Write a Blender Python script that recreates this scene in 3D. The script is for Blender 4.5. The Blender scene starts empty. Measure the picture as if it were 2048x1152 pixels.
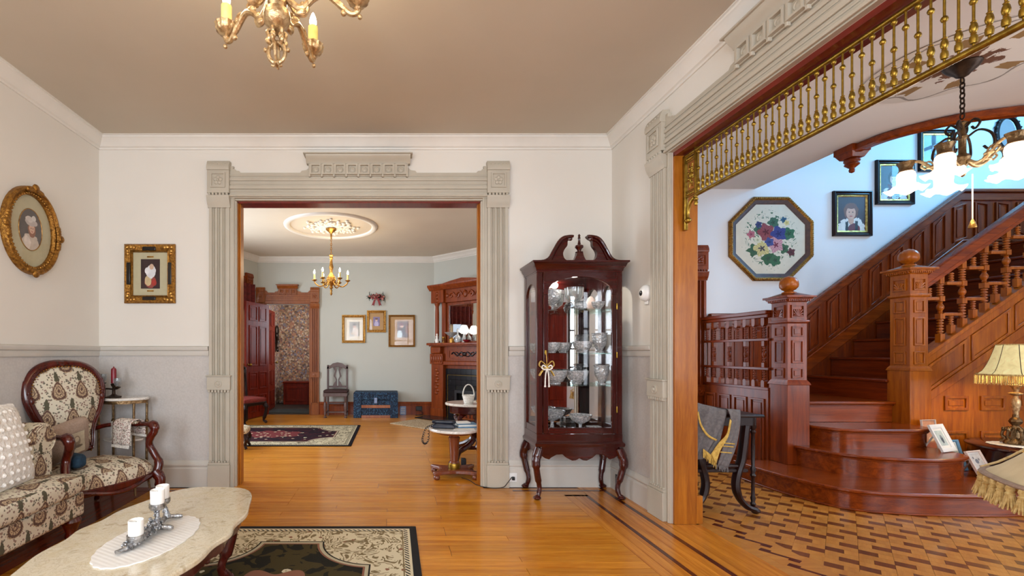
import bpy, bmesh, math, random
import numpy as np
from mathutils import Vector, Matrix, Euler
random.seed(7)
SC = bpy.context.scene
COL = SC.collection
PI = math.pi
# ------------------------------------------------------------------ camera
CX, CY, F, H = 787.0, 705.0, 900.0, 1.22      # principal point, focal (px of the 2048 frame), eye height
cam = bpy.data.cameras.new('camera'); camo = bpy.data.objects.new('camera', cam); COL.objects.link(camo)
camo.location = (0, 0, H); camo.rotation_euler = (PI/2, 0, 0)
cam.sensor_width = 36; cam.lens = F/2048*36
cam.shift_x = (1024-CX)/2048; cam.shift_y = (CY-576)/2048
cam.clip_start = 0.05
SC.camera = camo
def srgb(r, g, b):
    f = lambda c: (c/12.92 if c <= .04045 else ((c+.055)/1.055)**2.4)
    return (f(r/255), f(g/255), f(b/255), 1)
# ------------------------------------------------------------------ world, daylight through the windows, exposure
w = bpy.data.worlds.new('sky'); SC.world = w; w.use_nodes = True
w.node_tree.nodes['Background'].inputs[0].default_value = srgb(214, 228, 245)
w.node_tree.nodes['Background'].inputs[1].default_value = 1.0
SC.view_settings.view_transform = 'Standard'; SC.view_settings.look = 'None'
SC.view_settings.gamma = 1; SC.view_settings.use_curve_mapping = False
SC.view_settings.exposure = 0.0
SC.cycles.use_denoising = True
SC.cycles.adaptive_threshold = .04
SC.cycles.max_bounces = 7; SC.cycles.diffuse_bounces = 4; SC.cycles.glossy_bounces = 3
SC.cycles.transmission_bounces = 2; SC.cycles.transparent_max_bounces = 10
SC.cycles.sample_clamp_indirect = 6; SC.cycles.caustics_reflective = False; SC.cycles.caustics_refractive = False
def area(name, loc, direction, sx, sy, power, col=(255, 255, 255)):
    l = bpy.data.lights.new(name, 'AREA'); l.shape = 'RECTANGLE'; l.size = sx; l.size_y = sy
    l.energy = power; l.color = srgb(*col)[:3]
    o = bpy.data.objects.new(name, l); COL.objects.link(o); o.location = loc
    o.rotation_euler = Vector(direction).to_track_quat('-Z', 'Y').to_euler()
    return o
DAY = (233, 243, 255)
WIN = []     # (wall, center, width, height) used again where the windows are built
area('daylight_back_window', (-1.55, -2.50, 1.75), (0, 1, 0), 1.3, 2.0, 150, DAY)
area('daylight_back_window', (0.65, -2.50, 1.75), (0, 1, 0), 1.3, 2.0, 150, DAY)
area('daylight_left_window', (-2.80, -0.9, 1.75), (1, 0, 0), 1.3, 2.0, 110, DAY)
area('daylight_far_room_window', (-3.50, 6.6, 1.7), (1, -0.0, 0), 1.5, 2.1, 150, DAY)
area('daylight_far_room_window', (-3.50, 4.95, 1.7), (1, 0, 0), 0.9, 2.1, 70, DAY)
area('daylight_hall_window', (3.88, -1.70, 1.5), (0, 1, 0), 0.24, 2.0, 22, DAY)
area('daylight_hall_window', (4.85, -1.70, 1.5), (0, 1, 0), 0.9, 2.0, 80, DAY)
area('daylight_hall_window', (6.6, -1.70, 1.6), (0, 1, 0), 1.2, 2.0, 90, DAY)
area('daylight_stairwell_window', (8.08, 4.0, 4.3), (-1, 0, 0), 1.4, 1.5, 205, (112, 194, 248))
area('daylight_hall_side_window', (8.10, -0.45, 1.5), (-1, 0, 0), 0.9, 2.2, 75, DAY)
area('daylight_hall_side_window', (8.10, 0.75, 1.5), (-1, 0, 0), 0.8, 2.2, 65, DAY)
area('daylight_garden_door', (3.055, 5.47, 1.3), (0, -1, 0), 0.6, 1.5, 12, (225, 238, 255))
area('daylight_vestibule_window', (-1.27, 9.95, 1.75), (-1, 0, 0), 0.9, 1.3, 38, DAY)

# ------------------------------------------------------------------ material helpers
MATS = {}
class NT:
    def __init__(s, name):
        m = bpy.data.materials.new(name); m.use_nodes = True; s.m = m; s.t = m.node_tree; s.n = s.t.nodes; s.l = s.t.links
        s.b = s.n['Principled BSDF']; s.out = s.n['Material Output']; MATS[name] = m
    def new(s, ty, **kw):
        n = s.n.new(ty)
        for k, v in kw.items(): setattr(n, k, v)
        return n
    def link(s, a, b): s.l.new(a, b)
    def put(s, sock, v):
        if isinstance(v, bpy.types.NodeSocket): s.link(v, sock)
        else: sock.default_value = v
    def math(s, op, a, b=0.0, c=0.0, clamp=False):
        n = s.new('ShaderNodeMath', operation=op); n.use_clamp = clamp
        s.put(n.inputs[0], a); s.put(n.inputs[1], b); s.put(n.inputs[2], c); return n.outputs[0]
    def mix(s, f, a, b):
        n = s.new('ShaderNodeMix', data_type='RGBA'); s.put(n.inputs[0], f); s.put(n.inputs[6], a); s.put(n.inputs[7], b); return n.outputs[2]
    def coord(s, which='Object', scale=(1, 1, 1), loc=(0, 0, 0), rot=(0, 0, 0)):
        if which == 'UV':
            c = s.new('ShaderNodeUVMap').outputs[0]
        elif which == 'World':
            c = s.new('ShaderNodeNewGeometry').outputs['Position']
        else:
            c = s.new('ShaderNodeTexCoord').outputs[which]
        mp = s.new('ShaderNodeMapping'); mp.inputs['Scale'].default_value = scale; mp.inputs['Location'].default_value = loc
        mp.inputs['Rotation'].default_value = rot
        s.link(c, mp.inputs[0]); return mp.outputs[0]
    def noise(s, vec, scale=5, detail=3, rough=.5, dist=0):
        n = s.new('ShaderNodeTexNoise'); s.link(vec, n.inputs['Vector']); n.inputs['Scale'].default_value = scale
        n.inputs['Detail'].default_value = detail; n.inputs['Roughness'].default_value = rough; n.inputs['Distortion'].default_value = dist
        return n.outputs[0]
    def vor(s, vec, scale=5, feature='F1', rnd=1.0, out=0):
        n = s.new('ShaderNodeTexVoronoi'); n.feature = feature; s.link(vec, n.inputs['Vector']); n.inputs['Scale'].default_value = scale
        n.inputs['Randomness'].default_value = rnd; return n.outputs[out]
    def ramp(s, f, stops, interp='LINEAR'):
        n = s.new('ShaderNodeValToRGB'); n.color_ramp.interpolation = interp; s.link(f, n.inputs[0])
        el = n.color_ramp.elements
        while len(el) < len(stops): el.new(.5)
        for e, (p, c) in zip(el, stops): e.position = p; e.color = c
        return n.outputs[0]
    def sep(s, vec):
        n = s.new('ShaderNodeSeparateXYZ'); s.link(vec, n.inputs[0]); return n.outputs
    def bump(s, h, strength=.2, dist=.01):
        n = s.new('ShaderNodeBump'); n.inputs['Strength'].default_value = strength; n.inputs['Distance'].default_value = dist
        s.link(h, n.inputs['Height']); s.link(n.outputs[0], s.b.inputs['Normal'])
    def fin(s, color=None, rough=.5, metal=0, spec=None, coat=None, trans=None, emis=None, es=0, sss=None):
        if color is not None: s.put(s.b.inputs['Base Color'], color)
        s.put(s.b.inputs['Roughness'], rough); s.b.inputs['Metallic'].default_value = metal
        if spec is not None: s.b.inputs['Specular IOR Level'].default_value = spec
        if coat: s.b.inputs['Coat Weight'].default_value = coat; s.b.inputs['Coat Roughness'].default_value = .08
        if trans: s.b.inputs['Transmission Weight'].default_value = trans
        if emis is not None: s.put(s.b.inputs['Emission Color'], emis); s.b.inputs['Emission Strength'].default_value = es
        return s.m

def pm(name, c1, c2=None, scale=12, rough=.5, metal=0, bump=0, bscale=None, stretch=(1, 1, 1), coat=None, coord='Object', spec=None, emis=None, es=0):
    t = NT(name); v = t.coord(coord, stretch); n = t.noise(v, scale, 4)
    c2 = c2 or tuple(int(x*.9) for x in c1)
    f = t.ramp(n, [(.32, (0, 0, 0, 1)), (.68, (1, 1, 1, 1))])
    if bump: t.bump(t.noise(v, bscale or scale*3, 3), bump, .01)
    return t.fin(t.mix(f, srgb(*c1), srgb(*c2)), rough, metal, coat=coat, spec=spec, emis=srgb(*emis) if emis else None, es=es)

def wood(name, c1, c2, axis='x', scale=3.0, rough=.3, coat=.3, vary=.25, coord='Object', spec=.5):
    t = NT(name)
    st = {'x': (.6, 9, 9), 'y': (9, .6, 9), 'z': (9, 9, .6)}[axis]
    oi = t.new('ShaderNodeObjectInfo')
    v = t.coord(coord, st)
    ad = t.new('ShaderNodeVectorMath', operation='ADD'); t.link(v, ad.inputs[0])
    cv = t.new('ShaderNodeCombineXYZ'); r20 = t.math('MULTIPLY', oi.outputs['Random'], 37.0)
    for i in range(3): t.link(r20, cv.inputs[i])
    t.link(cv.outputs[0], ad.inputs[1])
    n = t.noise(ad.outputs[0], scale, 5, .6, .6); n2 = t.noise(ad.outputs[0], scale*9, 2, .5)
    f = t.math('ADD', t.math('MULTIPLY', n, .75), t.math('MULTIPLY', n2, .25))
    f = t.ramp(f, [(.35, (0, 0, 0, 1)), (.65, (1, 1, 1, 1))])
    c = t.mix(f, srgb(*c1), srgb(*c2))
    if vary:
        hs = t.new('ShaderNodeHueSaturation'); t.link(c, hs.inputs['Color'])
        t.link(t.math('ADD', 1-vary/2, t.math('MULTIPLY', oi.outputs['Random'], vary)), hs.inputs['Value']); c = hs.outputs[0]
    t.bump(n2, .04, .002)
    return t.fin(c, rough, coat=coat, spec=spec)

# ------------------------------------------------------------------ mesh helpers
class MB:
    def __init__(s): s.v = []; s.f = []; s.M = None
    def add(s, vs, fs, M=None):
        o = len(s.v); M2 = M if s.M is None else (s.M if M is None else s.M @ M)
        s.v += [tuple(M2 @ Vector(p)) for p in vs] if M2 is not None else [tuple(p) for p in vs]
        s.f += [tuple(i+o for i in f) for f in fs]; return s
    def box(s, x0, x1, y0, y1, z0, z1, M=None):
        v = [(x, y, z) for z in (z0, z1) for y in (y0, y1) for x in (x0, x1)]
        return s.add(v, [(0, 2, 3, 1), (4, 5, 7, 6), (0, 1, 5, 4), (1, 3, 7, 5), (3, 2, 6, 7), (2, 0, 4, 6)], M)
    def cb(s, c, d, M=None):
        return s.box(c[0]-d[0]/2, c[0]+d[0]/2, c[1]-d[1]/2, c[1]+d[1]/2, c[2]-d[2]/2, c[2]+d[2]/2, M)
    def frust(s, c, z0, z1, w0, w1, d0=None, d1=None):
        d0 = d0 if d0 is not None else w0; d1 = d1 if d1 is not None else w1
        v = [(c[0]+sx*w/2, c[1]+sy*d/2, z) for (z, w, d) in ((z0, w0, d0), (z1, w1, d1)) for sy in (-1, 1) for sx in (-1, 1)]
        return s.add(v, [(0, 2, 3, 1), (4, 5, 7, 6), (0, 1, 5, 4), (1, 3, 7, 5), (3, 2, 6, 7), (2, 0, 4, 6)])
    def lathe(s, prof, c=(0, 0, 0), n=16, M=None, sx=1, sy=1, lobes=0, la=0, cap=True):
        vs = []; fs = []; k = len(prof)
        for (r, z) in prof:
            for i in range(n):
                a = 2*PI*i/n; rr = r*(1+la*math.cos(lobes*a)) if lobes else r
                vs.append((c[0]+rr*math.cos(a)*sx, c[1]+rr*math.sin(a)*sy, c[2]+z))
        for j in range(k-1):
            for i in range(n):
                fs.append((j*n+i, j*n+(i+1) % n, (j+1)*n+(i+1) % n, (j+1)*n+i))
        if cap:
            if prof[0][0] > 1e-5: fs.append(tuple(range(n-1, -1, -1)))
            if prof[-1][0] > 1e-5: fs.append(tuple((k-1)*n+i for i in range(n)))
        return s.add(vs, fs, M)
    def ball(s, c, r, n=12, m=8, M=None):
        if not isinstance(r, (tuple, list)): r = (r, r, r)
        vs = [(c[0], c[1], c[2]-r[2])]; fs = []
        for j in range(1, m):
            t = -PI/2+PI*j/m
            for i in range(n):
                a = 2*PI*i/n; vs.append((c[0]+r[0]*math.cos(t)*math.cos(a), c[1]+r[1]*math.cos(t)*math.sin(a), c[2]+r[2]*math.sin(t)))
        vs.append((c[0], c[1], c[2]+r[2])); e = len(vs)-1
        for i in range(n):
            fs.append((0, 1+(i+1) % n, 1+i)); fs.append((e, e-n+i, e-n+(i+1) % n))
        for j in range(m-2):
            for i in range(n):
                fs.append((1+j*n+i, 1+j*n+(i+1) % n, 1+(j+1)*n+(i+1) % n, 1+(j+1)*n+i))
        return s.add(vs, fs, M)
    def tube(s, pts, r, n=8, closed=False, M=None, flat=1.0):
        P = [Vector(p) for p in pts]; k = len(P)
        R = r if isinstance(r, (list, tuple)) else [r]*k
        vs = []; fs = []; up = None
        for i in range(k):
            if closed: d = (P[(i+1) % k]-P[i-1])
            else: d = P[min(i+1, k-1)]-P[max(i-1, 0)]
            d = d.normalized() if d.length > 1e-9 else Vector((0, 0, 1))
            if up is None:
                up = Vector((0, 0, 1)) if abs(d.z) < .9 else Vector((1, 0, 0))
            u = (up-d*up.dot(d))
            if u.length < 1e-6: u = d.orthogonal()
            u.normalize(); up = u; q = d.cross(u)
            for j in range(n):
                a = 2*PI*j/n; vs.append(P[i]+(u*math.cos(a)*flat+q*math.sin(a))*R[i])
        m = k if closed else k-1
        for i in range(m):
            for j in range(n):
                a, b = i*n, ((i+1) % k)*n
                fs.append((a+j, a+(j+1) % n, b+(j+1) % n, b+j))
        if not closed: fs += [tuple(range(n-1, -1, -1)), tuple((k-1)*n+j for j in range(n))]
        return s.add(vs, fs, M)
    def prism(s, out, d0, d1, plane='xz', M=None, hole=None):
        n = len(out)
        def P(a, b, d): return {'xz': (a, d, b), 'yz': (d, a, b), 'xy': (a, b, d)}[plane]
        if hole is None:
            vs = [P(a, b, d0) for a, b in out]+[P(a, b, d1) for a, b in out]
            fs = [tuple(range(n)), tuple(range(2*n-1, n-1, -1))]+[(i, i+n, (i+1) % n+n, (i+1) % n) for i in range(n)]
        else:   # hole: same number of points
            vs = [P(a, b, d) for d in (d0, d1) for ring in (out, hole) for a, b in ring]; fs = []
            for i in range(n):
                j = (i+1) % n
                fs += [(i, j, n+j, n+i), (2*n+i, 3*n+i, 3*n+j, 2*n+j), (i, 2*n+i, 2*n+j, j), (n+i, n+j, 3*n+j, 3*n+i)]
        return s.add(vs, fs, M)
    def mould(s, path, prof, closed=False, M=None):
        """profile (out, z) swept along a flat path; out is to the LEFT of the path"""
        k = len(path); P = [Vector((p[0], p[1])) for p in path]; vs = []; fs = []; n = len(prof)
        for i in range(k):
            def nrm(a, b):
                d = (P[b]-P[a]).normalized(); return Vector((-d.y, d.x))
            if closed: n1 = nrm(i-1, i); n2 = nrm(i, (i+1) % k)
            else:
                n1 = nrm(max(i-1, 0), max(i-1, 0)+1); n2 = nrm(min(i, k-2), min(i, k-2)+1)
            m = (n1+n2); m = m/max(m.dot(n1), .2)
            for (o, z) in prof: vs.append((P[i].x+m.x*o, P[i].y+m.y*o, z))
        for i in range(k if closed else k-1):
            for j in range(n):
                a, b = i*n, ((i+1) % k)*n
                fs.append((a+j, a+(j+1) % n, b+(j+1) % n, b+j))
        if not closed: fs += [tuple(range(n)), tuple((k-1)*n+j for j in range(n-1, -1, -1))]
        return s.add(vs, fs, M)
    def build(s, name, mat, parent=None, smooth=40, bevel=0, loc=None, rot=None, kind=None, seg=2, subs=0):
        me = bpy.data.meshes.new(name); me.from_pydata(s.v, [], s.f)
        bm = bmesh.new(); bm.from_mesh(me); bmesh.ops.recalc_face_normals(bm, faces=bm.faces); bm.to_mesh(me); bm.free()
        finish(me, smooth)
        me.materials.append(MATS[mat] if isinstance(mat, str) else mat)
        o = bpy.data.objects.new(name, me); COL.objects.link(o)
        if parent is not None: o.parent = parent
        if loc is not None: o.location = loc
        if rot is not None: o.rotation_euler = rot
        if bevel:
            b = o.modifiers.new('bevel', 'BEVEL'); b.width = bevel; b.segments = seg; b.limit_method = 'ANGLE'; b.angle_limit = .7
        if subs:
            b = o.modifiers.new('sub', 'SUBSURF'); b.levels = subs; b.render_levels = subs
        if kind: o['kind'] = kind
        return o
def finish(me, smooth):
    n = len(me.polygons)
    uv = me.uv_layers.new(name='UVMap')
    nl = len(me.loops); li = np.empty(nl, np.int32); me.loops.foreach_get('vertex_index', li)
    co = np.empty(len(me.vertices)*3, np.float32); me.vertices.foreach_get('co', co); co = co.reshape(-1, 3)
    nr = np.empty(n*3, np.float32); me.polygons.foreach_get('normal', nr); nr = np.abs(nr.reshape(-1, 3))
    lt = np.empty(n, np.int32); me.polygons.foreach_get('loop_total', lt)
    ax = np.repeat(np.argmax(nr, axis=1), lt); p = co[li]
    u = np.where(ax == 0, p[:, 1], p[:, 0]); v = np.where(ax == 2, p[:, 1], p[:, 2])
    uv.data.foreach_set('uv', np.stack([u, v], 1).astype(np.float32).ravel())
    if smooth:
        me.polygons.foreach_set('use_smooth', [True]*n); me.set_sharp_from_angle(angle=math.radians(smooth))
    me.update()

def tag(o, label, cat, group=None, kind=None):
    o['label'] = label; o['category'] = cat
    if group: o['group'] = group
    if kind: o['kind'] = kind
    return o
def thing(name, label, cat, loc=(0, 0, 0), rz=0, group=None):
    o = bpy.data.objects.new(name, None); COL.objects.link(o); o.empty_display_size = .1
    o.location = loc; o.rotation_euler = (0, 0, rz); return tag(o, label, cat, group)
def struct(o, label=None):
    o['kind'] = 'structure'
    if label: o['label'] = label
    return o
def sempty(name, label=None, loc=(0, 0, 0), rz=0):
    o = bpy.data.objects.new(name, None); COL.objects.link(o); o.empty_display_size = .1; o.location = loc; o.rotation_euler = (0, 0, rz)
    return struct(o, label)
def cp(o, parent, loc=None, rot=None, scale=None):
    c = o.copy(); COL.objects.link(c); c.parent = parent
    if loc is not None: c.location = loc
    if rot is not None: c.rotation_euler = rot
    if scale is not None: c.scale = scale
    return c
def cptree(o, parent, loc=None, rot=None, scale=None):
    c = cp(o, parent, loc, rot, scale)
    for ch in list(o.children): cptree(ch, c)
    return c
def P(px, py, Y): return Vector(((px-CX)/F*Y, Y, H+(CY-py)/F*Y))
def arc(cx, cy, r, a0, a1, n, ry=None):
    ry = r if ry is None else ry
    return [(cx+r*math.cos(math.radians(a0+(a1-a0)*i/n)), cy+ry*math.sin(math.radians(a0+(a1-a0)*i/n))) for i in range(n+1)]
def spline(pts, n=6):
    """Catmull-Rom through the points"""
    Q = [Vector(p) for p in pts]; Q = [Q[0]*2-Q[1]]+Q+[Q[-1]*2-Q[-2]]; out = []
    for i in range(1, len(Q)-2):
        a, b, c, d = Q[i-1:i+3]
        for k in range(n):
            t = k/n; out.append(.5*((2*b)+(c-a)*t+(2*a-5*b+4*c-d)*t*t+(3*b-a-3*c+d)*t**3))
    out.append(Q[-2]); return [tuple(p) for p in out]
def lerp(a, b, t): return a+(b-a)*t
# ------------------------------------------------------------------ materials
def wall_mat(name, up, low=None, split=1.235, paper=False):
    t = NT(name); v = t.coord('World'); n = t.noise(v, 3, 3)
    c = t.mix(n, srgb(*up), srgb(*[x-5 for x in up]))
    if low:
        z = t.sep(v)[2]; n2 = t.noise(v, 26, 4, .6); n3 = t.vor(v, 60)
        lc = t.mix(t.math('MULTIPLY', t.math('ADD', n2, n3), .6), srgb(*low), srgb(*[x-16 for x in low]))
        c = t.mix(t.math('LESS_THAN', z, split), c, lc)
        t.bump(t.math('MULTIPLY', n3, t.math('LESS_THAN', z, split)), .12, .004)
    return t.fin(c, .75)
wall_mat('wall_paint', (226, 221, 212), (204, 199, 194))
wall_mat('far_wall_paint', (193, 195, 187))
wall_mat('hall_wall_paint', (228, 228, 230))
pm('ceiling_paint', (201, 191, 174), (196, 186, 169), 1.5, .8)
pm('far_ceiling_paint', (214, 203, 184), (208, 196, 178), 1.5, .8)
pm('hall_ceiling_paint', (226, 219, 212), (222, 214, 207), 1.5, .8)
pm('white_trim', (228, 224, 216), (222, 218, 210), 5, .5)
pm('taupe_trim', (186, 178, 162), (180, 172, 156), 6, .5)
pm('grey_trim', (204, 199, 190), (199, 194, 185), 6, .5)
wood('floor_plank', (221, 148, 46), (181, 106, 21), 'x', 2.2, .24, .2, .22, 'World')
wood('floor_plank_border', (216, 140, 46), (174, 100, 24), 'y', 2.2, .24, .2, .18, 'World')
wood('far_floor_plank', (223, 153, 53), (189, 116, 29), 'x', 2.2, .26, .2, .2, 'World')
wood('inlay_dark', (92, 34, 16), (66, 22, 10), 'y', 3, .25, .25, .1, 'World')
pm('subfloor', (70, 38, 14), (60, 30, 12), 8, .6)
wood('parquet_light', (206, 142, 64), (184, 118, 44), 'x', 2.5, .32, .2, .14)
wood('parquet_dark', (124, 66, 18), (98, 46, 10), 'x', 2.5, .32, .2, .25)
wood('stair_wood', (150, 65, 13), (96, 34, 5), 'x', 2.4, .24, .1, .1, spec=.35)
wood('stair_wood_y', (128, 47, 8), (80, 23, 4), 'y', 2.4, .28, .05, .1, spec=.3)
wood('stair_wood_z', (138, 57, 11), (90, 30, 5), 'z', 2.4, .28, .05, .1, spec=.3)
wood('stair_oak', (174, 96, 17), (130, 60, 9), 'z', 2.6, .3, .05, .12, spec=.3)
wood('jamb_oak', (176, 106, 26), (134, 70, 13), 'z', 2.6, .36, .05, .05, spec=.3)
wood('head_wood', (120, 34, 20), (92, 22, 14), 'y', 2.6, .3, .3, .05)
wood('far_oak', (158, 90, 38), (122, 60, 22), 'z', 2.6, .35, .2, .08)
wood('door_wood', (130, 36, 11), (88, 19, 6), 'z', 2.4, .4, .0, .05, spec=.25)
wood('mahogany', (70, 15, 11), (42, 7, 6), 'z', 2.4, .18, .3, .05)
wood('mahogany_x', (70, 15, 11), (42, 7, 6), 'x', 2.4, .18, .3, .05)
wood('walnut_dark', (40, 14, 10), (22, 7, 5), 'z', 2.4, .34, .0, .05, spec=.3)
wood('chair_frame_wood', (88, 22, 12), (52, 10, 6), 'z', 2.4, .2, .3, .05)
wood('mantel_wood', (148, 68, 20), (104, 40, 9), 'z', 2.4, .34, .05, .05, spec=.3)
wood('grey_chair_wood', (104, 82, 78), (74, 56, 54), 'z', 2.4, .4, .1, .05)
wood('table_wood', (130, 66, 36), (92, 40, 20), 'z', 2.4, .25, .3, .05)
pm('gold_leaf', (176, 126, 52), (112, 70, 22), 60, .38, .75, .5, 120)
pm('gold_bright', (206, 160, 84), (140, 92, 36), 40, .3, .85, .3, 90)
pm('gold_pale', (220, 192, 146), (150, 116, 76), 45, .36, .7, .3, 90)
pm('brass', (164, 132, 50), (116, 88, 26), 30, .32, .85, .1)
pm('antique_brass', (140, 112, 78), (92, 70, 44), 30, .35, .85, .3, 80)
pm('dark_bronze', (66, 48, 34), (40, 28, 20), 30, .4, .7)
pm('black_lacquer', (28, 22, 20), (18, 14, 13), 20, .3)
pm('silver', (196, 196, 196), (110, 110, 112), 60, .28, .9, .4, 120)
pm('white_plastic', (236, 236, 234), (230, 230, 228), 20, .35)
pm('black_plastic', (26, 26, 30), (18, 18, 22), 20, .35)
pm('navy_plastic', (24, 34, 52), (16, 22, 36), 20, .3)
pm('paper_white', (234, 230, 222), (226, 222, 214), 30, .7)
pm('wax_white', (246, 244, 240), (240, 238, 232), 20, .4)
pm('wax_cream', (240, 218, 140), (226, 200, 116), 25, .45)
pm('wax_red', (132, 18, 34), (108, 12, 26), 20, .35)
pm('dark_tile', (30, 30, 34), (20, 20, 24), 12, .2)
pm('soot', (20, 18, 17), (12, 11, 10), 12, .8)
pm('velvet_red', (132, 46, 38), (106, 32, 28), 30, .8, 0, .2)
pm('velvet_brown', (62, 34, 32), (46, 24, 24), 30, .8, 0, .2)
pm('taupe_fabric', (170, 148, 132), (152, 130, 114), 90, .9, 0, .3, 160)
pm('teal_fabric', (30, 62, 84), (18, 40, 58), 40, .85)
pm('crochet', (252, 249, 245), (234, 229, 221), 46, .9, 0, 1.0, 55)
pm('lace_white', (244, 240, 232), (216, 210, 200), 60, .9, 0, .8, 70)
pm('shade_cream', (226, 208, 168), (214, 194, 152), 14, .8)
pm('fringe_gold', (222, 198, 136), (170, 132, 66), 60, .8)
pm('fringe_cream', (224, 200, 150), (186, 156, 102), 60, .8)
pm('shawl_grey', (112, 106, 104), (92, 86, 86), 60, .9, 0, .2, 160)
pm('shawl_gold', (206, 170, 84), (172, 134, 54), 60, .8)
pm('ribbon_red', (140, 22, 30), (104, 12, 20), 20, .5)
pm('greenery', (46, 52, 30), (30, 34, 20), 40, .8)
pm('berry_pink', (206, 150, 140), (170, 90, 84), 40, .6)
pm('gold_ribbon', (214, 180, 92), (180, 142, 58), 30, .4, .3)
pm('mat_grey', (70, 74, 72), (54, 58, 56), 40, .9)
pm('stone_dark', (72, 62, 52), (52, 44, 38), 7, .5)
pm('curtain', (240, 226, 196), (228, 210, 176), 10, .9)
pm('curtain_red', (110, 32, 26), (70, 16, 14), 18, .9)
pm('steel_blue', (120, 132, 156), (92, 104, 128), 20, .4, .6)
pm('blue_cover', (96, 140, 172), (80, 122, 156), 20, .5)
pm('door_grey_plastic', (190, 188, 184), (180, 178, 174), 20, .5)
pm('beige_mat_board', (192, 184, 152), (186, 178, 146), 30, .9)
pm('cream_mat_board', (226, 214, 190), (220, 208, 184), 30, .9)
pm('tan_mat_board', (186, 150, 104), (178, 142, 98), 30, .9)
pm('off_white_linen', (228, 222, 206), (220, 214, 198), 60, .9)
pm('frame_brown', (82, 44, 26), (58, 28, 16), 30, .55)
pm('pottery_pink', (226, 206, 196), (216, 194, 182), 12, .4)

def marble(name, c1, c2, c3):
    t = NT(name); v = t.coord('Object'); n = t.noise(v, 9, 6, .65, 1.2); n2 = t.noise(v, 26, 5, .6, 1.6)
    c = t.ramp(n, [(.3, srgb(*c3)), (.45, srgb(*c1)), (.7, srgb(*c2))])
    vein = t.ramp(t.math('ABSOLUTE', t.math('SUBTRACT', n2, .5)), [(0, (1, 1, 1, 1)), (.035, (0, 0, 0, 1))])
    c = t.mix(t.math('MULTIPLY', vein, .45), c, srgb(*c3))
    return t.fin(c, .12, coat=.3)
marble('marble_cream', (224, 214, 190), (214, 199, 166), (176, 154, 114))
marble('marble_white', (226, 222, 214), (212, 206, 196), (172, 166, 158))

def glassy(name, tint=(1, 1, 1, 1), base=.05, rough=.02):
    """thin pane: mostly clear, glossy at grazing angles"""
    t = NT(name); t.n.remove(t.b)
    tr = t.new('ShaderNodeBsdfTransparent'); tr.inputs[0].default_value = tint
    gl = t.new('ShaderNodeBsdfGlossy'); gl.inputs['Roughness'].default_value = rough
    fr = t.new('ShaderNodeLayerWeight'); fr.inputs[0].default_value = .5
    nz = t.noise(t.coord('Object'), 3, 2)
    f = t.math('ADD', t.math('MULTIPLY', t.math('POWER', fr.outputs['Facing'], 4.0), .7), t.math('MULTIPLY', nz, base), clamp=True)
    ms = t.new('ShaderNodeMixShader'); t.link(f, ms.inputs[0]); t.link(tr.outputs[0], ms.inputs[1]); t.link(gl.outputs[0], ms.inputs[2])
    t.link(ms.outputs[0], t.out.inputs[0]); return t.m
glassy('pane_glass', base=.03)
glassy('picture_glass', base=.02)
def crystal(name, bumps=.8, scale=55):
    t = NT(name); t.n.remove(t.b)
    v = t.coord('Object'); vo = t.vor(v, scale, 'F1'); nz = t.noise(v, scale*1.6, 2)
    bp = t.new('ShaderNodeBump'); bp.inputs['Strength'].default_value = bumps; bp.inputs['Distance'].default_value = .006
    t.link(t.math('ADD', vo, t.math('MULTIPLY', nz, .5)), bp.inputs['Height'])
    tr = t.new('ShaderNodeBsdfTransparent'); tr.inputs[0].default_value = (.80, .83, .84, 1)
    gl = t.new('ShaderNodeBsdfGlossy'); gl.inputs['Roughness'].default_value = .06; t.link(bp.outputs[0], gl.inputs['Normal'])
    fr = t.new('ShaderNodeLayerWeight'); fr.inputs[0].default_value = .55; t.link(bp.outputs[0], fr.inputs['Normal'])
    f = t.math('ADD', t.math('MULTIPLY', fr.outputs['Facing'], .5), .22 if bumps > .3 else .05, clamp=True)
    ms = t.new('ShaderNodeMixShader'); t.link(f, ms.inputs[0]); t.link(tr.outputs[0], ms.inputs[1]); t.link(gl.outputs[0], ms.inputs[2])
    df = t.new('ShaderNodeBsdfDiffuse'); t.link(t.mix(t.math('MULTIPLY', vo, 1.6, clamp=True), (1, 1, 1, 1), (.5, .53, .55, 1)), df.inputs[0]); t.link(bp.outputs[0], df.inputs['Normal'])
    m2 = t.new('ShaderNodeMixShader'); t.put(m2.inputs[0], t.math('MULTIPLY', nz, .95) if bumps > .3 else .1); t.link(ms.outputs[0], m2.inputs[1]); t.link(df.outputs[0], m2.inputs[2])
    t.link(m2.outputs[0], t.out.inputs[0]); return t.m
crystal('cut_crystal'); crystal('clear_crystal', .15, 20)
t = NT('mirror'); t.fin(t.mix(t.noise(t.coord('Object'), 2, 1), (.86, .87, .87, 1), (.9, .9, .9, 1)), .015, 1.0)
t = NT('frosted_lit'); v = t.coord('Object'); t.fin(srgb(250, 246, 238), .4, emis=t.mix(t.noise(v, 12, 2), srgb(255, 250, 240), srgb(255, 240, 218)), es=3.4)
t = NT('bulb_lit'); v = t.coord('Object'); t.fin(srgb(255, 250, 240), .3, emis=t.mix(t.noise(v, 12, 2), srgb(255, 246, 226), srgb(255, 238, 206)), es=26)
t = NT('lampshade_lit'); v = t.coord('Object'); t.fin(t.mix(t.noise(v, 16, 3, .6, 1), srgb(224, 212, 160), srgb(176, 160, 104)), .8, emis=t.mix(t.noise(v, 16, 3, .6, 1), srgb(250, 236, 180), srgb(190, 170, 110)), es=.55)

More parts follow.
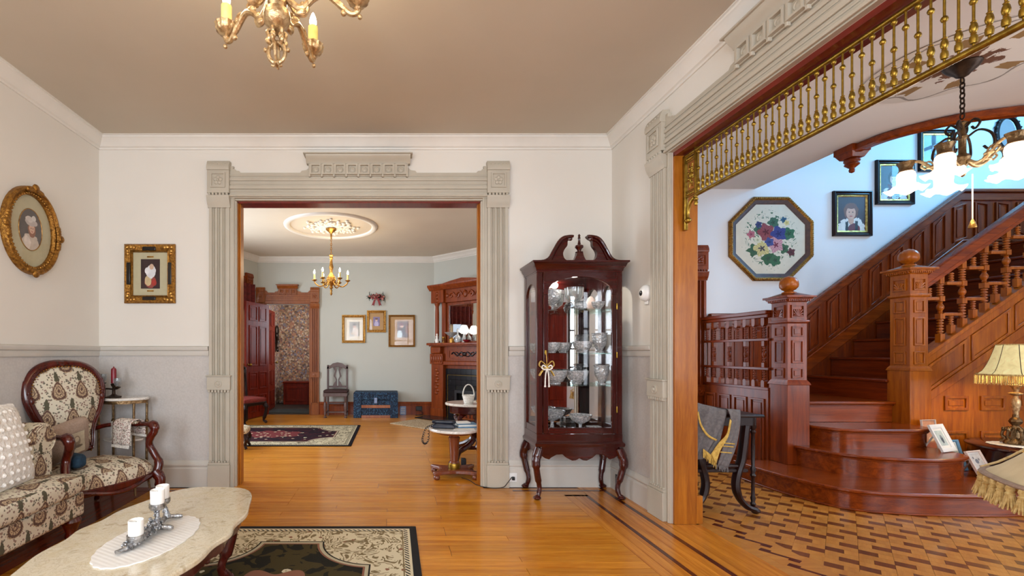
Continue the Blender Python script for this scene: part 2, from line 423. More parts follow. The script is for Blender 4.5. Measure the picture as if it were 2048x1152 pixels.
# damask upholstery: rows of teardrop palmettes over sprigs (UV in metres)
def damask(name, S=.165):
    t = NT(name); uv = t.coord('UV'); x, y, _ = t.sep(uv)
    ws = t.noise(uv, 14, 2)
    def motif(ox, oy, sx):
        yy = t.math('DIVIDE', t.math('ADD', y, oy), S*1.25); row = t.math('FLOOR', yy)
        xx = t.math('ADD', t.math('DIVIDE', t.math('ADD', x, ox), S), t.math('MULTIPLY', t.math('MODULO', row, 2), .5))
        fx = t.math('SUBTRACT', t.math('FRACT', xx), .5); fy = t.math('SUBTRACT', t.math('FRACT', yy), .5)
        # teardrop: narrower towards the top
        k = t.math('MULTIPLY', sx, t.math('POWER', 5.5, fy))
        d = t.math('SQRT', t.math('ADD', t.math('POWER', t.math('MULTIPLY', t.math('ABSOLUTE', fx), k), 2), t.math('POWER', t.math('MULTIPLY', fy, 1.15), 2)))
        return d, fx, fy
    d, fx, fy = motif(0, 0, 1.5)
    dn = t.math('ADD', d, t.math('MULTIPLY', t.math('SUBTRACT', t.noise(uv, 90, 2), .5), .10))
    lace = t.mix(t.math('GREATER_THAN', t.noise(uv, 150, 2), .5), srgb(196, 174, 138), srgb(124, 96, 80))
    ring = t.mix(t.ramp(dn, [(0, (1, 1, 1, 1)), (.07, (0, 0, 0, 1)), (.16, (1, 1, 1, 1)), (.19, (0, 0, 0, 1)), (.29, (1, 1, 1, 1)), (.37, (0, 0, 0, 1))], 'CONSTANT'), lace, srgb(92, 66, 56))
    vo = t.vor(uv, 56); sp = t.math('LESS_THAN', t.math('ADD', vo, t.math('MULTIPLY', t.noise(uv, 110, 2), .5)), .63)
    hue = t.noise(uv, 24, 1)
    leaf = t.mix(t.math('GREATER_THAN', hue, .5), srgb(112, 106, 92), srgb(142, 116, 104))
    base = t.mix(sp, srgb(208, 198, 176), leaf)
    d2, _, _ = motif(S*.5, S*.62, 2.6)
    sm = t.math('LESS_THAN', t.math('ADD', d2, t.math('MULTIPLY', t.math('SUBTRACT', t.noise(uv, 70, 2), .5), .3)), .24)
    base = t.mix(sm, base, srgb(82, 78, 60))
    c = t.mix(t.math('LESS_THAN', dn, .40), base, ring)
    t.bump(t.noise(uv, 300, 2), .1, .002)
    return t.fin(c, .85)
damask('damask')
# floral lace / needlework
def floral(name, ground, cols, S=40, thr=.3):
    t = NT(name); uv = t.coord('UV'); vo = t.new('ShaderNodeTexVoronoi'); t.link(uv, vo.inputs['Vector']); vo.inputs['Scale'].default_value = S
    nz = t.noise(uv, S*2.2, 3)
    m = t.math('LESS_THAN', t.math('ADD', vo.outputs[0], t.math('MULTIPLY', t.math('SUBTRACT', nz, .5), .5)), thr)
    rnd = t.sep(vo.outputs[1])[0]
    st = [(i/len(cols), srgb(*c)) for i, c in enumerate(cols)]
    return t.fin(t.mix(m, srgb(*ground), t.ramp(rnd, st, 'CONSTANT')), .85)
floral('floral_lace', (226, 216, 206), [(150, 104, 100), (96, 92, 70), (176, 130, 118), (112, 84, 78)], 90, .42)
floral('wallpaper_floral', (150, 118, 92), [(186, 150, 112), (130, 92, 84), (200, 174, 146), (132, 122, 130), (176, 120, 90), (104, 82, 70)], 26, .62)
floral('wallpaper_dark', (78, 60, 52), [(104, 80, 66), (62, 44, 46), (116, 94, 80), (70, 62, 68)], 26, .6)
floral('hearth_rug_weave', (188, 168, 136), [(150, 128, 98), (206, 190, 160), (132, 108, 82)], 60, .5)
floral('stool_floral', (214, 200, 172), [(120, 84, 70), (90, 86, 64)], 50, .35)
floral('trunk_metal', (22, 40, 64), [(12, 24, 40), (34, 66, 98), (18, 34, 56), (56, 96, 124)], 60, .55)

def rug(name, hx, hy, field, leaf, cream, scroll, red, edge):
    """oriental rug: dark selvedge, scrolling cream border, notched dark field, flower medallion; object coordinates"""
    t = NT(name); v = t.coord('Object'); x, y, _ = t.sep(v)
    ax = t.math('ABSOLUTE', x); ay = t.math('ABSOLUTE', y)
    ex = t.math('SUBTRACT', hx, ax); ey = t.math('SUBTRACT', hy, ay); e = t.math('MINIMUM', ex, ey)
    LT = lambda a, b: t.math('LESS_THAN', a, b)
    def band(d, lo, hi): return LT(t.math('ABSOLUTE', t.math('SUBTRACT', d, (lo+hi)/2)), (hi-lo)/2)
    n = t.noise(v, 6, 2, .5, 1.6); nb = t.noise(v, 5, 1); n2 = t.noise(v, 26, 2); vo = t.vor(v, 13); vo2 = t.vor(v, 7.5)
    sc = t.math('MULTIPLY', LT(t.math('ABSOLUTE', t.math('SUBTRACT', t.math('FRACT', t.math('MULTIPLY', n, 9)), .5)), t.math('MULTIPLY', n2, .42)), t.math('GREATER_THAN', t.noise(v, 11, 2), .44))
    c = t.mix(sc, srgb(*cream), srgb(*scroll))
    bud = LT(t.math('ADD', vo, t.math('MULTIPLY', n2, .4)), .36); c = t.mix(bud, c, t.mix(LT(n2, .5), srgb(*scroll), srgb(*red)))
    a = t.math('SUBTRACT', ex, .285); b = t.math('SUBTRACT', ey, .255)
    rr = t.math('SUBTRACT', t.math('SQRT', t.math('ADD', t.math('POWER', t.math('MAXIMUM', a, 0), 2), t.math('POWER', t.math('MAXIMUM', b, 0), 2))), .31)
    d = t.math('MINIMUM', t.math('MINIMUM', a, b), rr)
    f = t.mix(t.math('GREATER_THAN', t.noise(v, 7, 2, .5, 1.2), .53), srgb(*field), srgb(*leaf))
    fl = LT(t.math('ADD', vo2, t.math('MULTIPLY', n2, .3)), .33); f = t.mix(fl, f, srgb(*cream)); f = t.mix(LT(vo2, .06), f, srgb(*scroll))
    r = t.math('SQRT', t.math('ADD', t.math('POWER', t.math('DIVIDE', x, hx*.36), 2), t.math('POWER', t.math('DIVIDE', y, hy*.32), 2)))
    rm = t.math('ADD', r, t.math('MULTIPLY', t.math('COSINE', t.math('MULTIPLY', t.math('ARCTAN2', y, x), 8)), .12))
    md = t.mix(LT(t.math('ADD', vo, t.math('MULTIPLY', n2, .3)), .42), srgb(*red), srgb(*cream)); f = t.mix(LT(rm, 1.0), f, md)
    c = t.mix(t.math('GREATER_THAN', d, 0), c, srgb(*leaf)); c = t.mix(band(d, .010, .030), c, srgb(*[int(q*.86) for q in cream])); c = t.mix(band(d, .030, .042), c, srgb(*red)); c = t.mix(t.math('GREATER_THAN', d, .042), c, f)
    dash = t.math('GREATER_THAN', t.math('FRACT', t.math('MULTIPLY', t.math('ADD', x, y), 32)), .45)
    c = t.mix(band(e, .062, .088), c, t.mix(dash, srgb(*edge), srgb(*cream))); c = t.mix(band(e, .092, .100), c, srgb(*scroll))
    c = t.mix(LT(e, .060), c, srgb(*cream)); c = t.mix(LT(e, .046), c, srgb(*edge))
    t.bump(t.noise(v, 180, 2), .3, .004)
    return t.fin(c, .95, spec=.1)
rug('rug_parlour', .80, .95, (72, 62, 38), (40, 38, 32), (214, 200, 168), (128, 110, 80), (140, 96, 76), (44, 42, 42))
rug('rug_far', 1.28, .84, (34, 24, 32), (58, 26, 34), (192, 182, 154), (96, 88, 72), (104, 48, 50), (26, 22, 28))

def picture_print(name, base, shapes, rough=.6):
    """flat print: stacked ellipses / boxes in object XZ (metres, centred); shape = (kind, cx, cz, rx, rz, colour[, wobble])"""
    t = NT(name); v = t.coord('Object'); x, _, z = t.sep(v)
    nz = t.noise(v, 26, 3); n5 = t.math('SUBTRACT', nz, .5)
    c = t.mix(nz, srgb(*base), srgb(*[int(k*.72) for k in base]))
    for sh in shapes:
        kind, cx, cz, rx, rz, colr = sh[:6]; wob = sh[6] if len(sh) > 6 else .25
        a = t.math('DIVIDE', t.math('SUBTRACT', x, cx), rx); b = t.math('DIVIDE', t.math('SUBTRACT', z, cz), rz)
        if kind == 'e': d = t.math('ADD', t.math('MULTIPLY', a, a), t.math('MULTIPLY', b, b))
        else: d = t.math('MAXIMUM', t.math('ABSOLUTE', a), t.math('ABSOLUTE', b))
        if wob: d = t.math('ADD', d, t.math('MULTIPLY', n5, wob*4))
        cc = t.mix(nz, srgb(*[min(255, int(k*1.08)) for k in colr]), srgb(*[int(k*.85) for k in colr]))
        c = t.mix(t.math('LESS_THAN', d, 1.0), c, cc)
    return t.fin(c, rough)
# ------------------------------------------------------------------ the setting
XL, XR, YF, ZC = -2.683, 1.99, 4.10, 3.17
def wallbox(name, axis, f0, f1, a0, a1, z0, z1, mat, holes=(), label=None):
    """wall slab; axis = direction it runs along; holes (a0, a1, z0, z1)"""
    m = MB()
    def bx(p, q, r, s):
        if q-p < 1e-4 or s-r < 1e-4: return
        if axis == 'x': m.box(p, q, f0, f1, r, s)
        else: m.box(f0, f1, p, q, r, s)
    cur = a0
    for (h0, h1, hz0, hz1) in sorted(holes):
        bx(cur, h0, z0, z1); bx(h0, h1, z0, hz0); bx(h0, h1, hz1, z1); cur = h1
    bx(cur, a1, z0, z1)
    return struct(m.build(name, mat, smooth=0), label)
OW = 1.1275; OCX = -.3165; OH = 2.62            # front opening
RW = 1.105; RCY = 3.21-RW; RH = 2.645           # side opening
wallbox('wall_front', 'x', YF, 4.27, XL-.17, 2.15, 0, ZC+.1, 'wall_paint', [(OCX-OW, OCX+OW, 0, OH)], 'off-white wall with grey dado around the wide cased opening')
wallbox('wall_right', 'y', XR, 2.15, -2.4, YF, 0, ZC+.1, 'wall_paint', [(RCY-RW, RCY+RW, 0, RH)], 'off-white wall pierced by the opening to the stair hall')
wallbox('wall_left', 'y', XL-.17, XL, -2.4, YF, 0, ZC+.1, 'wall_paint', [(-1.55, -.25, .75, 2.75)], 'off-white wall behind the sofa')
wallbox('wall_back', 'x', -2.55, -2.4, XL-.17, 2.15, 0, ZC+.1, 'wall_paint', [(-2.2, -.9, .75, 2.75), (0.0, 1.3, .75, 2.75)], 'off-white window wall behind the viewer')
struct(MB().box(XL-.17, 2.15, -2.55, 4.27, ZC, ZC+.1).build('ceiling', 'ceiling_paint', smooth=0), 'taupe plaster ceiling of the parlour')
# crown moulding, dado rail, baseboards of the parlour
CROWN = [(0, ZC), (0, ZC-.105), (.012, ZC-.105), (.016, ZC-.092), (.03, ZC-.085), (.045, ZC-.06), (.07, ZC-.03), (.082, ZC-.022), (.082, ZC-.008), (.095, ZC-.006), (.095, ZC)]
tr = MB().mould([(XR, -2.4), (XR, YF), (XL, YF), (XL, -2.4)], CROWN).build('trim_1', 'white_trim', smooth=30); struct(tr, 'white crown moulding under the taupe ceiling')
DADO = [(0, 1.19), (.012, 1.19), (.016, 1.20), (.016, 1.235), (.03, 1.24), (.036, 1.255), (.036, 1.27), (.02, 1.278), (0, 1.278)]
BASE = [(0, 0), (.028, 0), (.028, .165), (.022, .175), (.022, .185), (.03, .195), (.03, .205), (.012, .225), (.008, .24), (0, .24)]
CO = OCX-OW-.235; CO2 = OCX+OW+.235; CR = RCY+RW+.235
for i, (pth, a, b) in enumerate([([(CO, YF), (XL, YF), (XL, -2.4)], 'left', 2), ([(XR, CR), (XR, YF), (CO2, YF)], 'right', 3), ([(XR, -2.4), (XR, RCY-RW-.235)], 'back', 4)]):
    struct(MB().mould(pth, DADO).build('trim_%d' % b, 'grey_trim', smooth=30), 'grey dado rail running round the %s of the parlour' % a)
    struct(MB().mould(pth, BASE).build('baseboard_%s' % a, 'grey_trim', smooth=30), 'tall grey baseboard on the %s of the parlour' % a)

# fluted door casing, built round (0,0) facing -y
def casing(name, label, w, Hh, mat, loc, rz, crest=.438, nros=8, sc=1.0, wood_mats=None):
    root = sempty(name, label, loc, rz)
    b0, b1 = w+.042*sc, w+.228*sc; pw = b1-b0; pc = (b0+b1)/2
    # fluted shaft cross-section
    sec = [(-pw/2, 0), (-pw/2, -.03)]; nfl = 3; fw = pw/ (nfl+.9)
    for k in range(nfl):
        c = (k-(nfl-1)/2)*fw; sec += [(c-fw*.38, -.03), (c-fw*.30, -.018), (c-fw*.08, -.018), (c, -.034), (c+fw*.08, -.018), (c+fw*.30, -.018), (c+fw*.38, -.03)]
    sec += [(pw/2, -.03), (pw/2, 0)]
    blk = (.86*Hh/2.62, 1.015*Hh/2.62)
    for s in (-1, 1):
        for (za, zb) in ((.22, blk[0]), (blk[1], Hh-.09)):
            m = MB(); m.prism([(x+s*pc, y) for x, y in sec], za, zb, 'xy'); m.build('fluted_shaft', mat, root, smooth=30)
        m = MB(); m.box(s*pc-pw/2-.006, s*pc+pw/2+.006, -.05, 0, 0, .205); m.box(s*pc-pw/2-.002, s*pc+pw/2+.002, -.043, 0, .205, .225)
        for k in range(7): m.box(s*pc+(k-3)*pw/7-pw/20, s*pc+(k-3)*pw/7+pw/20, -.04, 0, .225, .24)
        m.build('plinth', mat, root, bevel=.003)
        m = MB(); z0, z1 = blk; m.box(s*pc-pw/2-.012, s*pc+pw/2+.012, -.052, 0, z0+.022, z1-.012); m.box(s*pc-pw/2-.018, s*pc+pw/2+.018, -.062, 0, z1-.012, z1)
        for k in range(7): m.box(s*pc+(k-3)*pw/6.5-pw/18, s*pc+(k-3)*pw/6.5+pw/18, -.05, 0, z0, z0+.022)
        ob = m.build('carved_block', mat, root, bevel=.003)
        m = MB(); m.lathe([(.034, 0), (.034, .006), (.026, .008), (.022, .004), (.014, .004), (.012, .012), (0, .016)], n=16, M=Matrix.Translation((s*pc, -.052, (z0+z1)/2))@Matrix.Rotation(PI/2, 4, 'X')); m.build('rosette', mat, ob)
        # capital and corner block
        m = MB(); cap = [(0, -.09), (.036, -.09), (.04, -.075), (.05, -.06), (.062, -.03), (.066, -.006), (.07, 0), (.07, .012), (0, .012)]
        m.prism([(-o, Hh+z) for o, z in cap], s*pc-pw/2-.008, s*pc+pw/2+.008, 'yz'); m.build('capital', mat, root)
        m = MB(); m.box(s*pc-pw/2-.006, s*pc+pw/2+.006, -.06, 0, Hh+.035, Hh+.24)
        for k in range(6): m.ball((s*pc+(k-2.5)*pw/6, -.056, Hh+.024), .014, 8, 6)
        m.prism([(0, Hh+.24), (-.066, Hh+.24), (-.072, Hh+.255), (-.068, Hh+.285), (-.058, Hh+.31), (-.048, Hh+.326), (0, Hh+.326)], s*pc-pw/2-.008, s*pc+pw/2+.008, 'yz')
        for k in range(5): m.ball((s*pc+(k-2)*pw/5.4, -.064, Hh+.292), .007, 6, 4)
        cb = m.build('corner_block', mat, root, bevel=.002)
        m = MB(); zc = Hh+.148; hw = pw*.36
        m.prism([(s*pc-hw, zc-hw), (s*pc+hw, zc-hw), (s*pc+hw, zc+hw), (s*pc-hw, zc+hw)], -.072, -.06, 'xz', hole=[(s*pc-hw*.8, zc-hw*.8), (s*pc+hw*.8, zc-hw*.8), (s*pc+hw*.8, zc+hw*.8), (s*pc-hw*.8, zc+hw*.8)])
        m.build('panel_frame', mat, cb, bevel=.002)
        m = MB()
        for k in range(5):
            a = 2*PI*k/5+.3; m.ball((s*pc+hw*.38*math.cos(a), -.061, zc+hw*.38*math.sin(a)), (hw*.28, .011, hw*.28), 8, 6)
        m.ball((s*pc, -.064, zc), (hw*.16, .012, hw*.16), 8, 6); m.build('carved_flower', mat, cb)
        m = MB(); m.box(min(s*w, s*b0), max(s*w, s*b0), -.02, 0, 0, Hh+.03); m.box(s*(w+.012)-.006, s*(w+.012)+.006, -.028, 0, 0, Hh+.02); m.build('inner_bead', mat, root, bevel=.003)
    # header
    top = Hh+.226
    L = w+.04*sc
    half = [(L, Hh), (L, Hh+.286), (L-.035, Hh+.286), (L-.03, Hh+.262), (L-.05, Hh+.256), (L-.055, Hh+.245), (L-.085, Hh+.242), (L-.1, top)] if w > .7 else [(L, Hh), (L, Hh+.27), (L-.03, Hh+.262), (L-.06, top)]
    c = crest; half += [(c+.09, top), (c+.075, top+.018), (c+.035, top+.024), (c+.004, top+.05), (c, top+.075)]
    m = MB(); m.prism(half+[(-x, z) for x, z in reversed(half)], -.03, 0, 'xz')
    hd = m.build('header', mat, root, smooth=30)
    for (zz, hh, dd) in ((.008, .02, .048), (.05, .012, .036), (.075, .03, .044), (.12, .012, .036), (.15, .026, .042), (.192, .016, .038)):
        m = MB(); m.box(-L, L, -dd, -.03, Hh+zz, Hh+zz+hh); m.build('reed', mat, hd, bevel=.004)
    m = MB(); m.box(-c, c, -.045, 0, Hh+.192, Hh+.30)
    m.prism([(0, Hh+.30), (-.05, Hh+.30), (-.056, Hh+.312), (-.075, Hh+.33), (-.095, Hh+.35), (-.1, Hh+.362), (-.1, Hh+.377), (0, Hh+.377)], -c-.03, c+.03, 'yz')
    m.box(-c-.049, c+.049, -.115, 0, Hh+.366, Hh+.377)
    cr = m.build('crest', mat, root, bevel=.002)
    for k in range(nros):
        x = (k-(nros-1)/2)*(2*c/nros); q = c/nros*.86; z = Hh+.246
        mm = MB(); mm.prism([(x-q, z-q), (x+q, z-q), (x+q, z+q), (x-q, z+q)], -.068, -.045, 'xz', hole=[(x-q*.74, z-q*.74), (x+q*.74, z-q*.74), (x+q*.74, z+q*.74), (x-q*.74, z+q*.74)])
        mm.lathe([(q*.58, 0), (q*.58, .004), (q*.45, .008), (q*.36, .004), (q*.22, .006), (0, .012)], n=12, M=Matrix.Translation((x, -.045, z))@Matrix.Rotation(PI/2, 4, 'X'))
        mm.build('rosette_tile', mat, cr)
    for k in range(nros+1):
        x = (k-nros/2)*(2*c/nros); mm = MB(); mm.box(x-.008, x+.008, -.06, -.04, Hh+.18, Hh+.295); mm.build('bracket', mat, cr, bevel=.002)
    return root
casing('trim_5', 'taupe fluted door casing with rosette crest round the front opening', OW-.002, OH, 'taupe_trim', (OCX, YF, 0), 0)
casing('trim_6', 'taupe fluted casing round the opening to the stair hall', RW-.002, RH, 'taupe_trim', (XR, RCY, 0), -PI/2)
# wood lining of the two openings
m = MB(); a, b = OCX-OW, OCX+OW
j = sempty('trim_7', 'dark red wood lining inside the front opening')
MB().box(a, a+.022, YF+.03, 4.27, 0, OH-.02).build('jamb_lining', 'jamb_oak', j); MB().box(b-.022, b, YF+.03, 4.27, 0, OH-.02).build('jamb_lining', 'jamb_oak', j)
MB().box(a, b, YF+.03, 4.27, OH-.03, OH).build('head_lining', 'head_wood', j)
MB().box(a, a+.014, YF, YF+.03, 0, OH-.02).box(b-.014, b, YF, YF+.03, 0, OH-.02).box(a, b, YF, YF+.03, OH-.014, OH).build('painted_stop', 'taupe_trim', j)
for s, xx in ((1, a), (-1, b)):
    m = MB(); m.box(min(xx+s*.022, xx+s*.034), max(xx+s*.022, xx+s*.034), 4.15, 4.2, 0, OH-.03); m.build('door_stop', 'jamb_oak', j, bevel=.003)
j = sempty('trim_8', 'oak jamb and dark red head lining of the stair hall opening')
y1 = RCY+RW; y0 = RCY-RW
MB().box(XR+.004, 2.15, y1-.018, y1, 0, RH-.02).build('jamb_lining', 'jamb_oak', j); MB().box(XR+.004, 2.15, y0, y0+.018, 0, RH).build('jamb_lining', 'jamb_oak', j)
MB().box(XR+.004, 2.15, y0, y1, RH-.03, RH).build('head_lining', 'head_wood', j)
for yy in (y0-.11, y1+.0):
    MB().box(2.15, 2.172, yy, yy+.11, 0, RH+.1).build('hall_casing', 'jamb_oak', j, bevel=.004); MB().box(2.15, 2.20, yy-.012, yy+.12, 0, .2).build('plinth_block', 'jamb_oak', j, bevel=.004)

# ---- floors
fl = struct(MB().box(XL-.17, 2.172, -2.55, 4.3, -.06, -.004).build('floor', 'subfloor', smooth=0), 'golden strip wood floor of the parlour with dark inlay border')
pk = {}
def plank(parent, x0, x1, y0, y1, mat, g=.0012, name='plank', top=0.0):
    key = (round(x1-x0, 3), round(y1-y0, 3), mat)
    if key not in pk:
        hx, hy = (x1-x0)/2-g, (y1-y0)/2-g
        o = MB().box(-hx, hx, -hy, hy, -.02, 0).build(name, mat, parent, smooth=0); pk[key] = o; o.location = ((x0+x1)/2, (y0+y1)/2, top)
    else: o = cp(pk[key], parent, ((x0+x1)/2, (y0+y1)/2, top)); o.name = name
    return o
rw = .075; yy = 4.27; r = 0
rnd = random.Random(3)
while yy > -2.39:
    ya = max(yy-rw, -2.4); near = yy > 1.3
    ends = (XL+.53, 1.46) if yy < 3.86 else ((OCX-OW, OCX+OW) if yy > YF-.03 else (XL+.53, 1.66))
    cuts = [ends[0]]
    if near:
        x = ends[0]+rnd.choice([.5, .9, 1.3])
        while x < ends[1]-.5: cuts.append(round(x, 2)); x += rnd.choice([1.2, 1.6])
    cuts.append(ends[1])
    for p, q in zip(cuts, cuts[1:]): plank(fl, p, q, ya, yy, 'floor_plank')
    yy = ya; r += 1
wood('floor_plank_shaded', (150, 60, 28), (112, 36, 16), 'y', 2.2, .2, .3, .15, 'World')  # left border: shade on the golden boards painted in as red-brown wood
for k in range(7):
    x0 = XL+.53*k/7; plank(fl, x0, x0+.53/7, -2.4, 4.10, 'floor_plank_shaded')
# border to the hall opening, running along y, with two dark inlay lines
xs = [1.46, 1.53, 1.60, 1.632, 1.662, 1.73, 1.79, 1.848, 1.882, 1.935, 1.99]
for k, (p, q) in enumerate(zip(xs, xs[1:])):
    dark = k in (3, 7); plank(fl, p, q, -2.4, {3: 3.86}.get(k, 3.86 if q < 1.64 else 4.10), 'inlay_dark' if dark else 'floor_plank_border', name='inlay_strip' if dark else 'plank')
for p, q in ((1.99, 2.05), (2.05, 2.11), (2.11, 2.172)): plank(fl, p, q, y0+.02, y1-.02, 'floor_plank_border')
MB().box(OCX+OW+.24, XR-.11, 3.955, 3.985, -.003, .0012).build('inlay_strip', 'inlay_dark', fl); MB().box(XL+.1, OCX-OW-.24, 3.955, 3.985, -.003, .0012).build('inlay_strip', 'inlay_dark', fl)

# ---- far room
ZF = 3.09; YB = 8.85
A1 = (-2.675, YB); A2 = (A1[0]-.335*1.9, A1[1]-.942*1.9); B1 = (.797, YB); B2 = (1.99, YB-1.193)
DX0, DX1, DZ = -2.49, -1.655, 2.17
wallbox('wall_far', 'x', YB, YB+.14, A1[0]-.4, B1[0]+.3, 0, ZF+.2, 'far_wall_paint', [(DX0, DX1, 0, DZ)], 'sage grey wall of the far room with pictures and doorway')
def slab(name, p, q, z0, z1, th, mat, label, holes=()):
    """wall between plan points, thickness to the right of p->q"""
    d = Vector((q[0]-p[0], q[1]-p[1])); L = d.length; ang = math.atan2(d.y, d.x)
    m = MB(); cur = 0
    for (h0, h1, a, b) in holes:
        m.box(cur, h0, -th, 0, z0, z1); m.box(h0, h1, -th, 0, z0, a); m.box(h0, h1, -th, 0, b, z1); cur = h1
    m.box(cur, L, -th, 0, z0, z1)
    return struct(m.build(name, mat, loc=(p[0], p[1], 0), rot=(0, 0, ang), smooth=0), label)
slab('wall_far_left', A1, A2, 0, ZF+.2, .12, 'far_wall_paint', 'angled sage grey bay wall of the far room', [(.42, 1.4, .6, 2.4)])
slab('wall_far_side', A2, (A2[0], 4.27), 0, ZF+.2, .12, 'far_wall_paint', 'sage grey side wall of the far room with windows', [(A2[1]-7.0, A2[1]-5.9, .6, 2.75), (A2[1]-5.4, A2[1]-4.5, .6, 2.75)])
slab('wall_far_right', B2, B1, 0, ZF+.2, .12, 'far_wall_paint', 'angled sage grey wall behind the fireplace')
wallbox('wall_hall_left', 'y', 1.99, 2.15, 4.27, 7.8, 0, ZC+.1, 'hall_wall_paint', label='white wall between the far room and the stair hall')
struct(MB().box(-3.6, 2.15, 4.27, YB+.14, ZF, ZF+.1).build('ceiling_far', 'far_ceiling_paint', smooth=0), 'cream plaster ceiling of the far room')
m = MB(); dz = ZF-ZC
m.mould([(1.99, 4.27), B2, B1, A1, A2, (A2[0], 4.27)], [(o*1.1, z+dz) for o, z in CROWN]); struct(m.build('trim_9', 'white_trim', smooth=30), 'white crown moulding of the far room')
fb = [(o*1.2, z*1.05) for o, z in BASE]
m = MB(); m.mould([B1, (DX1+.19, YB)], fb)
struct(m.build('baseboard_far', 'mantel_wood', smooth=30), 'red-brown wood baseboard along the far wall')
m = MB(); m.mould([(1.99, 4.3), B2, B1], fb); struct(m.build('baseboard_far_right', 'mantel_wood', smooth=30), 'red-brown wood baseboard beside the fireplace')
ff = struct(MB().box(-3.6, 1.99, 4.3, YB+.02, -.06, -.004).build('floor_far', 'subfloor', smooth=0), 'golden strip wood floor of the far room')
yy = 4.27; pk_n = 0
while yy < YB-.001:
    yb = min(yy+.0764, YB+.02)
    wide = [(-3.55, -1.6), (-1.6, .4), (.4, 1.98)] if int(yy*100) % 2 else [(-3.55, -.6), (-.6, 1.98)]
    if yy > 7.2: wide = [(-3.55, 1.98)]
    for p, q in wide: plank(ff, p, q, yy, yb, 'far_floor_plank')
    yy = yb
# vestibule behind the far doorway
struct(MB().box(-2.9, -1.3, YB+.02, 11.05, -.06, 0).build('floor_vestibule', 'stone_dark', smooth=0), 'dark stone floor of the vestibule')
wallbox('wall_vestibule_back', 'x', 10.95, 11.05, -2.9, -1.3, 0, 2.7, 'wallpaper_floral', label='brown floral wallpaper at the back of the vestibule')
wallbox('wall_vestibule_left', 'y', -2.9, -2.78, YB+.14, 10.95, 0, 2.7, 'wallpaper_floral', label='brown floral wallpaper beside the open door')
wallbox('wall_vestibule_right', 'y', -1.4, -1.3, YB+.14, 10.95, 0, 2.7, 'wallpaper_floral', [(9.5, 10.4, 1.1, 2.4)], label='brown floral wallpaper with a side window')
struct(MB().box(-2.9, -1.3, YB+.14, 11.05, 2.6, 2.7).build('ceiling_vestibule', 'far_ceiling_paint', smooth=0), 'cream ceiling of the vestibule')
casing('trim_10', 'carved oak casing round the far doorway', (DX1-DX0)/2, DZ, 'far_oak', ((DX0+DX1)/2, YB, 0), 0, crest=.17, nros=3, sc=.85)
ang = math.atan2(-.942, -.335)
casing('trim_11', 'dark oak window casing on the bay wall', .49, 2.40, 'mantel_wood', (A1[0]-.335*.91, A1[1]-.942*.91, 0), ang+PI, crest=.2, nros=3, sc=.9)

# ---- stair hall
YH = 5.37
PL = [(4.31, YH), (4.31, 4.35)]+[tuple(p) for p in arc(4.95, 4.2, .62, 180, 270, 8)]+[(8.0, 3.56)]
hallc = [(2.15, -1.6), (8.0, -1.6)]+list(reversed(PL))+[(2.15, YH)]
m = MB(); m.prism(hallc, ZC, ZC+.32, 'xy'); struct(m.build('ceiling_hall', 'hall_ceiling_paint', smooth=30), 'white hall ceiling with a curved edge at the stairwell')
wallbox('wall_hall_back', 'x', YH, YH+.14, 2.15, 8.15, 0, 6.2, 'hall_wall_paint', [(2.62, 3.49, 0, 2.13)], 'white wall behind the staircase')
wallbox('wall_hall_right', 'y', 8.0, 8.15, -1.6, YH, 0, 6.2, 'hall_wall_paint', [(-.9, 0, .4, 2.6), (.35, 1.15, .4, 2.6), (3.3, 4.7, 3.55, 5.05)], label='white wall at the far end of the stair')
wallbox('wall_hall_front', 'x', -1.75, -1.6, 2.15, 8.15, 0, ZC+.1, 'hall_wall_paint', [(3.76, 4.0, .5, 2.5), (4.4, 5.3, .5, 2.5), (6.0, 7.2, .6, 2.6)], 'white entrance wall of the hall behind the viewer')
wallbox('wall_stairwell_left', 'y', 4.2, 4.31, 3.5, YH, ZC+.32, 6.2, 'hall_wall_paint', label='white wall high up in the stairwell')
wallbox('wall_stairwell_front', 'x', 3.4, 3.5, 4.2, 8.0, ZC+.32, 6.2, 'hall_wall_paint', label='white front wall high up in the stairwell')
struct(MB().box(4.2, 8.15, 3.4, YH+.14, 6.2, 6.3).build('ceiling_stairwell', 'hall_ceiling_paint', smooth=0), 'white ceiling over the stairwell')
# curved wood bead on the ceiling edge
m = MB(); pr = [(.012, ZC-.01), (.012, ZC-.06), (0, ZC-.075), (-.05, ZC-.075), (-.065, ZC-.06), (-.065, ZC-.02), (-.05, ZC-.004), (.0, ZC-.004)]
pth = [(4.36, 4.28)]+spline([(4.36, 4.24, 0), (4.39, 4.0, 0), (4.51, 3.815, 0), (4.67, 3.69, 0), (4.98, 3.58, 0)], 5)+[(5.5, 3.56), (8.0, 3.56)]
pth = [(p[0], p[1]) for p in pth]
m.mould(pth, pr); bead = struct(m.build('trim_12', 'stair_wood', smooth=40), 'curved red-brown wood bead edging the stairwell ceiling')
m = MB(); m.box(-.09, .09, -.09, .09, -.06, 0); m.frust((0, 0), -.11, -.06, .12, .17); m.lathe([(.055, -.11), (.062, -.13), (.05, -.15), (.058, -.165), (.03, -.19), (.018, -.2), (.024, -.215), (.02, -.235), (0, -.245)], n=14)
m.build('pendant_drop', 'stair_wood_z', bead, loc=(4.36, 4.28, ZC), bevel=.004)
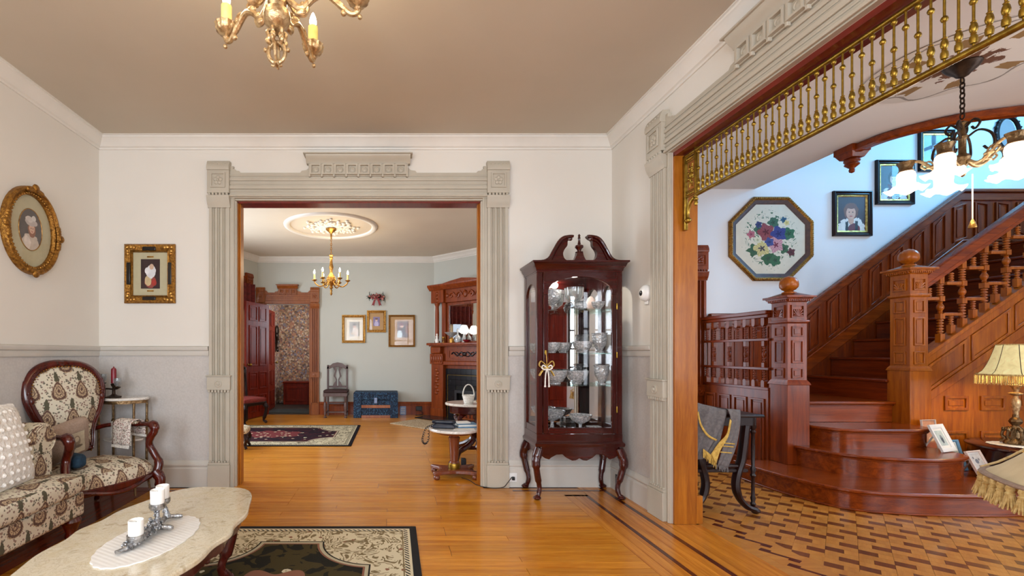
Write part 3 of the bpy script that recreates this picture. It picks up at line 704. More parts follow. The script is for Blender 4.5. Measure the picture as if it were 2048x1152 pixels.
# parquet
hf = struct(MB().box(2.15, 8.0, -1.6, YH, -.06, -.004).build('floor_hall', 'subfloor', smooth=0), 'light and dark block parquet floor of the stair hall')
DCO, PER = .1455, .294; q2 = math.sqrt(.5); pieces = []; DW = .57
def uv2xy(u, v): return ((u+v)*q2, (u-v)*q2)
Q = PER/4
for jv in range(-24, 46):
    v0 = -.081+jv*DCO
    for iu in range(0, 36):
        u = (3.604 % PER)+iu*PER+(Q if jv % 2 else 0)
        for du, va, vb, kd in ((0, 0, DW, 'dark'), (0, DW, 1, 'light'), (Q, 0, 1, 'wide'), (2*Q, 0, 1-DW, 'light'), (2*Q, 1-DW, 1, 'dark'), (3*Q, 0, 1, 'wide')):
            x, y = uv2xy(u+du, v0+(va+vb)/2*DCO)
            if 2.44 < x < 7.9 and -1.5 < y < 5.3: pieces.append((x, y, (vb-va)*DCO, kd))
def seen(p):
    x, y = p[0], p[1]
    if y < 2.2: return 99
    px = CX+F*x/y; return math.hypot(x, y) if px < 2110 else 60
pieces.sort(key=seen)
tmpl = {}; nd = {'dark': 0, 'light': 0, 'wide': 0}; rest = {k: MB() for k in nd}; g = .0007
PM = {'dark': 'parquet_dark', 'light': 'parquet_light', 'wide': 'parquet_light'}; PN = {'dark': 'dark_block', 'light': 'light_block', 'wide': 'wide_block'}
for (x, y, W_, kd) in pieces:
    bx_ = (-Q/2+g, Q/2-g, -W_/2+g, W_/2-g, -.015, 0)
    if nd[kd] < 290 and y > 2.2:
        if kd not in tmpl: tmpl[kd] = MB().box(*bx_).build(PN[kd], PM[kd], hf, smooth=0); tmpl[kd].location = (x, y, 0); tmpl[kd].rotation_euler = (0, 0, PI/4)
        else: cp(tmpl[kd], hf, (x, y, 0), (0, 0, PI/4))
        nd[kd] += 1
    else: rest[kd].box(*bx_, Matrix.Translation((x, y, 0))@Matrix.Rotation(PI/4, 4, 'Z'))
for kd in nd: rest[kd].build(PN[kd]+'_field', PM[kd], hf, smooth=0, kind='stuff')
# border with the key inlay along the opening
MB().box(2.172, 2.235, -1.6, 5.3, -.02, 0).build('border_plank', 'parquet_light', hf); MB().box(2.44, 2.60, -1.6, 5.3, -.03, -.0012).build('border_plank', 'parquet_light', hf)
MB().box(2.2365, 2.4385, -1.6, 5.3, -.02, .0012).build('border_plank', 'parquet_light', hf)
yy = .35; key0 = None; kd_ = Vector((.113, -.16, 0))/.196; ka = math.atan2(kd_.y, kd_.x)
while yy < 4.3:
    if key0 is None:
        key0 = MB().prism([(0, -.012), (.148, -.012), (.148, -.036), (.2, -.036), (.2, .012), (.052, .012), (.052, .036), (0, .036)], -.01, .0022, 'xy').build('key_inlay', 'inlay_dark', hf, smooth=0); key0.location = (2.262, yy, 0); key0.rotation_euler = (0, 0, ka)
    else: cp(key0, hf, (2.262, yy, 0), (0, 0, ka))
    yy += .203
# windows behind the viewer and at the sides (frames, glazing bars, panes)
def window(name, label, c, wd, ht, rz, bars=(1, 1), mat='white_trim', depth=.12):
    root = sempty(name, label, c, rz); m = MB(); a, b = wd/2, ht/2; f = .06
    m.prism([(-a, -b), (a, -b), (a, b), (-a, b)], -.04, depth, 'xz', hole=[(-a+f, -b+f), (a-f, -b+f), (a-f, b-f), (-a+f, b-f)]); m.build('window_frame', mat, root)
    m = MB()
    for k in range(1, bars[0]+1): x = -a+wd*k/(bars[0]+1); m.box(x-.018, x+.018, .02, .05, -b+f, b-f); 
    for k in range(1, bars[1]+1): z = -b+ht*k/(bars[1]+1); m.box(-a+f, a-f, .018, .052, z-.022, z+.022)
    m.build('glazing_bar', mat, root)
    MB().box(-a+f, a-f, .033, .037, -b+f, b-f).build('pane', 'pane_glass', root)
    return root
window('window_1', 'sash window behind the sofa corner', (-1.55, -2.44, 1.75), 1.3, 2.0, PI)
window('window_2', 'sash window in the wall behind the viewer', (.65, -2.44, 1.75), 1.3, 2.0, PI)
window('window_3', 'sash window in the sofa wall', (XL-.05, -.9, 1.75), 1.3, 2.0, PI/2)
window('window_4', 'tall sash window in the far room side wall', (A2[0]-.03, 6.45, 1.675), 1.1, 2.15, PI/2)
window('window_5', 'narrow sash window near the front of the far room', (A2[0]-.03, 4.95, 1.675), .9, 2.15, PI/2)
window('window_6', 'leaded sidelight by the entrance door', (3.88, -1.64, 1.5), .24, 2.0, PI, (0, 4), 'dark_bronze')
window('window_7', 'leaded window at the entrance', (4.85, -1.64, 1.5), .9, 2.0, PI, (2, 4), 'dark_bronze')
window('window_8', 'broad hall window behind the viewer', (6.6, -1.64, 1.6), 1.2, 2.0, PI)
window('window_9', 'stair landing window high on the end wall', (8.04, 4.0, 4.3), 1.4, 1.5, -PI/2)
window('window_12', 'tall hall side window opposite the stair', (8.04, -.45, 1.5), .9, 2.2, -PI/2)
window('window_13', 'second tall hall side window opposite the stair', (8.04, .75, 1.5), .8, 2.2, -PI/2)
window('window_10', 'small vestibule side window', (-1.36, 9.95, 1.75), .9, 1.3, -PI/2)
window('window_11', 'bay window behind cream curtains', (A1[0]-.335*.91-.05, A1[1]-.942*.91+.02, 1.5), .98, 1.8, ang+PI)
# ------------------------------------------------------------------ staircase
def wp(o, root):
    """mesh built in world coordinates, hung under an unrotated root"""
    o.location = -Vector(root.location); return o
def inset(poly, d):
    """closed polygon, moved inwards"""
    A = sum(poly[i][0]*poly[(i+1) % len(poly)][1]-poly[(i+1) % len(poly)][0]*poly[i][1] for i in range(len(poly))); sg = 1 if A > 0 else -1
    n = len(poly); out = []
    for i in range(n):
        a, b, c = Vector(poly[i-1][:2]), Vector(poly[i][:2]), Vector(poly[(i+1) % n][:2])
        d1 = (b-a).normalized(); d2 = (c-b).normalized(); n1 = Vector((-d1.y, d1.x))*sg; n2 = Vector((-d2.y, d2.x))*sg
        m = n1+n2; m = m/max(m.dot(n1), .3); out.append((b.x+m.x*d, b.y+m.y*d))
    return out
st = thing('staircase', 'red-brown oak staircase with curved bottom steps, two newel posts and turned balusters', 'staircase', (4.3, 4.0, 0))
ZS = [0, .168, .352, .536, .74]
def curve(pts): return [(p[0], p[1]) for p in spline([(a, b, 0) for a, b in pts], 5)]
steps = [
    curve([(3.33, 4.30), (3.33, 4.07), (3.376, 3.75), (3.49, 3.49), (3.715, 3.385), (4.085, 3.325), (4.6, 3.32), (4.9, 3.36), (5.08, 3.48), (5.15, 3.7), (5.16, 3.9)])+[(5.16, 4.42), (3.33, 4.42)],
    curve([(3.72, 4.36), (3.745, 4.24), (3.80, 4.02), (3.88, 3.86), (4.08, 3.72), (4.40, 3.655), (4.62, 3.68), (4.80, 3.75), (4.89, 3.87), (4.93, 4.05)])+[(4.95, 4.42), (3.72, 4.42)],
    curve([(3.90, 4.36), (3.925, 4.25), (3.98, 4.10), (4.12, 4.01), (4.45, 3.995), (4.72, 4.0), (4.86, 4.06), (4.93, 4.18)])+[(4.95, 4.42), (3.90, 4.42)],
    [(3.79, 4.405), (4.945, 4.405), (4.945, 5.33), (3.79, 5.33)]]
for k, pl in enumerate(steps):
    s = MB().prism(inset(pl, .03), ZS[k]+(0 if k == 0 else .0), ZS[k+1]-.03, 'xy').build('step', 'stair_wood', st, smooth=35); wp(s, st)
    t_ = MB().prism(pl, ZS[k+1]-.03, ZS[k+1], 'xy').build('tread', 'stair_wood', s, smooth=35, bevel=.011, seg=3)
    MB().prism(inset(pl, .018), ZS[k+1]-.046, ZS[k+1]-.03, 'xy').build('nosing_moulding', 'stair_wood', s, smooth=35, bevel=.006)
    if k == 0: MB().prism(inset(pl, .014), 0, .016, 'xy').build('shoe_moulding', 'stair_wood', s, smooth=35, bevel=.006)
C5, T5, R5 = 4.92, .27, .212
for k in range(8):
    x = C5+T5*k; z = .952+R5*k; x1 = x+T5 if k < 7 else 8.0
    s = MB().box(x, x1+.001, 4.47, 5.335, z-R5-(.0 if k else .03), z-.03).build('step', 'stair_wood_y', st, smooth=0); wp(s, st)
    MB().box(x-.028, x1, 4.47, 5.335, z-.03, z).build('tread', 'stair_wood_y', s, bevel=.01)
def newel(cx, cy, wd, z0, zb, zm, zc, br, name, mat, lab):
    n = MB().frust((cx, cy), z0, zb, wd+.03, wd+.03).build('newel_post', mat, st, bevel=.004); wp(n, st); n['label'] = lab
    def P2(nm, mb, mt=mat, **kw): return mb.build(nm, mt, n, **kw)
    P2('shaft', MB().box(cx-wd/2, cx+wd/2, cy-wd/2, cy+wd/2, zb, zc-.05))
    P2('base_moulding', MB().frust((cx, cy), zb, zb+.022, wd+.045, wd+.03).frust((cx, cy), zb+.022, zb+.045, wd+.03, wd+.004))
    P2('neck_moulding', MB().frust((cx, cy), zm-.02, zm-.006, wd+.002, wd+.028).box(cx-wd/2-.016, cx+wd/2+.016, cy-wd/2-.016, cy+wd/2+.016, zm-.006, zm+.012), bevel=.003)
    cp_ = MB().frust((cx, cy), zc-.06, zc-.035, wd+.004, wd+.05).box(cx-wd/2-.05, cx+wd/2+.05, cy-wd/2-.05, cy+wd/2+.05, zc-.02, zc).frust((cx, cy), zc-.035, zc-.02, wd+.06, wd+.07).frust((cx, cy), zc, zc+.035, wd+.06, wd*.45)
    P2('cap', cp_, bevel=.003)
    dn = MB()
    for s in (-1, 1):
        for k in range(11):
            o = (k-5)*(wd+.03)/11; dn.cb((cx+o, cy+s*(wd/2+.022), zc-.043), (.011, .014, .018)); dn.cb((cx+s*(wd/2+.022), cy+o, zc-.043), (.014, .011, .018))
    P2('dentil', dn)
    hw = wd*.30; z1 = zb+.06; z2 = zm-.045; L = z2-z1
    rows = [(z1, z1+L*.2), (z1+L*.29, z1+L*.73), (z1+L*.80, z2)]
    for (dx, dy) in ((0, -1), (-1, 0), (1, 0)):
        rot = {(0, -1): 0, (-1, 0): -PI/2, (1, 0): PI/2}[(dx, dy)]
        M = Matrix.Translation((cx, cy, 0))@Matrix.Rotation(rot, 4, 'Z')
        for (a, b) in rows:
            mb = MB(); q = .008
            mb.prism([(-hw, a), (hw, a), (hw, b), (-hw, b)], -wd/2-.009, -wd/2, 'xz', M, hole=[(-hw+.013, a+.013), (hw-.013, a+.013), (hw-.013, b-.013), (-hw+.013, b-.013)])
            P2('raised_panel', mb.box(-hw+.024, hw-.024, -wd/2-.005, -wd/2, a+.024, b-.024, M), bevel=.003)
        zc2 = (zm+zc-.06)/2+.004; h2 = min(hw*1.12, (zc-.06-zm)/2-.014)
        mb = MB(); mb.prism([(-h2, zc2-h2), (h2, zc2-h2), (h2, zc2+h2), (-h2, zc2+h2)], -wd/2-.012, -wd/2, 'xz', M, hole=[(-h2*.82, zc2-h2*.82), (h2*.82, zc2-h2*.82), (h2*.82, zc2+h2*.82), (-h2*.82, zc2+h2*.82)])
        for k in range(9):
            a = PI*k/8-PI/2+PI/2; r1 = h2*.78/max(abs(math.cos(a)), abs(math.sin(a)), .75)*.98
            mb.tube([M@Vector((0, -wd/2-.002, zc2-h2*.7)), M@Vector((math.cos(a)*r1*.95, -wd/2-.004, zc2-h2*.7+math.sin(a)*r1*1.3))], [.004, .011], 6)
        P2('carved_sunburst', mb)
    zz = zc+.03
    P2('ball_finial', MB().lathe([(wd*.32, zz), (wd*.30, zz+.012), (wd*.18, zz+.02), (wd*.22, zz+.03), (br*.7, zz+.035), (br*.96, zz+.06), (br, zz+.085), (br*.95, zz+.115), (br*.75, zz+.142), (br*.4, zz+.16), (br*.25, zz+.162), (0, zz+.17)], (cx, cy, 0), 24), 'stair_oak')
newel(3.795, 4.32, .18, .168, .916, 1.512, 1.755, .074, 'a', 'stair_wood_z', 'newel post with ball finial at the bottom of the stair')
newel(5.02, 4.385, .172, .0, 1.045, 1.768, 2.03, .074, 'b', 'stair_oak', 'taller newel post with ball finial at the foot of the upper flight')
# turned pieces
def rings(z0, z1, r=.014, k=6):
    out = [(r*.75, z0)]
    for i in range(k):
        a = lerp(z0, z1, i/k); b = lerp(z0, z1, (i+1)/k); out += [(r*.8, a+(b-a)*.1), (r*1.35, a+(b-a)*.3), (r*1.35, a+(b-a)*.7), (r*.8, a+(b-a)*.9)]
    return out+[(r*.75, z1)]
# balustrade between the first newel and the wall
XB = 3.70
bal = MB().box(XB-.03, XB+.03, 4.42, YH, 1.565, 1.60).box(XB-.045, XB+.045, 4.42, YH, 1.60, 1.638).build('side_balustrade_rail', 'stair_wood_y', st, bevel=.006); wp(bal, st)
for (za, zb2) in ((1.335, 1.362), (1.045, 1.072), (.845, .875)):
    r_ = MB().box(XB-.022, XB+.022, 4.42, YH, za, zb2).build('side_balustrade_rail', 'stair_wood_y', st, bevel=.004); wp(r_, st)
def tombstone(m, x, y, za, zb2, flip):
    h = zb2-za; w_ = .02
    if flip: prof = [(-w_, za), (w_, za)]+arc(0, zb2-w_, w_, 0, 180, 6)
    else: prof = [(w_, zb2), (-w_, zb2)]+arc(0, za+w_, w_, 180, 360, 6)
    m.prism([(y+a, b) for a, b in prof], x-.02, x+.02, 'yz')
n7 = 8
top_sp = low_sp = mid_sp = None
for k in range(n7):
    y = lerp(4.49, YH-.06, k/(n7-1))
    for (kind) in ('top', 'low'):
        m = MB()
        if kind == 'top':
            tombstone(m, 0, 0, 1.485, 1.565, False); m.lathe(rings(1.362, 1.487, .012, 5), (0, 0, 0), 10)
        else:
            tombstone(m, 0, 0, .875, .945, True); m.lathe(rings(.943, 1.045, .012, 4), (0, 0, 0), 10)
        if k == 0:
            o = m.build('baluster', 'stair_wood_z', st); o.location = Vector((XB, y, 0))-Vector(st.location)
            if kind == 'top': top_sp = o
            else: low_sp = o
        else: cp(top_sp if kind == 'top' else low_sp, st, Vector((XB, y, 0))-Vector(st.location))
    if k % 2 == 0:
        if mid_sp is None:
            m = MB(); m.cb((0, 0, 1.31), (.032, .032, .05)); m.cb((0, 0, 1.095), (.032, .032, .046)); m.lathe(rings(1.118, 1.17, .012, 2)+[(.012, 1.175), (.02, 1.195), (.02, 1.21), (.012, 1.228)]+rings(1.23, 1.286, .012, 2), n=10)
            mid_sp = m.build('baluster', 'stair_wood_z', st); mid_sp.location = Vector((XB, y, 0))-Vector(st.location)
        else: cp(mid_sp, st, Vector((XB, y, 0))-Vector(st.location))
sp = MB().box(XB-.02, XB+.02, 4.42, YH, 0, .845).build('side_panelling', 'stair_wood_z', st); wp(sp, st)
for k in range(4):
    ya = 4.46+k*.225
    MB().prism([(ya, .1), (ya+.18, .1), (ya+.18, .76), (ya, .76)], XB-.032, XB-.02, 'yz', hole=[(ya+.022, .122), (ya+.158, .122), (ya+.158, .738), (ya+.022, .738)]).box(XB-.027, XB-.02, ya+.04, ya+.14, .14, .72).build('raised_panel', 'stair_wood_z', sp, bevel=.004)
# outer balustrade of the upper flight
YS = 4.36; SL = .70
capz = lambda x: 1.235+SL*(x-5.174)
railz = lambda x: 1.955+SL*(x-5.174)
def slopebar(x0, x1, fz, lo, hi, y0, y1, name, mat, root=None, bevel=.005, sm=30):
    o = MB().prism([(x0, fz(x0)+lo), (x1, fz(x1)+lo), (x1, fz(x1)+hi), (x0, fz(x0)+hi)], y0, y1, 'xz').build(name, mat, root or st, bevel=bevel, smooth=sm)
    if root is None: wp(o, st)
    return o
hr = slopebar(5.09, 7.3, railz, -.055, .06, YS-.045, YS+.045, 'handrail', 'stair_wood', bevel=.02)
slopebar(5.09, 7.3, railz, -.095, -.05, YS-.028, YS+.028, 'rail_moulding', 'stair_wood', hr)
sg = slopebar(5.09, 7.3, capz, -.46, -.02, YS-.025, YS+.045, 'stringer', 'stair_oak')
slopebar(5.09, 7.3, capz, -.03, .012, YS-.05, YS+.06, 'stringer_cap', 'stair_oak', sg)
slopebar(5.09, 7.3, capz, -.11, -.03, YS-.036, YS-.02, 'stringer_rail', 'stair_oak', sg)
slopebar(5.09, 7.3, capz, -.47, -.38, YS-.036, YS-.02, 'stringer_rail', 'stair_oak', sg)
for k in range(5):
    xa = 5.14+k*.42; xb = xa+.38
    o1 = [(xa, capz(xa)-.37), (xb, capz(xb)-.37), (xb, capz(xb)-.12), (xa, capz(xa)-.12)]
    o2 = [(xa+.03, capz(xa+.03)-.34), (xb-.03, capz(xb-.03)-.34), (xb-.03, capz(xb-.03)-.15), (xa+.03, capz(xa+.03)-.15)]
    MB().prism(o1, YS-.036, YS-.025, 'xz', hole=o2).build('panel_frame', 'stair_oak', sg, bevel=.005)
B0 = None
for k in range(9):
    x = 5.295+.2135*k
    if x > 7.1: break
    if B0 is None:
        m = MB(); m.lathe(rings(.06, .225, .018, 6), n=12); m.cb((0, 0, .03), (.045, .045, .10)); m.cb((0, 0, .25), (.045, .045, .05))
        m.lathe([(.012, .275), (.018, .29), (.014, .3), (.026, .325), (.028, .34), (.024, .355), (.014, .375), (.018, .385), (.012, .395)], n=12)
        m.cb((0, 0, .42), (.045, .045, .05)); m.lathe(rings(.445, .565, .018, 5), n=12); m.cb((0, 0, .61), (.04, .04, .09))
        B0 = m.build('baluster', 'stair_oak', st)
        b = B0
        H1 = MB().box(.02, .205, -.018, .018, .255, .285).build('cross_bar', 'stair_oak', b, bevel=.003)
        m = MB(); m.lathe(rings(.165, .255, .014, 4), (.105, 0, 0), 10); m.cb((.105, 0, .125), (.045, .036, .085)); m.build('short_spindle', 'stair_oak', b)
        MB().box(-.165, -.02, -.018, .018, .405, .435).build('cross_bar', 'stair_oak', b, bevel=.003)
        m = MB(); m.lathe(rings(.435, .525, .014, 4), (-.105, 0, 0), 10); m.build('short_spindle', 'stair_oak', b)
        b.location = Vector((x, YS, capz(x)))-Vector(st.location)
    else: cptree(B0, st, Vector((x, YS, capz(x)))-Vector(st.location))
# panelled wall below the flight
up = MB().prism([(5.12, 0), (8.0, 0), (8.0, capz(8.0)-.5), (7.9, capz(7.9)-.46), (5.12, capz(5.12)-.46)], YS+.0, YS+.08, 'xz').build('understair_panelling', 'stair_oak', st); wp(up, st)
for (xa, xb, za, zb2) in [(5.16, 5.27, .12, .44), (5.33, 5.56, .12, .46), (5.68, 5.92, .12, .46), (6.04, 6.28, .12, .46), (5.33, 5.56, .66, .80), (5.68, 5.92, .66, .80), (6.04, 6.28, .66, .86), (6.4, 6.64, .12, .46), (6.4, 6.64, .66, 1.1), (6.76, 7.0, .12, .46), (6.76, 7.0, .66, 1.3)]:
    MB().prism([(xa, za), (xb, za), (xb, zb2), (xa, zb2)], YS-.014, YS, 'xz', hole=[(xa+.025, za+.025), (xb-.025, za+.025), (xb-.025, zb2-.025), (xa+.025, zb2-.025)]).box(xa+.045, xb-.045, YS-.006, YS, za+.045, zb2-.045).build('raised_panel', 'stair_oak', up, bevel=.005)
# wainscot on the stair wall
wn = sempty('trim_13', 'red-brown panelled wainscot rising along the stair wall')
bz = lambda x: 1.07+.76*(x-4.92); tz = lambda x: 1.78+.742*(x-4.91)
XE = 6.73
def wsc(poly, y0, y1, nm, mat='stair_wood_z', par=wn, **kw): return MB().prism(poly, y0, y1, 'xz').build(nm, mat, par, **kw)
wsc([(3.74, .74), (4.92, .74), (5.0, .74), (XE, bz(XE)-.3), (8.0, bz(XE)-.3), (8.0, tz(XE)), (XE, tz(XE)), (4.80, tz(4.80)), (4.75, 1.66), (3.74, 1.66)], YH-.02, YH, 'backing', smooth=0)
def rail(pts, hgt, dep, nm='wainscot_rail', bev=.006):
    m = MB(); m.prism([(x, z) for x, z in pts]+[(x, z-hgt) for x, z in reversed(pts)], YH-dep, YH-.015, 'xz'); return m.build(nm, 'stair_wood', wn, bevel=bev, smooth=30)
rail([(3.74, 1.68), (4.75, 1.68), (4.80, tz(4.80)+.02), (XE, tz(XE)+.02), (8.0, tz(XE)+.02)], .035, .075, 'wainscot_cap')
rail([(3.74, 1.645), (4.75, 1.645), (4.80, tz(4.80)-.015), (XE, tz(XE)-.015), (8.0, tz(XE)-.015)], .09, .04)
rail([(4.86, bz(4.86)+.09), (XE, bz(XE)+.09), (8.0, bz(XE)+.09)], .16, .04)
rail([(4.86, bz(4.86)+.11), (XE, bz(XE)+.11), (8.0, bz(XE)+.11)], .02, .055)
x = 4.86; k = 0
while x < 7.7:
    f_t = (lambda q: tz(min(q, XE))-.125); f_b = (lambda q: bz(min(q, XE))+.135)
    a, b = x+.035, x+.035+.165
    o1 = [(a, f_b(a)), (b, f_b(b)), (b, f_t(b)), (a, f_t(a))]; o2 = [(a+.02, f_b(a)+.03), (b-.02, f_b(b)+.012), (b-.02, f_t(b)-.03), (a+.02, f_t(a)-.012)]
    m = MB(); m.prism(o1, YH-.038, YH-.018, 'xz', hole=o2)
    o3 = [(a+.045, f_b(a)+.065), (b-.045, f_b(b)+.025), (b-.045, f_t(b)-.065), (a+.045, f_t(a)-.025)]
    m.prism(o3, YH-.03, YH-.018, 'xz'); m.build('raised_panel', 'stair_wood_z', wn, bevel=.005)
    x += .25
for k in range(5):
    a = 3.78+k*.225; b = a+.17
    m = MB(); m.prism([(a, .82), (b, .82), (b, 1.53), (a, 1.53)], YH-.036, YH-.018, 'xz', hole=[(a+.02, .84), (b-.02, .84), (b-.02, 1.51), (a+.02, 1.51)]); m.box(a+.045, b-.045, YH-.028, YH-.018, .87, 1.48); m.build('raised_panel', 'stair_wood_z', wn, bevel=.005)
# oak doorway left of the stair, its door closed
casing('trim_14', 'red-brown carved casing beside the stair', .43, 2.165, 'stair_wood_z', (3.055, YH, 0), 0, crest=.18, nros=3, sc=1.0)
dr = sempty('door_1', 'glazed wooden door beside the stair', (3.055, YH+.05, 0))
MB().prism([(-.43, 0), (.43, 0), (.43, 2.13), (-.43, 2.13)], 0, .045, 'xz', hole=[(-.31, .55), (.31, .55), (.31, 2.0), (-.31, 2.0)]).build('leaf', 'door_wood', dr)
MB().box(-.31, .31, .02, .025, .55, 2.0).build('pane', 'pane_glass', dr); MB().box(-.28, .28, -.01, 0, .12, .45).build('raised_panel', 'door_wood', dr, bevel=.008)
# entrance door in the hall front wall (seen in the cabinet mirror)
dr = sempty('door_2', 'dark red entrance door behind the viewer', (3.30, -1.6, 0), PI)
MB().box(-.42, .42, -.05, 0, 0, 2.3).build('leaf', 'door_wood', dr)
for (a, b) in ((.2, .9), (1.05, 2.15)):
    for s in (-1, 1): MB().box(s*.2-.15, s*.2+.15, -.062, -.05, a, b).build('raised_panel', 'door_wood', dr, bevel=.008)

# ------------------------------------------------------------------ brass spindle screen in the hall opening
XS = 2.06; ZT, ZB = 2.60, 2.295
sc = thing('spindle_screen', 'brass spindle screen hung across the top of the hall opening', 'spindle screen', (XS, RCY, ZB))
R0 = Vector(sc.location)
ya, yb = RCY+RW-.02, RCY-RW+.02
ea, eb = ya-.125, yb+.125
def sp_part(m, nm, **kw):
    o = m.build(nm, 'brass', sc, **kw); return o
rl = lambda z: z-ZB
MB().tube([(0, eb-RCY, rl(ZB)), (0, ea-RCY, rl(ZB))], .013, 10).build('bottom_rail', 'brass', sc)
MB().tube([(0, yb-RCY, rl(ZT)), (0, ya-RCY, rl(ZT))], .011, 10).build('top_rail', 'brass', sc)
LSP = ZT-ZB
def spin(balls):
    r = .0042; pr = [(r, .006), (r, .02), (.0095, .023), (.0115, .034), (.0105, .046), (.006, .054), (.0085, .057), (.006, .06), (.0095, .065), (.0115, .076), (.0095, .088), (.006, .096), (.0085, .1), (r, .104)]
    for b in sorted(balls):
        z = b*LSP; pr += [(r, z-.012), (.0085, z-.008), (.0112, z), (.0085, z+.008), (r, z+.012)]
    return MB().lathe(pr+[(r, LSP-.006)], n=10)
A_ = B_ = None; y = ea-.0255; k = 0
while y > eb+.02:
    if k == 0: A_ = spin([.56, .93]).build('spindle', 'brass', sc); A_.location = (0, y-RCY, 0)
    elif k == 1: B_ = spin([.76]).build('spindle', 'brass', sc); B_.location = (0, y-RCY, 0)
    else: cp(A_ if k % 2 == 0 else B_, sc, (0, y-RCY, 0))
    y -= .0424; k += 1
for s, yo, yi in ((1, ya, ea), (-1, yb, eb)):
    MB().box(-.013, .013, min(yo, yo-s*.026)-RCY, max(yo, yo-s*.026)-RCY, rl(2.08), rl(ZT)).build('corner_post', 'brass', sc, bevel=.005)
    MB().lathe([(.011, rl(ZB)-.0), (.011, rl(ZT)+.02), (.004, rl(ZT)+.03)], (0, yi-RCY, 0), 10).lathe([(0, -.075), (.009, -.07), (.013, -.055), (.009, -.042), (.015, -.034), (.015, -.026), (.008, -.02), (.013, -.01), (.011, 0)], (0, yi-RCY, 0), 10).build('drop_post', 'brass', sc)
    ym = (yo-s*.02+yi)/2-RCY; hw = abs(yo-yi)/2-.02
    m = MB(); zc2 = LSP/2
    for zz in (.012, .05, LSP-.05, LSP-.012): m.tube([(0, ym-hw, zz), (0, ym+hw, zz)], .005, 8)
    for kk in range(5):
        for zz in (.031, LSP-.031): m.ball((0, ym+(kk-2)*hw*.42, zz), .009, 8, 6)
    m.build('grille_rail', 'brass', sc)
    m = MB(); m.ball((0, ym, zc2), (.012, .022, .022), 10, 8)
    for kk in range(8):
        a = kk*PI/4+PI/8; e = Vector((0, math.cos(a)*hw, math.sin(a)*.085)); m.tube([(0, ym, zc2), Vector((0, ym, zc2))+e], .0042, 6); m.ball(Vector((0, ym, zc2))+e*.62, .009, 8, 6)
    m.build('sunburst', 'brass', sc)
    pts = [(0, yo-s*.03-RCY-s*.012, -.14), (0, yo-s*.04-RCY, -.10), (0, yo-s*.052-RCY, -.06), (0, yo-s*.075-RCY, -.028), (0, yo-s*.11-RCY, -.012)]
    m = MB(); m.tube(spline(pts, 5), .011, 8); m.ball((0, yo-s*.042-RCY, -.15), .02, 10, 8); m.lathe([(0, 0)], n=3) if False else None
    m.build('scroll_bracket', 'brass', sc)

# ------------------------------------------------------------------ framed pictures
RX = Matrix.Rotation(PI/2, 4, 'X')
def oval(a, b, n=40): return [(a*math.cos(2*PI*i/n), b*math.sin(2*PI*i/n)) for i in range(n)]
def rect(a, b): return [(-a, -b), (a, -b), (a, b), (-a, b)]
def octo(a): 
    t_ = a*math.tan(PI/8); return [(-t_, -a), (t_, -a), (a, -t_), (a, t_), (t_, a), (-t_, a), (-a, t_), (-a, -t_)]
def shrink(pts, d): return inset(pts, d)
def framed(name, label, loc, rz, outline, prof, fmat, fw, mat_board=None, mat_open=None, prt=None, liner=None, cat='picture', tilt=0, glass=True):
    root = thing(name, label, cat, loc, rz)
    if tilt: root.rotation_euler = (tilt, 0, rz)
    MB().mould(outline, prof, closed=True, M=RX).build('frame', fmat, root, smooth=35)
    inn = shrink(outline, fw-.006)
    if liner: 
        MB().mould(shrink(outline, fw-.004), [(0, .004), (0, .016), (liner[1]*.6, .013), (liner[1], .008), (liner[1], .004)], closed=True, M=RX).build('liner', liner[0], root, smooth=35)
    if mat_board: MB().prism(inn, -.004, -.001, 'xz').build('mat_board', mat_board, root, smooth=0)
    if prt is not None:
        pm_, po, pc = prt
        o = MB().prism(po, -.0065 if mat_board else -.004, -.004 if mat_board else -.001, 'xz').build('print', pm_, root, smooth=0); o.location = (pc[0], 0, pc[1])
    if glass: MB().prism(inn, -.0095, -.008, 'xz').build('glass', 'picture_glass', root, smooth=0)
    return root
def fprof(w_, d): return [(0, 0), (0, d*.7), (w_*.12, d*.95), (w_*.3, d), (w_*.42, d*.8), (w_*.6, d*.62), (w_*.8, d*.72), (w_, d*.4), (w_, 0)]
# octagonal needlework
hz = lambda py: H+(CY-py)/F*YH
hx = lambda px: (px-CX)/F*YH
t = NT('needlework'); v = t.coord('Object'); x_, _, z_ = t.sep(v); n_ = t.noise(v, 14, 3); c = t.mix(n_, srgb(226, 220, 202), srgb(214, 206, 186)); n5 = t.math('SUBTRACT', t.noise(v, 34, 2), .5)
vo = t.vor(t.coord('Object', (1, 1, 1)), 26)
rad = t.math('SQRT', t.math('ADD', t.math('POWER', t.math('MULTIPLY', x_, 1.05), 2), t.math('POWER', z_, 2)))
lf = t.math('MULTIPLY', t.math('LESS_THAN', t.math('ADD', rad, t.math('MULTIPLY', n5, .2)), .34), t.math('LESS_THAN', t.math('ADD', t.math('ABSOLUTE', t.math('SUBTRACT', t.math('FRACT', t.math('MULTIPLY', t.noise(v, 7, 1, .5, 1.5), 6)), .5)), t.math('MULTIPLY', vo, .3)), .22))
c = t.mix(lf, c, t.mix(t.noise(v, 20, 1), srgb(44, 92, 62), srgb(84, 118, 92)))
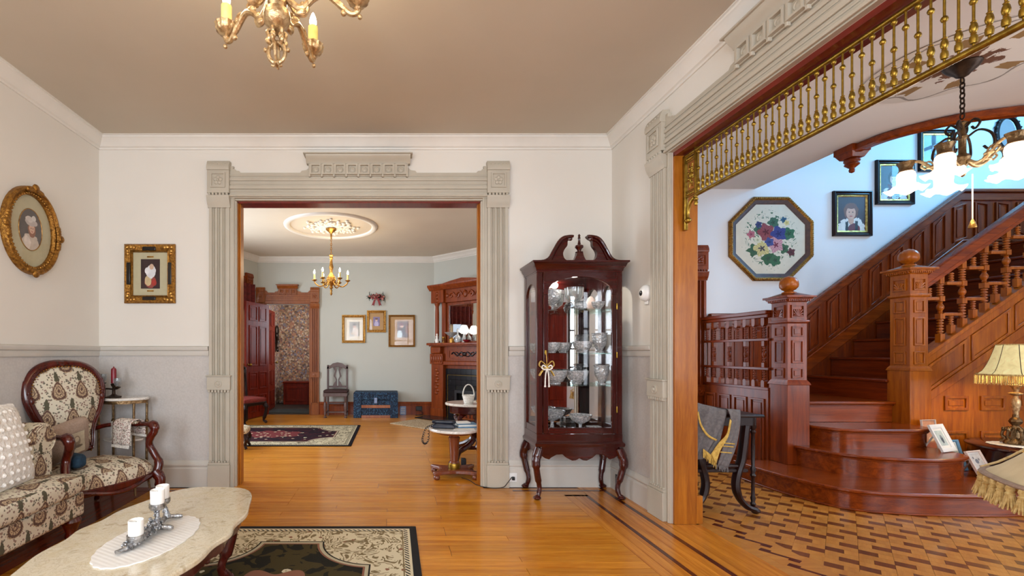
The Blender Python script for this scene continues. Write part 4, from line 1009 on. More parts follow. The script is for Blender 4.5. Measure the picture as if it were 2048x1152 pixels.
for (fx_, fz_, r_, cc, ce) in [(-.02, -.20, .06, (44, 96, 58), (36, 70, 48)), (.05, -.22, .05, (58, 110, 74), (36, 70, 48)), (-.17, -.115, .055, (44, 92, 58), (36, 70, 48)), (.19, .055, .055, (56, 112, 78), (36, 70, 48)), (.03, .17, .05, (66, 106, 80), (36, 70, 48)), (-.12, .10, .045, (66, 106, 80), (36, 70, 48)), (.14, -.10, .045, (60, 104, 72), (36, 70, 48)), (-.045, .075, .075, (152, 72, 78), (92, 30, 40)), (.085, .055, .07, (58, 66, 138), (30, 34, 92)), (.055, -.06, .068, (212, 160, 170), (110, 30, 60)), (-.09, -.095, .07, (226, 212, 140), (60, 50, 60)), (-.01, -.03, .04, (62, 80, 150), (30, 40, 90)), (-.20, .05, .035, (190, 110, 124), (130, 60, 80)), (.215, -.135, .035, (92, 40, 50), (60, 20, 30)), (-.12, .15, .03, (52, 56, 110), (30, 34, 80)), (.14, .2, .028, (40, 90, 120), (30, 60, 90)), (.17, .17, .024, (220, 206, 140), (180, 160, 90)), (-.13, -.01, .03, (226, 222, 196), (160, 160, 120))]:
    fx_, fz_, r_ = fx_*1.15, fz_*1.15, r_*1.25
    dx = t.math('SUBTRACT', x_, fx_); dz_ = t.math('SUBTRACT', z_, fz_); an = t.math('ARCTAN2', dz_, dx)
    d_ = t.math('DIVIDE', t.math('SQRT', t.math('ADD', t.math('MULTIPLY', dx, dx), t.math('MULTIPLY', dz_, dz_))), r_)
    d_ = t.math('ADD', d_, t.math('MULTIPLY', t.math('COSINE', t.math('MULTIPLY', an, 5)), .16)); d_ = t.math('ADD', d_, t.math('MULTIPLY', n5, .5))
    c = t.mix(t.math('LESS_THAN', d_, 1.0), c, t.mix(t.math('MULTIPLY', t.math('FRACT', t.math('MULTIPLY', an, 2.5)), .5), srgb(*cc), srgb(*ce)))
    c = t.mix(t.math('LESS_THAN', d_, .3), c, srgb(*ce))
t.fin(c, .8)
OC = octo(.5)
oc = framed('octagonal_picture', 'octagonal gilt frame with embroidered pansies on cream ground', (hx(1540), YH-.001, hz(478.5)), 0, OC, [(0, 0), (0, .02), (.012, .034), (.03, .036), (.04, .026), (.044, .022), (.044, 0)], 'gold_leaf', .044, None, None, ('needlework', shrink(OC, .08), (0, 0)))
MB().mould(shrink(OC, .042), [(0, .002), (0, .024), (.018, .018), (.034, .012), (.034, .002)], closed=True, M=RX).build('inner_band', 'frame_brown', oc)
MB().mould(shrink(OC, .075), [(0, .002), (0, .014), (.012, .008), (.012, .002)], closed=True, M=RX).build('gilt_slip', 'frame_brown', oc)
m = MB(); o_ = shrink(OC, .02)
for i in range(8):
    a, b = Vector(o_[i]), Vector(o_[(i+1) % 8])
    for k in range(16):
        p = a.lerp(b, (k+.5)/16); m.ball((p.x, -.036, p.y), (.011, .006, .011), 6, 4)
m.build('carved_beading', 'gold_leaf', oc)
# portraits on the stair wall
def portrait(nm, lab, cpx, cpy, w_, h_, bg, shapes):
    pmn = nm+'_print_'+str(cpx); picture_print(pmn, bg, shapes)
    r = framed(nm, lab, (hx(cpx), YH-.001, hz(cpy)), 0, rect(w_/2, h_/2), fprof(.05, .035), 'walnut_dark', .05, None, None, (pmn, rect(w_/2-.06, h_/2-.06), (0, 0)), ('gold_bright', .022))
    return r
portrait('portrait', 'portrait of a person in white blouse with black collar and dark red sash', 1702, 428, .46, .537, (72, 44, 48),
    [('e', -.0, -.19, .17, .15, (226, 222, 216)), ('e', .03, -.19, .07, .08, (110, 30, 40)), ('e', -.005, .035, .088, .098, (120, 66, 40)), ('e', -.005, -.075, .034, .05, (206, 156, 130), 0), ('e', -.005, .01, .056, .076, (214, 164, 138), .05), ('e', -.005, .095, .07, .035, (116, 62, 36)), ('e', -.026, .02, .009, .006, (50, 34, 30), 0), ('e', .016, .02, .009, .006, (50, 34, 30), 0), ('e', -.005, -.028, .02, .006, (170, 70, 66), 0), ('b', -.055, -.15, .016, .055, (30, 26, 30)), ('b', .06, -.14, .016, .055, (30, 26, 30))])
portrait('portrait', 'portrait of a dark-haired person in white sleeves and dark red vest', 1787, 365.5, .453, .53, (78, 88, 100),
    [('e', -.0, -.19, .16, .15, (216, 218, 220)), ('b', .0, -.15, .07, .12, (96, 34, 42)), ('e', .0, .06, .072, .085, (44, 32, 34)), ('e', .0, -.04, .026, .04, (206, 168, 150), 0), ('e', .0, .04, .046, .062, (214, 178, 160), .05), ('e', .0, .095, .055, .026, (44, 32, 34)), ('e', -.018, .045, .008, .005, (40, 30, 30), 0), ('e', .018, .045, .008, .005, (40, 30, 30), 0), ('e', 0, .008, .016, .005, (160, 74, 76), 0)])
portrait('portrait', 'dim blue portrait highest of the three on the stair wall', 1870, 302, .42, .5, (52, 76, 104),
    [('e', 0, -.17, .14, .12, (70, 88, 116)), ('e', 0, .03, .06, .075, (40, 44, 60)), ('e', 0, .02, .04, .055, (150, 150, 160), .05)])
# oval mirror
mr = thing('wall_mirror', 'small oval mirror in a dark carved frame high on the stair wall', 'mirror', (hx(2013), YH-.001, hz(268)))
MB().mould(oval(.15, .21), [(0, 0), (0, .025), (.02, .035), (.035, .02), (.035, 0)], closed=True, M=RX).build('frame', 'walnut_dark', mr, smooth=40)
MB().prism(oval(.12, .18), -.012, -.004, 'xz').build('mirror_glass', 'mirror', mr, smooth=0)
m = MB()
for k in range(18): a = 2*PI*k/18; m.ball((.152*math.cos(a), -.015, .212*math.sin(a)), .016, 6, 5)
m.ball((0, -.02, .24), (.045, .015, .03), 8, 6); m.build('carved_edge', 'walnut_dark', mr)
# ------------------------------------------------------------------ things in the stair hall
def patch(L, R, n=10, k=6, wave=0, wn=3, axis=1):
    """surface between two polylines (world points), optional ripple"""
    L = spline(L, k); R = spline(R, k); vs = []; fs = []; rows = len(L)
    for i in range(rows):
        a, b = Vector(L[i]), Vector(R[i])
        for j in range(n+1):
            t_ = j/n; p = a.lerp(b, t_)
            if wave: p[axis] += wave*math.sin(t_*wn*2*PI+i*.35)
            vs.append(tuple(p))
    for i in range(rows-1):
        for j in range(n): q = i*(n+1)+j; fs.append((q, q+1, q+n+2, q+n+1))
    return MB().add(vs, fs)
def solid(o, th=.006):
    s = o.modifiers.new('thick', 'SOLIDIFY'); s.thickness = th; s.offset = 0; return o
# hall table with lyre ends
ht = thing('hall_table', 'dark walnut table with curved lyre legs beside the oak jamb', 'table', (2.475, 3.75, 0))
MB().box(-.285, .285, -.41, .41, .735, .757).build('top', 'walnut_dark', ht, bevel=.008)
MB().box(-.245, .245, -.36, .36, .665, .735).build('apron', 'walnut_dark', ht, bevel=.004)
MB().box(-.20, .20, -.36, .36, .315, .34).build('shelf', 'walnut_dark', ht, bevel=.005)
for e in (-1, 1):
    for s in (-1, 1):
        yy = e*.345
        m = MB(); m.tube(spline([(s*.19, yy, .67), (s*.17, yy, .5), (s*.155, yy, .40), (s*.125, yy, .30), (s*.115, yy, .21), (s*.14, yy, .12), (s*.2, yy, .055), (s*.27, yy, .03)], 5), [.036]*12+[.034]*12+[.03]*11+[.026], 8, flat=.75)
        m.ball((s*.265, yy, .022), (.035, .028, .022), 8, 6); m.build('curved_leg', 'walnut_dark', ht)
        m = MB(); m.lathe([(.012, .06), (.02, .075), (.012, .09), (.018, .12), (.012, .14), (.011, .27), (.02, .29), (.013, .31), (.02, .34), (.011, .36), (.014, .5), (.012, .6), (.02, .62), (.014, .635), (.022, .65), (.02, .735)], (s*.245, yy, 0), 12); m.build('turned_spindle', 'walnut_dark', ht)
    m = MB(); m.tube([(-.15, e*.345, .36), (.15, e*.345, .36)], .018, 8); m.build('cross_rail', 'walnut_dark', ht)
# shawl thrown over its near end
sh = thing('shawl', 'grey fringed shawl with gold stripes thrown over the dark hall table', 'shawl', (2.42, 3.34, .76)); SO = -Vector(sh.location)
def pw(px, py, Y): return tuple(P(px, py, Y))
body = solid(patch([(2.22, 3.62, .775), (2.22, 3.42, .79), pw(1391, 806, 3.32), pw(1388, 850, 3.315), pw(1386, 890, 3.31), pw(1386, 925, 3.31)],
    [(2.52, 3.62, .768), (2.51, 3.42, .775), pw(1452, 822, 3.325), pw(1450, 850, 3.305), pw(1440, 880, 3.30), pw(1424, 908, 3.30)], 18, 6, .012, 2.2).build('drape', 'shawl_grey', sh)); body.location = SO
tail = solid(patch([(2.50, 3.6, .775), (2.49, 3.4, .785), pw(1455, 820, 3.30), pw(1462, 850, 3.288), pw(1448, 890, 3.285), pw(1434, 930, 3.285)],
    [(2.60, 3.6, .770), (2.60, 3.4, .776), pw(1481, 822, 3.315), pw(1480, 850, 3.30), pw(1470, 895, 3.295), pw(1456, 936, 3.295)], 12, 6, .006, 1.5).build('tail', 'shawl_grey', sh)); tail.location = SO
o = solid(patch([pw(1460, 838, 3.280), pw(1453, 868, 3.276), pw(1437, 886, 3.276), pw(1422, 908, 3.28)], [pw(1463, 842, 3.28), pw(1456, 874, 3.276), pw(1441, 900, 3.276), pw(1432, 928, 3.276)], 8, 6).build('gold_border', 'shawl_gold', sh), .004); o.location = SO
o = solid(patch([pw(1394, 825, 3.296), pw(1400, 850, 3.285), pw(1414, 872, 3.284), pw(1432, 882, 3.276)], [pw(1397, 823, 3.296), pw(1403, 848, 3.285), pw(1417, 869, 3.284), pw(1434, 879, 3.276)], 3, 6).build('gold_stripe', 'shawl_gold', sh), .004); o.location = SO
for dy_ in (0, 6, 18):
    o = solid(patch([pw(1447-dy_*.33, 885+dy_, 3.275), pw(1446-dy_*.33, 887+dy_, 3.275)], [pw(1470-dy_*.33, 887+dy_, 3.284), pw(1469-dy_*.33, 889+dy_, 3.284)], 5, 3).build('gold_stripe', 'shawl_gold', sh), .004); o.location = SO
m = MB(); rr = random.Random(4)
for k in range(26):
    t_ = k/25; a = P(lerp(1407, 1432, t_), lerp(912, 932, t_)-14, 3.287); m.tube([a, a+Vector((rr.uniform(-.012, .012), rr.uniform(-.01, .01), -.05-rr.random()*.025))], [.004, .0022], 5)
o = m.build('fringe', 'shawl_gold', sh); o.location = SO
m = MB()
for k in range(24):
    t_ = k/23; a = P(lerp(1434, 1456, t_), lerp(929, 935, t_), 3.29); m.tube([a, a+Vector((rr.uniform(-.008, .008), rr.uniform(-.01, .01), -.025-rr.random()*.016))], [.004, .002], 5)
o = m.build('fringe', 'shawl_grey', sh); o.location = SO
# round console by the stair, doily, lamp
rt = thing('round_table', 'low dark round drum table beside the stair', 'table', (5.62, 3.80, 0))
MB().lathe([(0, .385), (.49, .385), (.5, .392), (.5, .405), (.49, .412), (0, .412)], n=40).build('top', 'mahogany_x', rt)
MB().lathe([(.455, .18), (.465, .2), (.455, .22), (.455, .36), (.47, .385), (.0, .385)], n=40).build('drum', 'mahogany_x', rt)
for k in range(4):
    a = PI/4+k*PI/2; m = MB(); c_, s_ = math.cos(a), math.sin(a)
    m.tube(spline([(.40*c_, .40*s_, .2), (.43*c_, .43*s_, .13), (.40*c_, .40*s_, .07), (.43*c_, .43*s_, .02)], 4), [.035]*5+[.025]*4+[.02]*4, 8); m.ball((.43*c_, .43*s_, .018), (.03, .03, .018), 8, 5); m.build('leg', 'mahogany', rt)
tag(MB().lathe([(0, 0), (.17, 0), (.175, .003), (.17, .006), (0, .006)], n=48, lobes=16, la=.03).build('doily', 'lace_white', loc=(5.42, 3.90, .4135)), 'white lace doily under the lit fringed lamp', 'doily')
lp = thing('table_lamp', 'lit fringed bell shade lamp on an ornate gilt base by the stair', 'lamp', (5.42, 3.92, .4205)); lp.scale = (.63, .63, 1)
m = MB(); m.lathe([(.1, 0), (.11, .012), (.1, .03), (.07, .05), (.06, .11), (.045, .15), (.03, .165), (.05, .18), (.062, .2), (.05, .22), (.03, .235), (.028, .26)], n=18, lobes=8, la=.06); m.build('base', 'antique_brass', lp)
m = MB()
for k in range(6):
    a = k*PI/3; c_, s_ = math.cos(a), math.sin(a); m.tube(spline([(.05*c_, .05*s_, .14), (.10*c_, .10*s_, .12), (.115*c_, .115*s_, .07), (.09*c_, .09*s_, .05), (.10*c_, .10*s_, .03), (.135*c_, .135*s_, .018)], 4), .014, 6); m.ball((.10*c_, .10*s_, .125), .022, 8, 6)
m.build('scroll_foot', 'antique_brass', lp)
MB().lathe([(.025, .26), (.034, .3), (.046, .35), (.044, .38), (.026, .405), (.02, .42), (.05, .432), (.066, .44), (.066, .446), (.025, .455), (.03, .48), (.045, .5), (.07, .512), (.07, .518), (.012, .524), (.012, .86)], n=18).build('stem', 'gold_pale', lp)
shp = []
for i in range(9): t_ = i/8; shp.append((lerp(.335, .165, t_**.55), lerp(.60, .868, t_)))
m = MB(); m.lathe(shp, n=40, lobes=8, la=.02, cap=False); solid(m.build('shade', 'lampshade_lit', lp), .004)
m = MB()
for k in range(8): a = 2*PI*k/8; MB().tube([(r*1.022*math.cos(a), r*1.022*math.sin(a), z) for r, z in shp], .004, 6).build('shade_seam', 'dark_bronze', lp)
m = MB(); m.lathe([(.344, .596), (.348, .604), (.344, .612), (.338, .604)], n=40, cap=False); m.tube([(.168*math.cos(2*PI*k/32), .168*math.sin(2*PI*k/32), .868) for k in range(32)], .005, 6, closed=True); m.build('shade_trim', 'fringe_gold', lp)
m = MB(); 
for k in range(130): a = 2*PI*k/130; q = .342+.004*(k % 3); m.tube([(q*math.cos(a), q*math.sin(a), .602), (q*1.01*math.cos(a+.006), q*1.01*math.sin(a+.006), .525-.006*(k % 2))], [.0045, .0065], 5)
m.build('fringe', 'fringe_gold', lp)
l = bpy.data.lights.new('lamp_bulb', 'POINT'); l.energy = 14; l.color = srgb(255, 220, 160)[:3]; l.shadow_soft_size = .05
lo = bpy.data.objects.new('bulb_light', l); COL.objects.link(lo); lo.parent = lp; lo.location = (0, 0, .70)
# near lamp at the frame corner, on a small stand
nl = thing('lamp_stand', 'small dark round stand under the tasselled lamp', 'table', (2.89, 1.78, 0))
MB().lathe([(0, .30), (.2, .30), (.21, .31), (.2, .325), (0, .325)], n=28).build('top', 'mahogany_x', nl)
MB().lathe([(.04, .03), (.05, .06), (.03, .1), (.04, .2), (.03, .26), (.06, .3)], n=14).build('column', 'mahogany', nl)
for k in range(3): a = 2*PI*k/3+.4; MB().tube(spline([(0, 0, .09), (.08*math.cos(a), .08*math.sin(a), .06), (.17*math.cos(a), .17*math.sin(a), .018)], 4), .018, 8).build('foot', 'mahogany', nl)
l2 = thing('tasselled_lamp', 'cream shaded table lamp with gold tassels in the foreground', 'lamp', (2.89, 1.78, .326), math.radians(10))
MB().lathe([(.08, 0), (.085, .02), (.05, .04), (.03, .08), (.05, .14), (.06, .19), (.04, .25), (.02, .28), (.012, .3), (.012, .6)], n=18).build('base', 'antique_brass', l2)
def supel(hw, z, n=48, e=3.2): 
    out = []
    for i in range(n):
        a = 2*PI*i/n+PI/4; c_, s_ = math.cos(a), math.sin(a); r = hw/((abs(c_)**e+abs(s_)**e)**(1/e)); out.append((r*c_, r*s_, z))
    return out
def ringmesh(rows):
    n = len(rows[0]); vs = [p for r in rows for p in r]; fs = []
    for j in range(len(rows)-1):
        for i in range(n): fs.append((j*n+i, j*n+(i+1) % n, (j+1)*n+(i+1) % n, (j+1)*n+i))
    return MB().add(vs, fs)
RZ45 = Matrix.Rotation(PI/4, 4, 'Z')
def r45(rows): return [[tuple(RZ45@Vector(p)) for p in r] for r in rows]
solid(ringmesh(r45([supel(lerp(.315, .10, (i/7)**.8), lerp(.345, .605, i/7)) for i in range(8)])).build('shade', 'shade_cream', l2), .004)
m = MB()
for k in range(4):
    a = k*PI/2; rr_ = [(lerp(.315, .10, (i/7)**.8)*1.235, lerp(.345, .605, i/7)) for i in range(8)]
    MB().tube([(r*math.cos(a), r*math.sin(a), z) for r, z in rr_], .005, 6).build('shade_seam', 'fringe_cream', l2)
MB().tube([tuple(RZ45@Vector(p)) for p in supel(.318, .345)], .014, 8, closed=True, flat=.7).build('shade_braid', 'taupe_fabric', l2)
ts = None; pp = [RZ45@Vector(p) for p in supel(.32, .325, 34)]
for k, p in enumerate(pp):
    if ts is None:
        m = MB(); m.lathe([(.0, .02), (.012, .012), (.015, 0), (.011, -.012), (.016, -.018), (.013, -.026)], n=10)
        for q in range(14):
            a = 2*PI*q/14; m.tube([(.009*math.cos(a), .009*math.sin(a), -.02), (.016*math.cos(a), .016*math.sin(a), -.05), ((.022+.006*(q % 2))*math.cos(a), (.022+.006*(q % 2))*math.sin(a), -.085)], [.004, .0045, .003], 5)
        ts = m.build('tassel', 'fringe_gold', l2); ts.location = p
    else: cp(ts, l2, p, (0, 0, k*.7))
# picture frames and card set on the steps
picture_print('card_print_1', (206, 220, 216), [('e', .0, -.01, .018, .035, (70, 80, 92)), ('e', .0, .012, .012, .016, (120, 130, 140))])
def standing(nm, lab, loc, rz, w_, h_, fm, prt, tilt=-.32, fwid=.022):
    r = thing(nm, lab, 'picture frame', loc, rz); th = .016
    R = Matrix.Translation((0, 0, 0))@Matrix.Rotation(tilt, 4, 'X')@Matrix.Translation((0, 0, h_/2))
    pts = rect(w_/2, h_/2)
    MB().mould(pts, [(0, 0), (0, th), (fwid*.6, th), (fwid, th*.6), (fwid, 0)], closed=True, M=R@RX).build('frame', fm, r, smooth=30)
    MB().prism(rect(w_/2-.01, h_/2-.01), -.003, .002, 'xz', R).build('backing', 'paper_white', r, smooth=0)
    o = MB().prism(rect(w_/2-fwid*1.6, h_/2-fwid*1.6), -.0045, -.003, 'xz').build('print', prt, r, smooth=0); o.matrix_local = R
    b = MB().tube([R@Vector((0, .004, h_*.25)), Vector((0, math.sin(-tilt)*h_*.5+h_*.42, .004))], .006, 6).build('strut', fm, r)
    return r
standing('picture_frame', 'white tilted photo frame on the second step', (4.845, 3.93, .353), math.radians(18), .21, .24, 'white_plastic', 'card_print_1', -.38, .034)
picture_print('card_print_2', (228, 226, 224), [('e', 0, .02, .022, .02, (120, 126, 140)), ('e', -.03, .05, .01, .01, (120, 120, 130)), ('e', .035, .035, .01, .01, (120, 120, 130)), ('e', 0, -.03, .012, .02, (126, 130, 140))])
standing('picture_frame', 'rose gold photo frame with sprig print on the lowest step', (5.0, 3.80, .169), math.radians(16), .20, .22, 'pottery_pink', 'card_print_2', -.40, .016)
standing('picture_frame', 'pale blue framed card half hidden behind the rose gold frame', (5.03, 4.0, .169), math.radians(10), .16, .27, 'blue_cover', 'card_print_1', -.25, .02)
picture_print('card_print_3', (214, 150, 112), [('b', 0, -.03, .06, .03, (190, 110, 84)), ('e', .02, .03, .03, .02, (230, 190, 150))])
standing('greeting_card', 'orange and red printed card standing behind the white frame', (5.03, 4.20, .169), math.radians(6), .15, .42, 'paper_white', 'card_print_3', -.1, .004)

# hall chandelier
HC = (3.83, 3.03)
hc = thing('hall_chandelier', 'brass chandelier with frilled white glass shades hanging on a chain in the hall', 'chandelier', (HC[0], HC[1], 2.36))
zo = 2.36
MB().lathe([(0, ZC-zo), (.085, ZC-zo), (.09, ZC-zo-.02), (.07, ZC-zo-.05), (.04, ZC-zo-.075), (.03, ZC-zo-.09), (.012, ZC-zo-.1), (0, ZC-zo-.105)], n=18).build('canopy', 'dark_bronze', hc)
lk = None; z = ZC-zo-.12; k = 0
while z > .42:
    if lk is None:
        lk = MB().tube([(.012*math.cos(a), 0, .022*math.sin(a)) for a in [2*PI*i/12 for i in range(12)]], .0042, 6, closed=True).build('chain_link', 'dark_bronze', hc); lk.location = (0, 0, z)
    else: cp(lk, hc, (0, 0, z), (0, 0, (k % 2)*PI/2))
    z -= .034; k += 1
m = MB(); m.lathe([(.006, .42), (.03, .40), (.014, .385), (.014, .33), (.03, .31), (.018, .29), (.018, .2), (.04, .17), (.03, .13), (.016, .1), (.024, .08), (.014, .05), (0, .04)], n=14)
m.build('centre_column', 'antique_brass', hc)
for k in range(4):
    a = k*PI/2+.4; R = Matrix.Rotation(a, 4, 'Z')
    MB().tube([R@Vector(p) for p in spline([(.015, 0, .37), (.05, 0, .41), (.075, 0, .38), (.055, 0, .345), (.04, 0, .365)], 5)], .007, 6).build('crown_scroll', 'dark_bronze', hc)
    MB().tube([R@Vector(p) for p in spline([(.02, 0, .30), (.07, 0, .33), (.12, 0, .29), (.135, 0, .22), (.11, 0, .19), (.09, 0, .215)], 5)], .007, 6).build('crown_scroll', 'dark_bronze', hc)
arm0 = None
for k in range(5):
    a = math.radians(-14+72*k)
    if arm0 is None:
        arm0 = MB().tube(spline([(.02, 0, .15), (.07, 0, .11), (.12, 0, .13), (.18, 0, .20), (.235, 0, .215), (.25, 0, .19)], 6), [.012]*10+[.010]*20+[.009], 8).tube(spline([(.10, 0, .12), (.14, 0, .19), (.18, 0, .17), (.16, 0, .14)], 5), .006, 6).ball((.13, 0, .15), (.03, .012, .014), 8, 6).build('arm', 'gold_pale', hc); arm0.rotation_euler = (0, 0, a)
        MB().lathe([(.016, .2), (.045, .215), (.048, .22), (.036, .19), (.034, .165), (.04, .155), (.03, .15), (0, .15)], (.25, 0, 0), 18, lobes=12, la=.03).build('shade_holder', 'antique_brass', arm0)
        rows = []
        for (r, z, la) in ((.03, .155, 0), (.043, .14, 0), (.047, .115, 0), (.044, .085, 0), (.046, .062, .02), (.062, .04, .08), (.086, .026, .14), (.1, .022, .2)):
            rows.append([(.25+r*(1+la*.6*math.cos(6*t_))*math.cos(t_), r*(1+la*.6*math.cos(6*t_))*math.sin(t_), z+la*.075*math.cos(6*t_)) for t_ in [2*PI*i/36 for i in range(36)]])
        solid(ringmesh(rows).build('glass_shade', 'frosted_lit', arm0), .003)
    else: cptree(arm0, hc, None, (0, 0, a))
m = MB(); m.tube([(.03, -.03, .05), (.03, -.03, -.265)], .0035, 6); m.build('pull_cord', 'pottery_pink', hc)
MB().lathe([(.004, -.25), (.012, -.27), (.014, -.28), (.02, -.3), (.02, -.308), (0, -.31)], (.03, -.03, 0), 12).build('pull_knob', 'gold_bright', hc)
for k in range(5):
    a = math.radians(-14+72*k); l = bpy.data.lights.new('hall_bulb', 'POINT'); l.energy = 3.5; l.color = srgb(255, 236, 205)[:3]; l.shadow_soft_size = .03
    lo = bpy.data.objects.new('bulb_light', l); COL.objects.link(lo); lo.parent = hc; lo.location = (.25*math.cos(a), .25*math.sin(a), .01)
# painted ceiling ornament round the canopy
t = NT('ceiling_ornament'); v = t.coord('Object'); x_, y_, _ = t.sep(v); rr_ = t.math('SQRT', t.math('ADD', t.math('MULTIPLY', x_, x_), t.math('MULTIPLY', y_, y_))); an = t.math('ARCTAN2', y_, x_)
n1 = t.noise(v, 16, 4, .6, 1.0); dr_ = t.math('ADD', rr_, t.math('MULTIPLY', t.math('COSINE', t.math('MULTIPLY', an, 8)), .035))
ring = t.math('LESS_THAN', t.math('ABSOLUTE', t.math('SUBTRACT', dr_, .42)), t.math('MULTIPLY', n1, .018))
leaf = t.math('MULTIPLY', t.math('GREATER_THAN', t.math('COSINE', t.math('MULTIPLY', an, 8)), .55), t.math('LESS_THAN', t.math('ABSOLUTE', t.math('SUBTRACT', rr_, .31)), t.math('MULTIPLY', n1, .11)))
rose = t.math('LESS_THAN', dr_, t.math('MULTIPLY', n1, .30))
c = t.mix(ring, srgb(224, 216, 206), srgb(150, 140, 130)); c = t.mix(leaf, c, srgb(150, 116, 70)); c = t.mix(rose, c, srgb(110, 72, 50)); t.fin(c, .8)
cm = MB().lathe([(0, 0), (.47, 0), (.48, .006), (.47, .012), (0, .012)], n=48).build('ceiling_medallion', 'ceiling_ornament', loc=(HC[0], HC[1], ZC-.0125)); tag(cm, 'painted leafy ceiling medallion above the hall chandelier', 'medallion')
# wall sensor, outlets
s_ = thing('wall_sensor', 'round white motion sensor on the narrow wall beside the hall opening', 'sensor', (XR-.001, 3.525, 1.685), -PI/2)
MB().lathe([(0, 0), (.062, 0), (.066, .012), (.06, .03), (.045, .045), (.02, .052), (0, .053)], n=24, M=Matrix.Rotation(PI/2, 4, 'X')).build('housing', 'white_plastic', s_)
MB().ball((0, -.05, .0), (.022, .01, .022), 12, 8).build('lens', 'black_plastic', s_)
MB().box(-.02, .02, -.012, 0, -.09, -.06).build('mount', 'white_plastic', s_, bevel=.003)
# ------------------------------------------------------------------ parlour furniture
def soft_box(cx, cy, cz, sx, sy, sz, r, n=6, puff=0.0, M=None):
    """rounded cushion block: superellipsoid-ish grid"""
    m = MB(); vs = []; fs = []; N = 14
    bm = bmesh.new(); bmesh.ops.create_cube(bm, size=1.0)
    bmesh.ops.subdivide_edges(bm, edges=bm.edges[:], cuts=n, use_grid_fill=True)
    for v in bm.verts:
        p = Vector((v.co.x*sx, v.co.y*sy, v.co.z*sz)); h = Vector((sx/2-r, sy/2-r, sz/2-r))
        q = Vector((max(-h.x, min(h.x, p.x)), max(-h.y, min(h.y, p.y)), max(-h.z, min(h.z, p.z)))); d = p-q
        if d.length > 1e-6: p = q+d.normalized()*r
        if puff: p.z += puff*math.copysign(1, v.co.z)*max(0, (1-(2*v.co.x)**2))*max(0, (1-(2*v.co.y)**2))
        v.co = p
    bm.verts.ensure_lookup_table(); vs = [v.co[:] for v in bm.verts]; fs = [[v.index for v in f.verts] for f in bm.faces]; bm.free()
    T = Matrix.Translation((cx, cy, cz)); return m.add(vs, fs, T if M is None else M)
# --- sofa
so = thing('sofa', 'cream damask sofa with wooden feet along the wall', 'sofa', (-2.32, 2.05, 0))
Y0s, Y1s = -.97, .87
MB().box(-.33, .32, Y0s, Y1s, .172, .325).build('base', 'damask', so, bevel=.02, seg=3)
for (a, b) in ((Y0s+.0, -.06), (-.05, Y1s)):
    soft_box(.02, (a+b)/2, .385, .66, b-a, .13, .045, 6, .018).build('seat_cushion', 'damask', so, smooth=60)
soft_box(-.25, (Y0s+Y1s)/2, .58, .18, Y1s-Y0s, .56, .07, 6).build('backrest', 'damask', so, smooth=60)
for s in (-1, 1):
    yy = Y1s-.12 if s > 0 else Y0s+.12
    m = MB(); pr = [(-.08, .40), (.10, .40), (.10, .60)]+arc(.02, .675, .105, -30, 200, 12)+[(-.08, .62)]
    m.prism([(yy+a, z) for a, z in pr], -.33, .13, 'yz'); ar = m.build('arm', 'damask', so, bevel=.02, seg=3)
    m = MB(); m.tube([(.135, yy+.02+.085*math.cos(t_*2*PI/20), .675+.085*math.sin(t_*2*PI/20)) for t_ in range(20)], .006, 6, closed=True); m.build('arm_piping', 'damask', ar)
for sx in (-.28, .27):
    for sy in (Y0s+.08, Y1s-.06):
        m = MB(); m.lathe([(.05, .175), (.06, .15), (.045, .12), (.03, .08), (.035, .05), (.028, .02), (.03, 0)], (sx, sy, 0), 12); m.build('foot', 'chair_frame_wood', so)
cr = thing('crochet_pillow', 'white crochet pillow leaning on the sofa back', 'pillow', (-2.20, 2.45, .445), 0)
Mp = Matrix.Translation((0, 0, .235))@Matrix.Rotation(math.radians(8), 4, 'Z')@Matrix.Rotation(math.radians(-14), 4, 'Y')@Matrix.Rotation(PI/2, 4, 'Y')
soft_box(0, 0, 0, .46, .52, .10, .045, 8, .045, M=Mp).build('cover', 'crochet', cr, smooth=60)
m = MB()
for k in range(9):
    for j in range(9):
        p = Mp@Vector(((k-4)*.048, (j-4)*.054, .095-.045*(((k-4)/4.5)**2+((j-4)/4.5)**2)*.9)); m.ball(p, .0135, 6, 5)
m.build('bobble_stitch', 'crochet', cr)['kind'] = 'stuff'
m = MB(); pts = []
for i in range(64):
    t_ = i/64*4; s_ = int(t_); f_ = t_-s_; a, b = [((-.23, -.26), (.23, -.26)), ((.23, -.26), (.23, .26)), ((.23, .26), (-.23, .26)), ((-.23, .26), (-.23, -.26))][s_]
    w_ = .012*(i % 2); p = Vector((lerp(a[0], b[0], f_), lerp(a[1], b[1], f_), 0)); p = p*(1+w_); pts.append(Mp@p)
m.tube(pts, .012, 6, closed=True); m.build('scalloped_edge', 'crochet', cr)
# --- balloon-back armchair
AC = thing('armchair', 'carved mahogany balloon-back armchair in cream damask in the corner', 'armchair', (-2.255, 3.375, 0), math.radians(65))
def lean(x, y, z): return (x, y+max(0, z-.42)*.16, z)
bo = [(.0, 1.155), (.11, 1.145), (.20, 1.11), (.265, 1.04), (.29, .95), (.285, .86), (.25, .76), (.205, .68), (.175, .60), (.165, .52), (.15, .46)]
bo3 = spline([(x, 0, z) for x, z in bo], 4); ro = [(x, z) for x, _, z in bo3]
full = ro+[(-x, z) for x, z in reversed(ro[1:])]
yb_ = .25
m = MB(); m.tube([lean(x*.93, yb_, z-.02 if z > 1 else z) for x, z in full], [.033 if abs(z) > .7 else .028 for x, z in full], 10, closed=True, flat=.85); m.build('back_frame', 'chair_frame_wood', AC)
m = MB()
for s in (-1, 1): m.ball(lean(s*.255, yb_-.028, .86), (.02, .014, .035), 8, 6); m.ball(lean(s*.268, yb_-.028, .92), (.016, .012, .02), 8, 6)
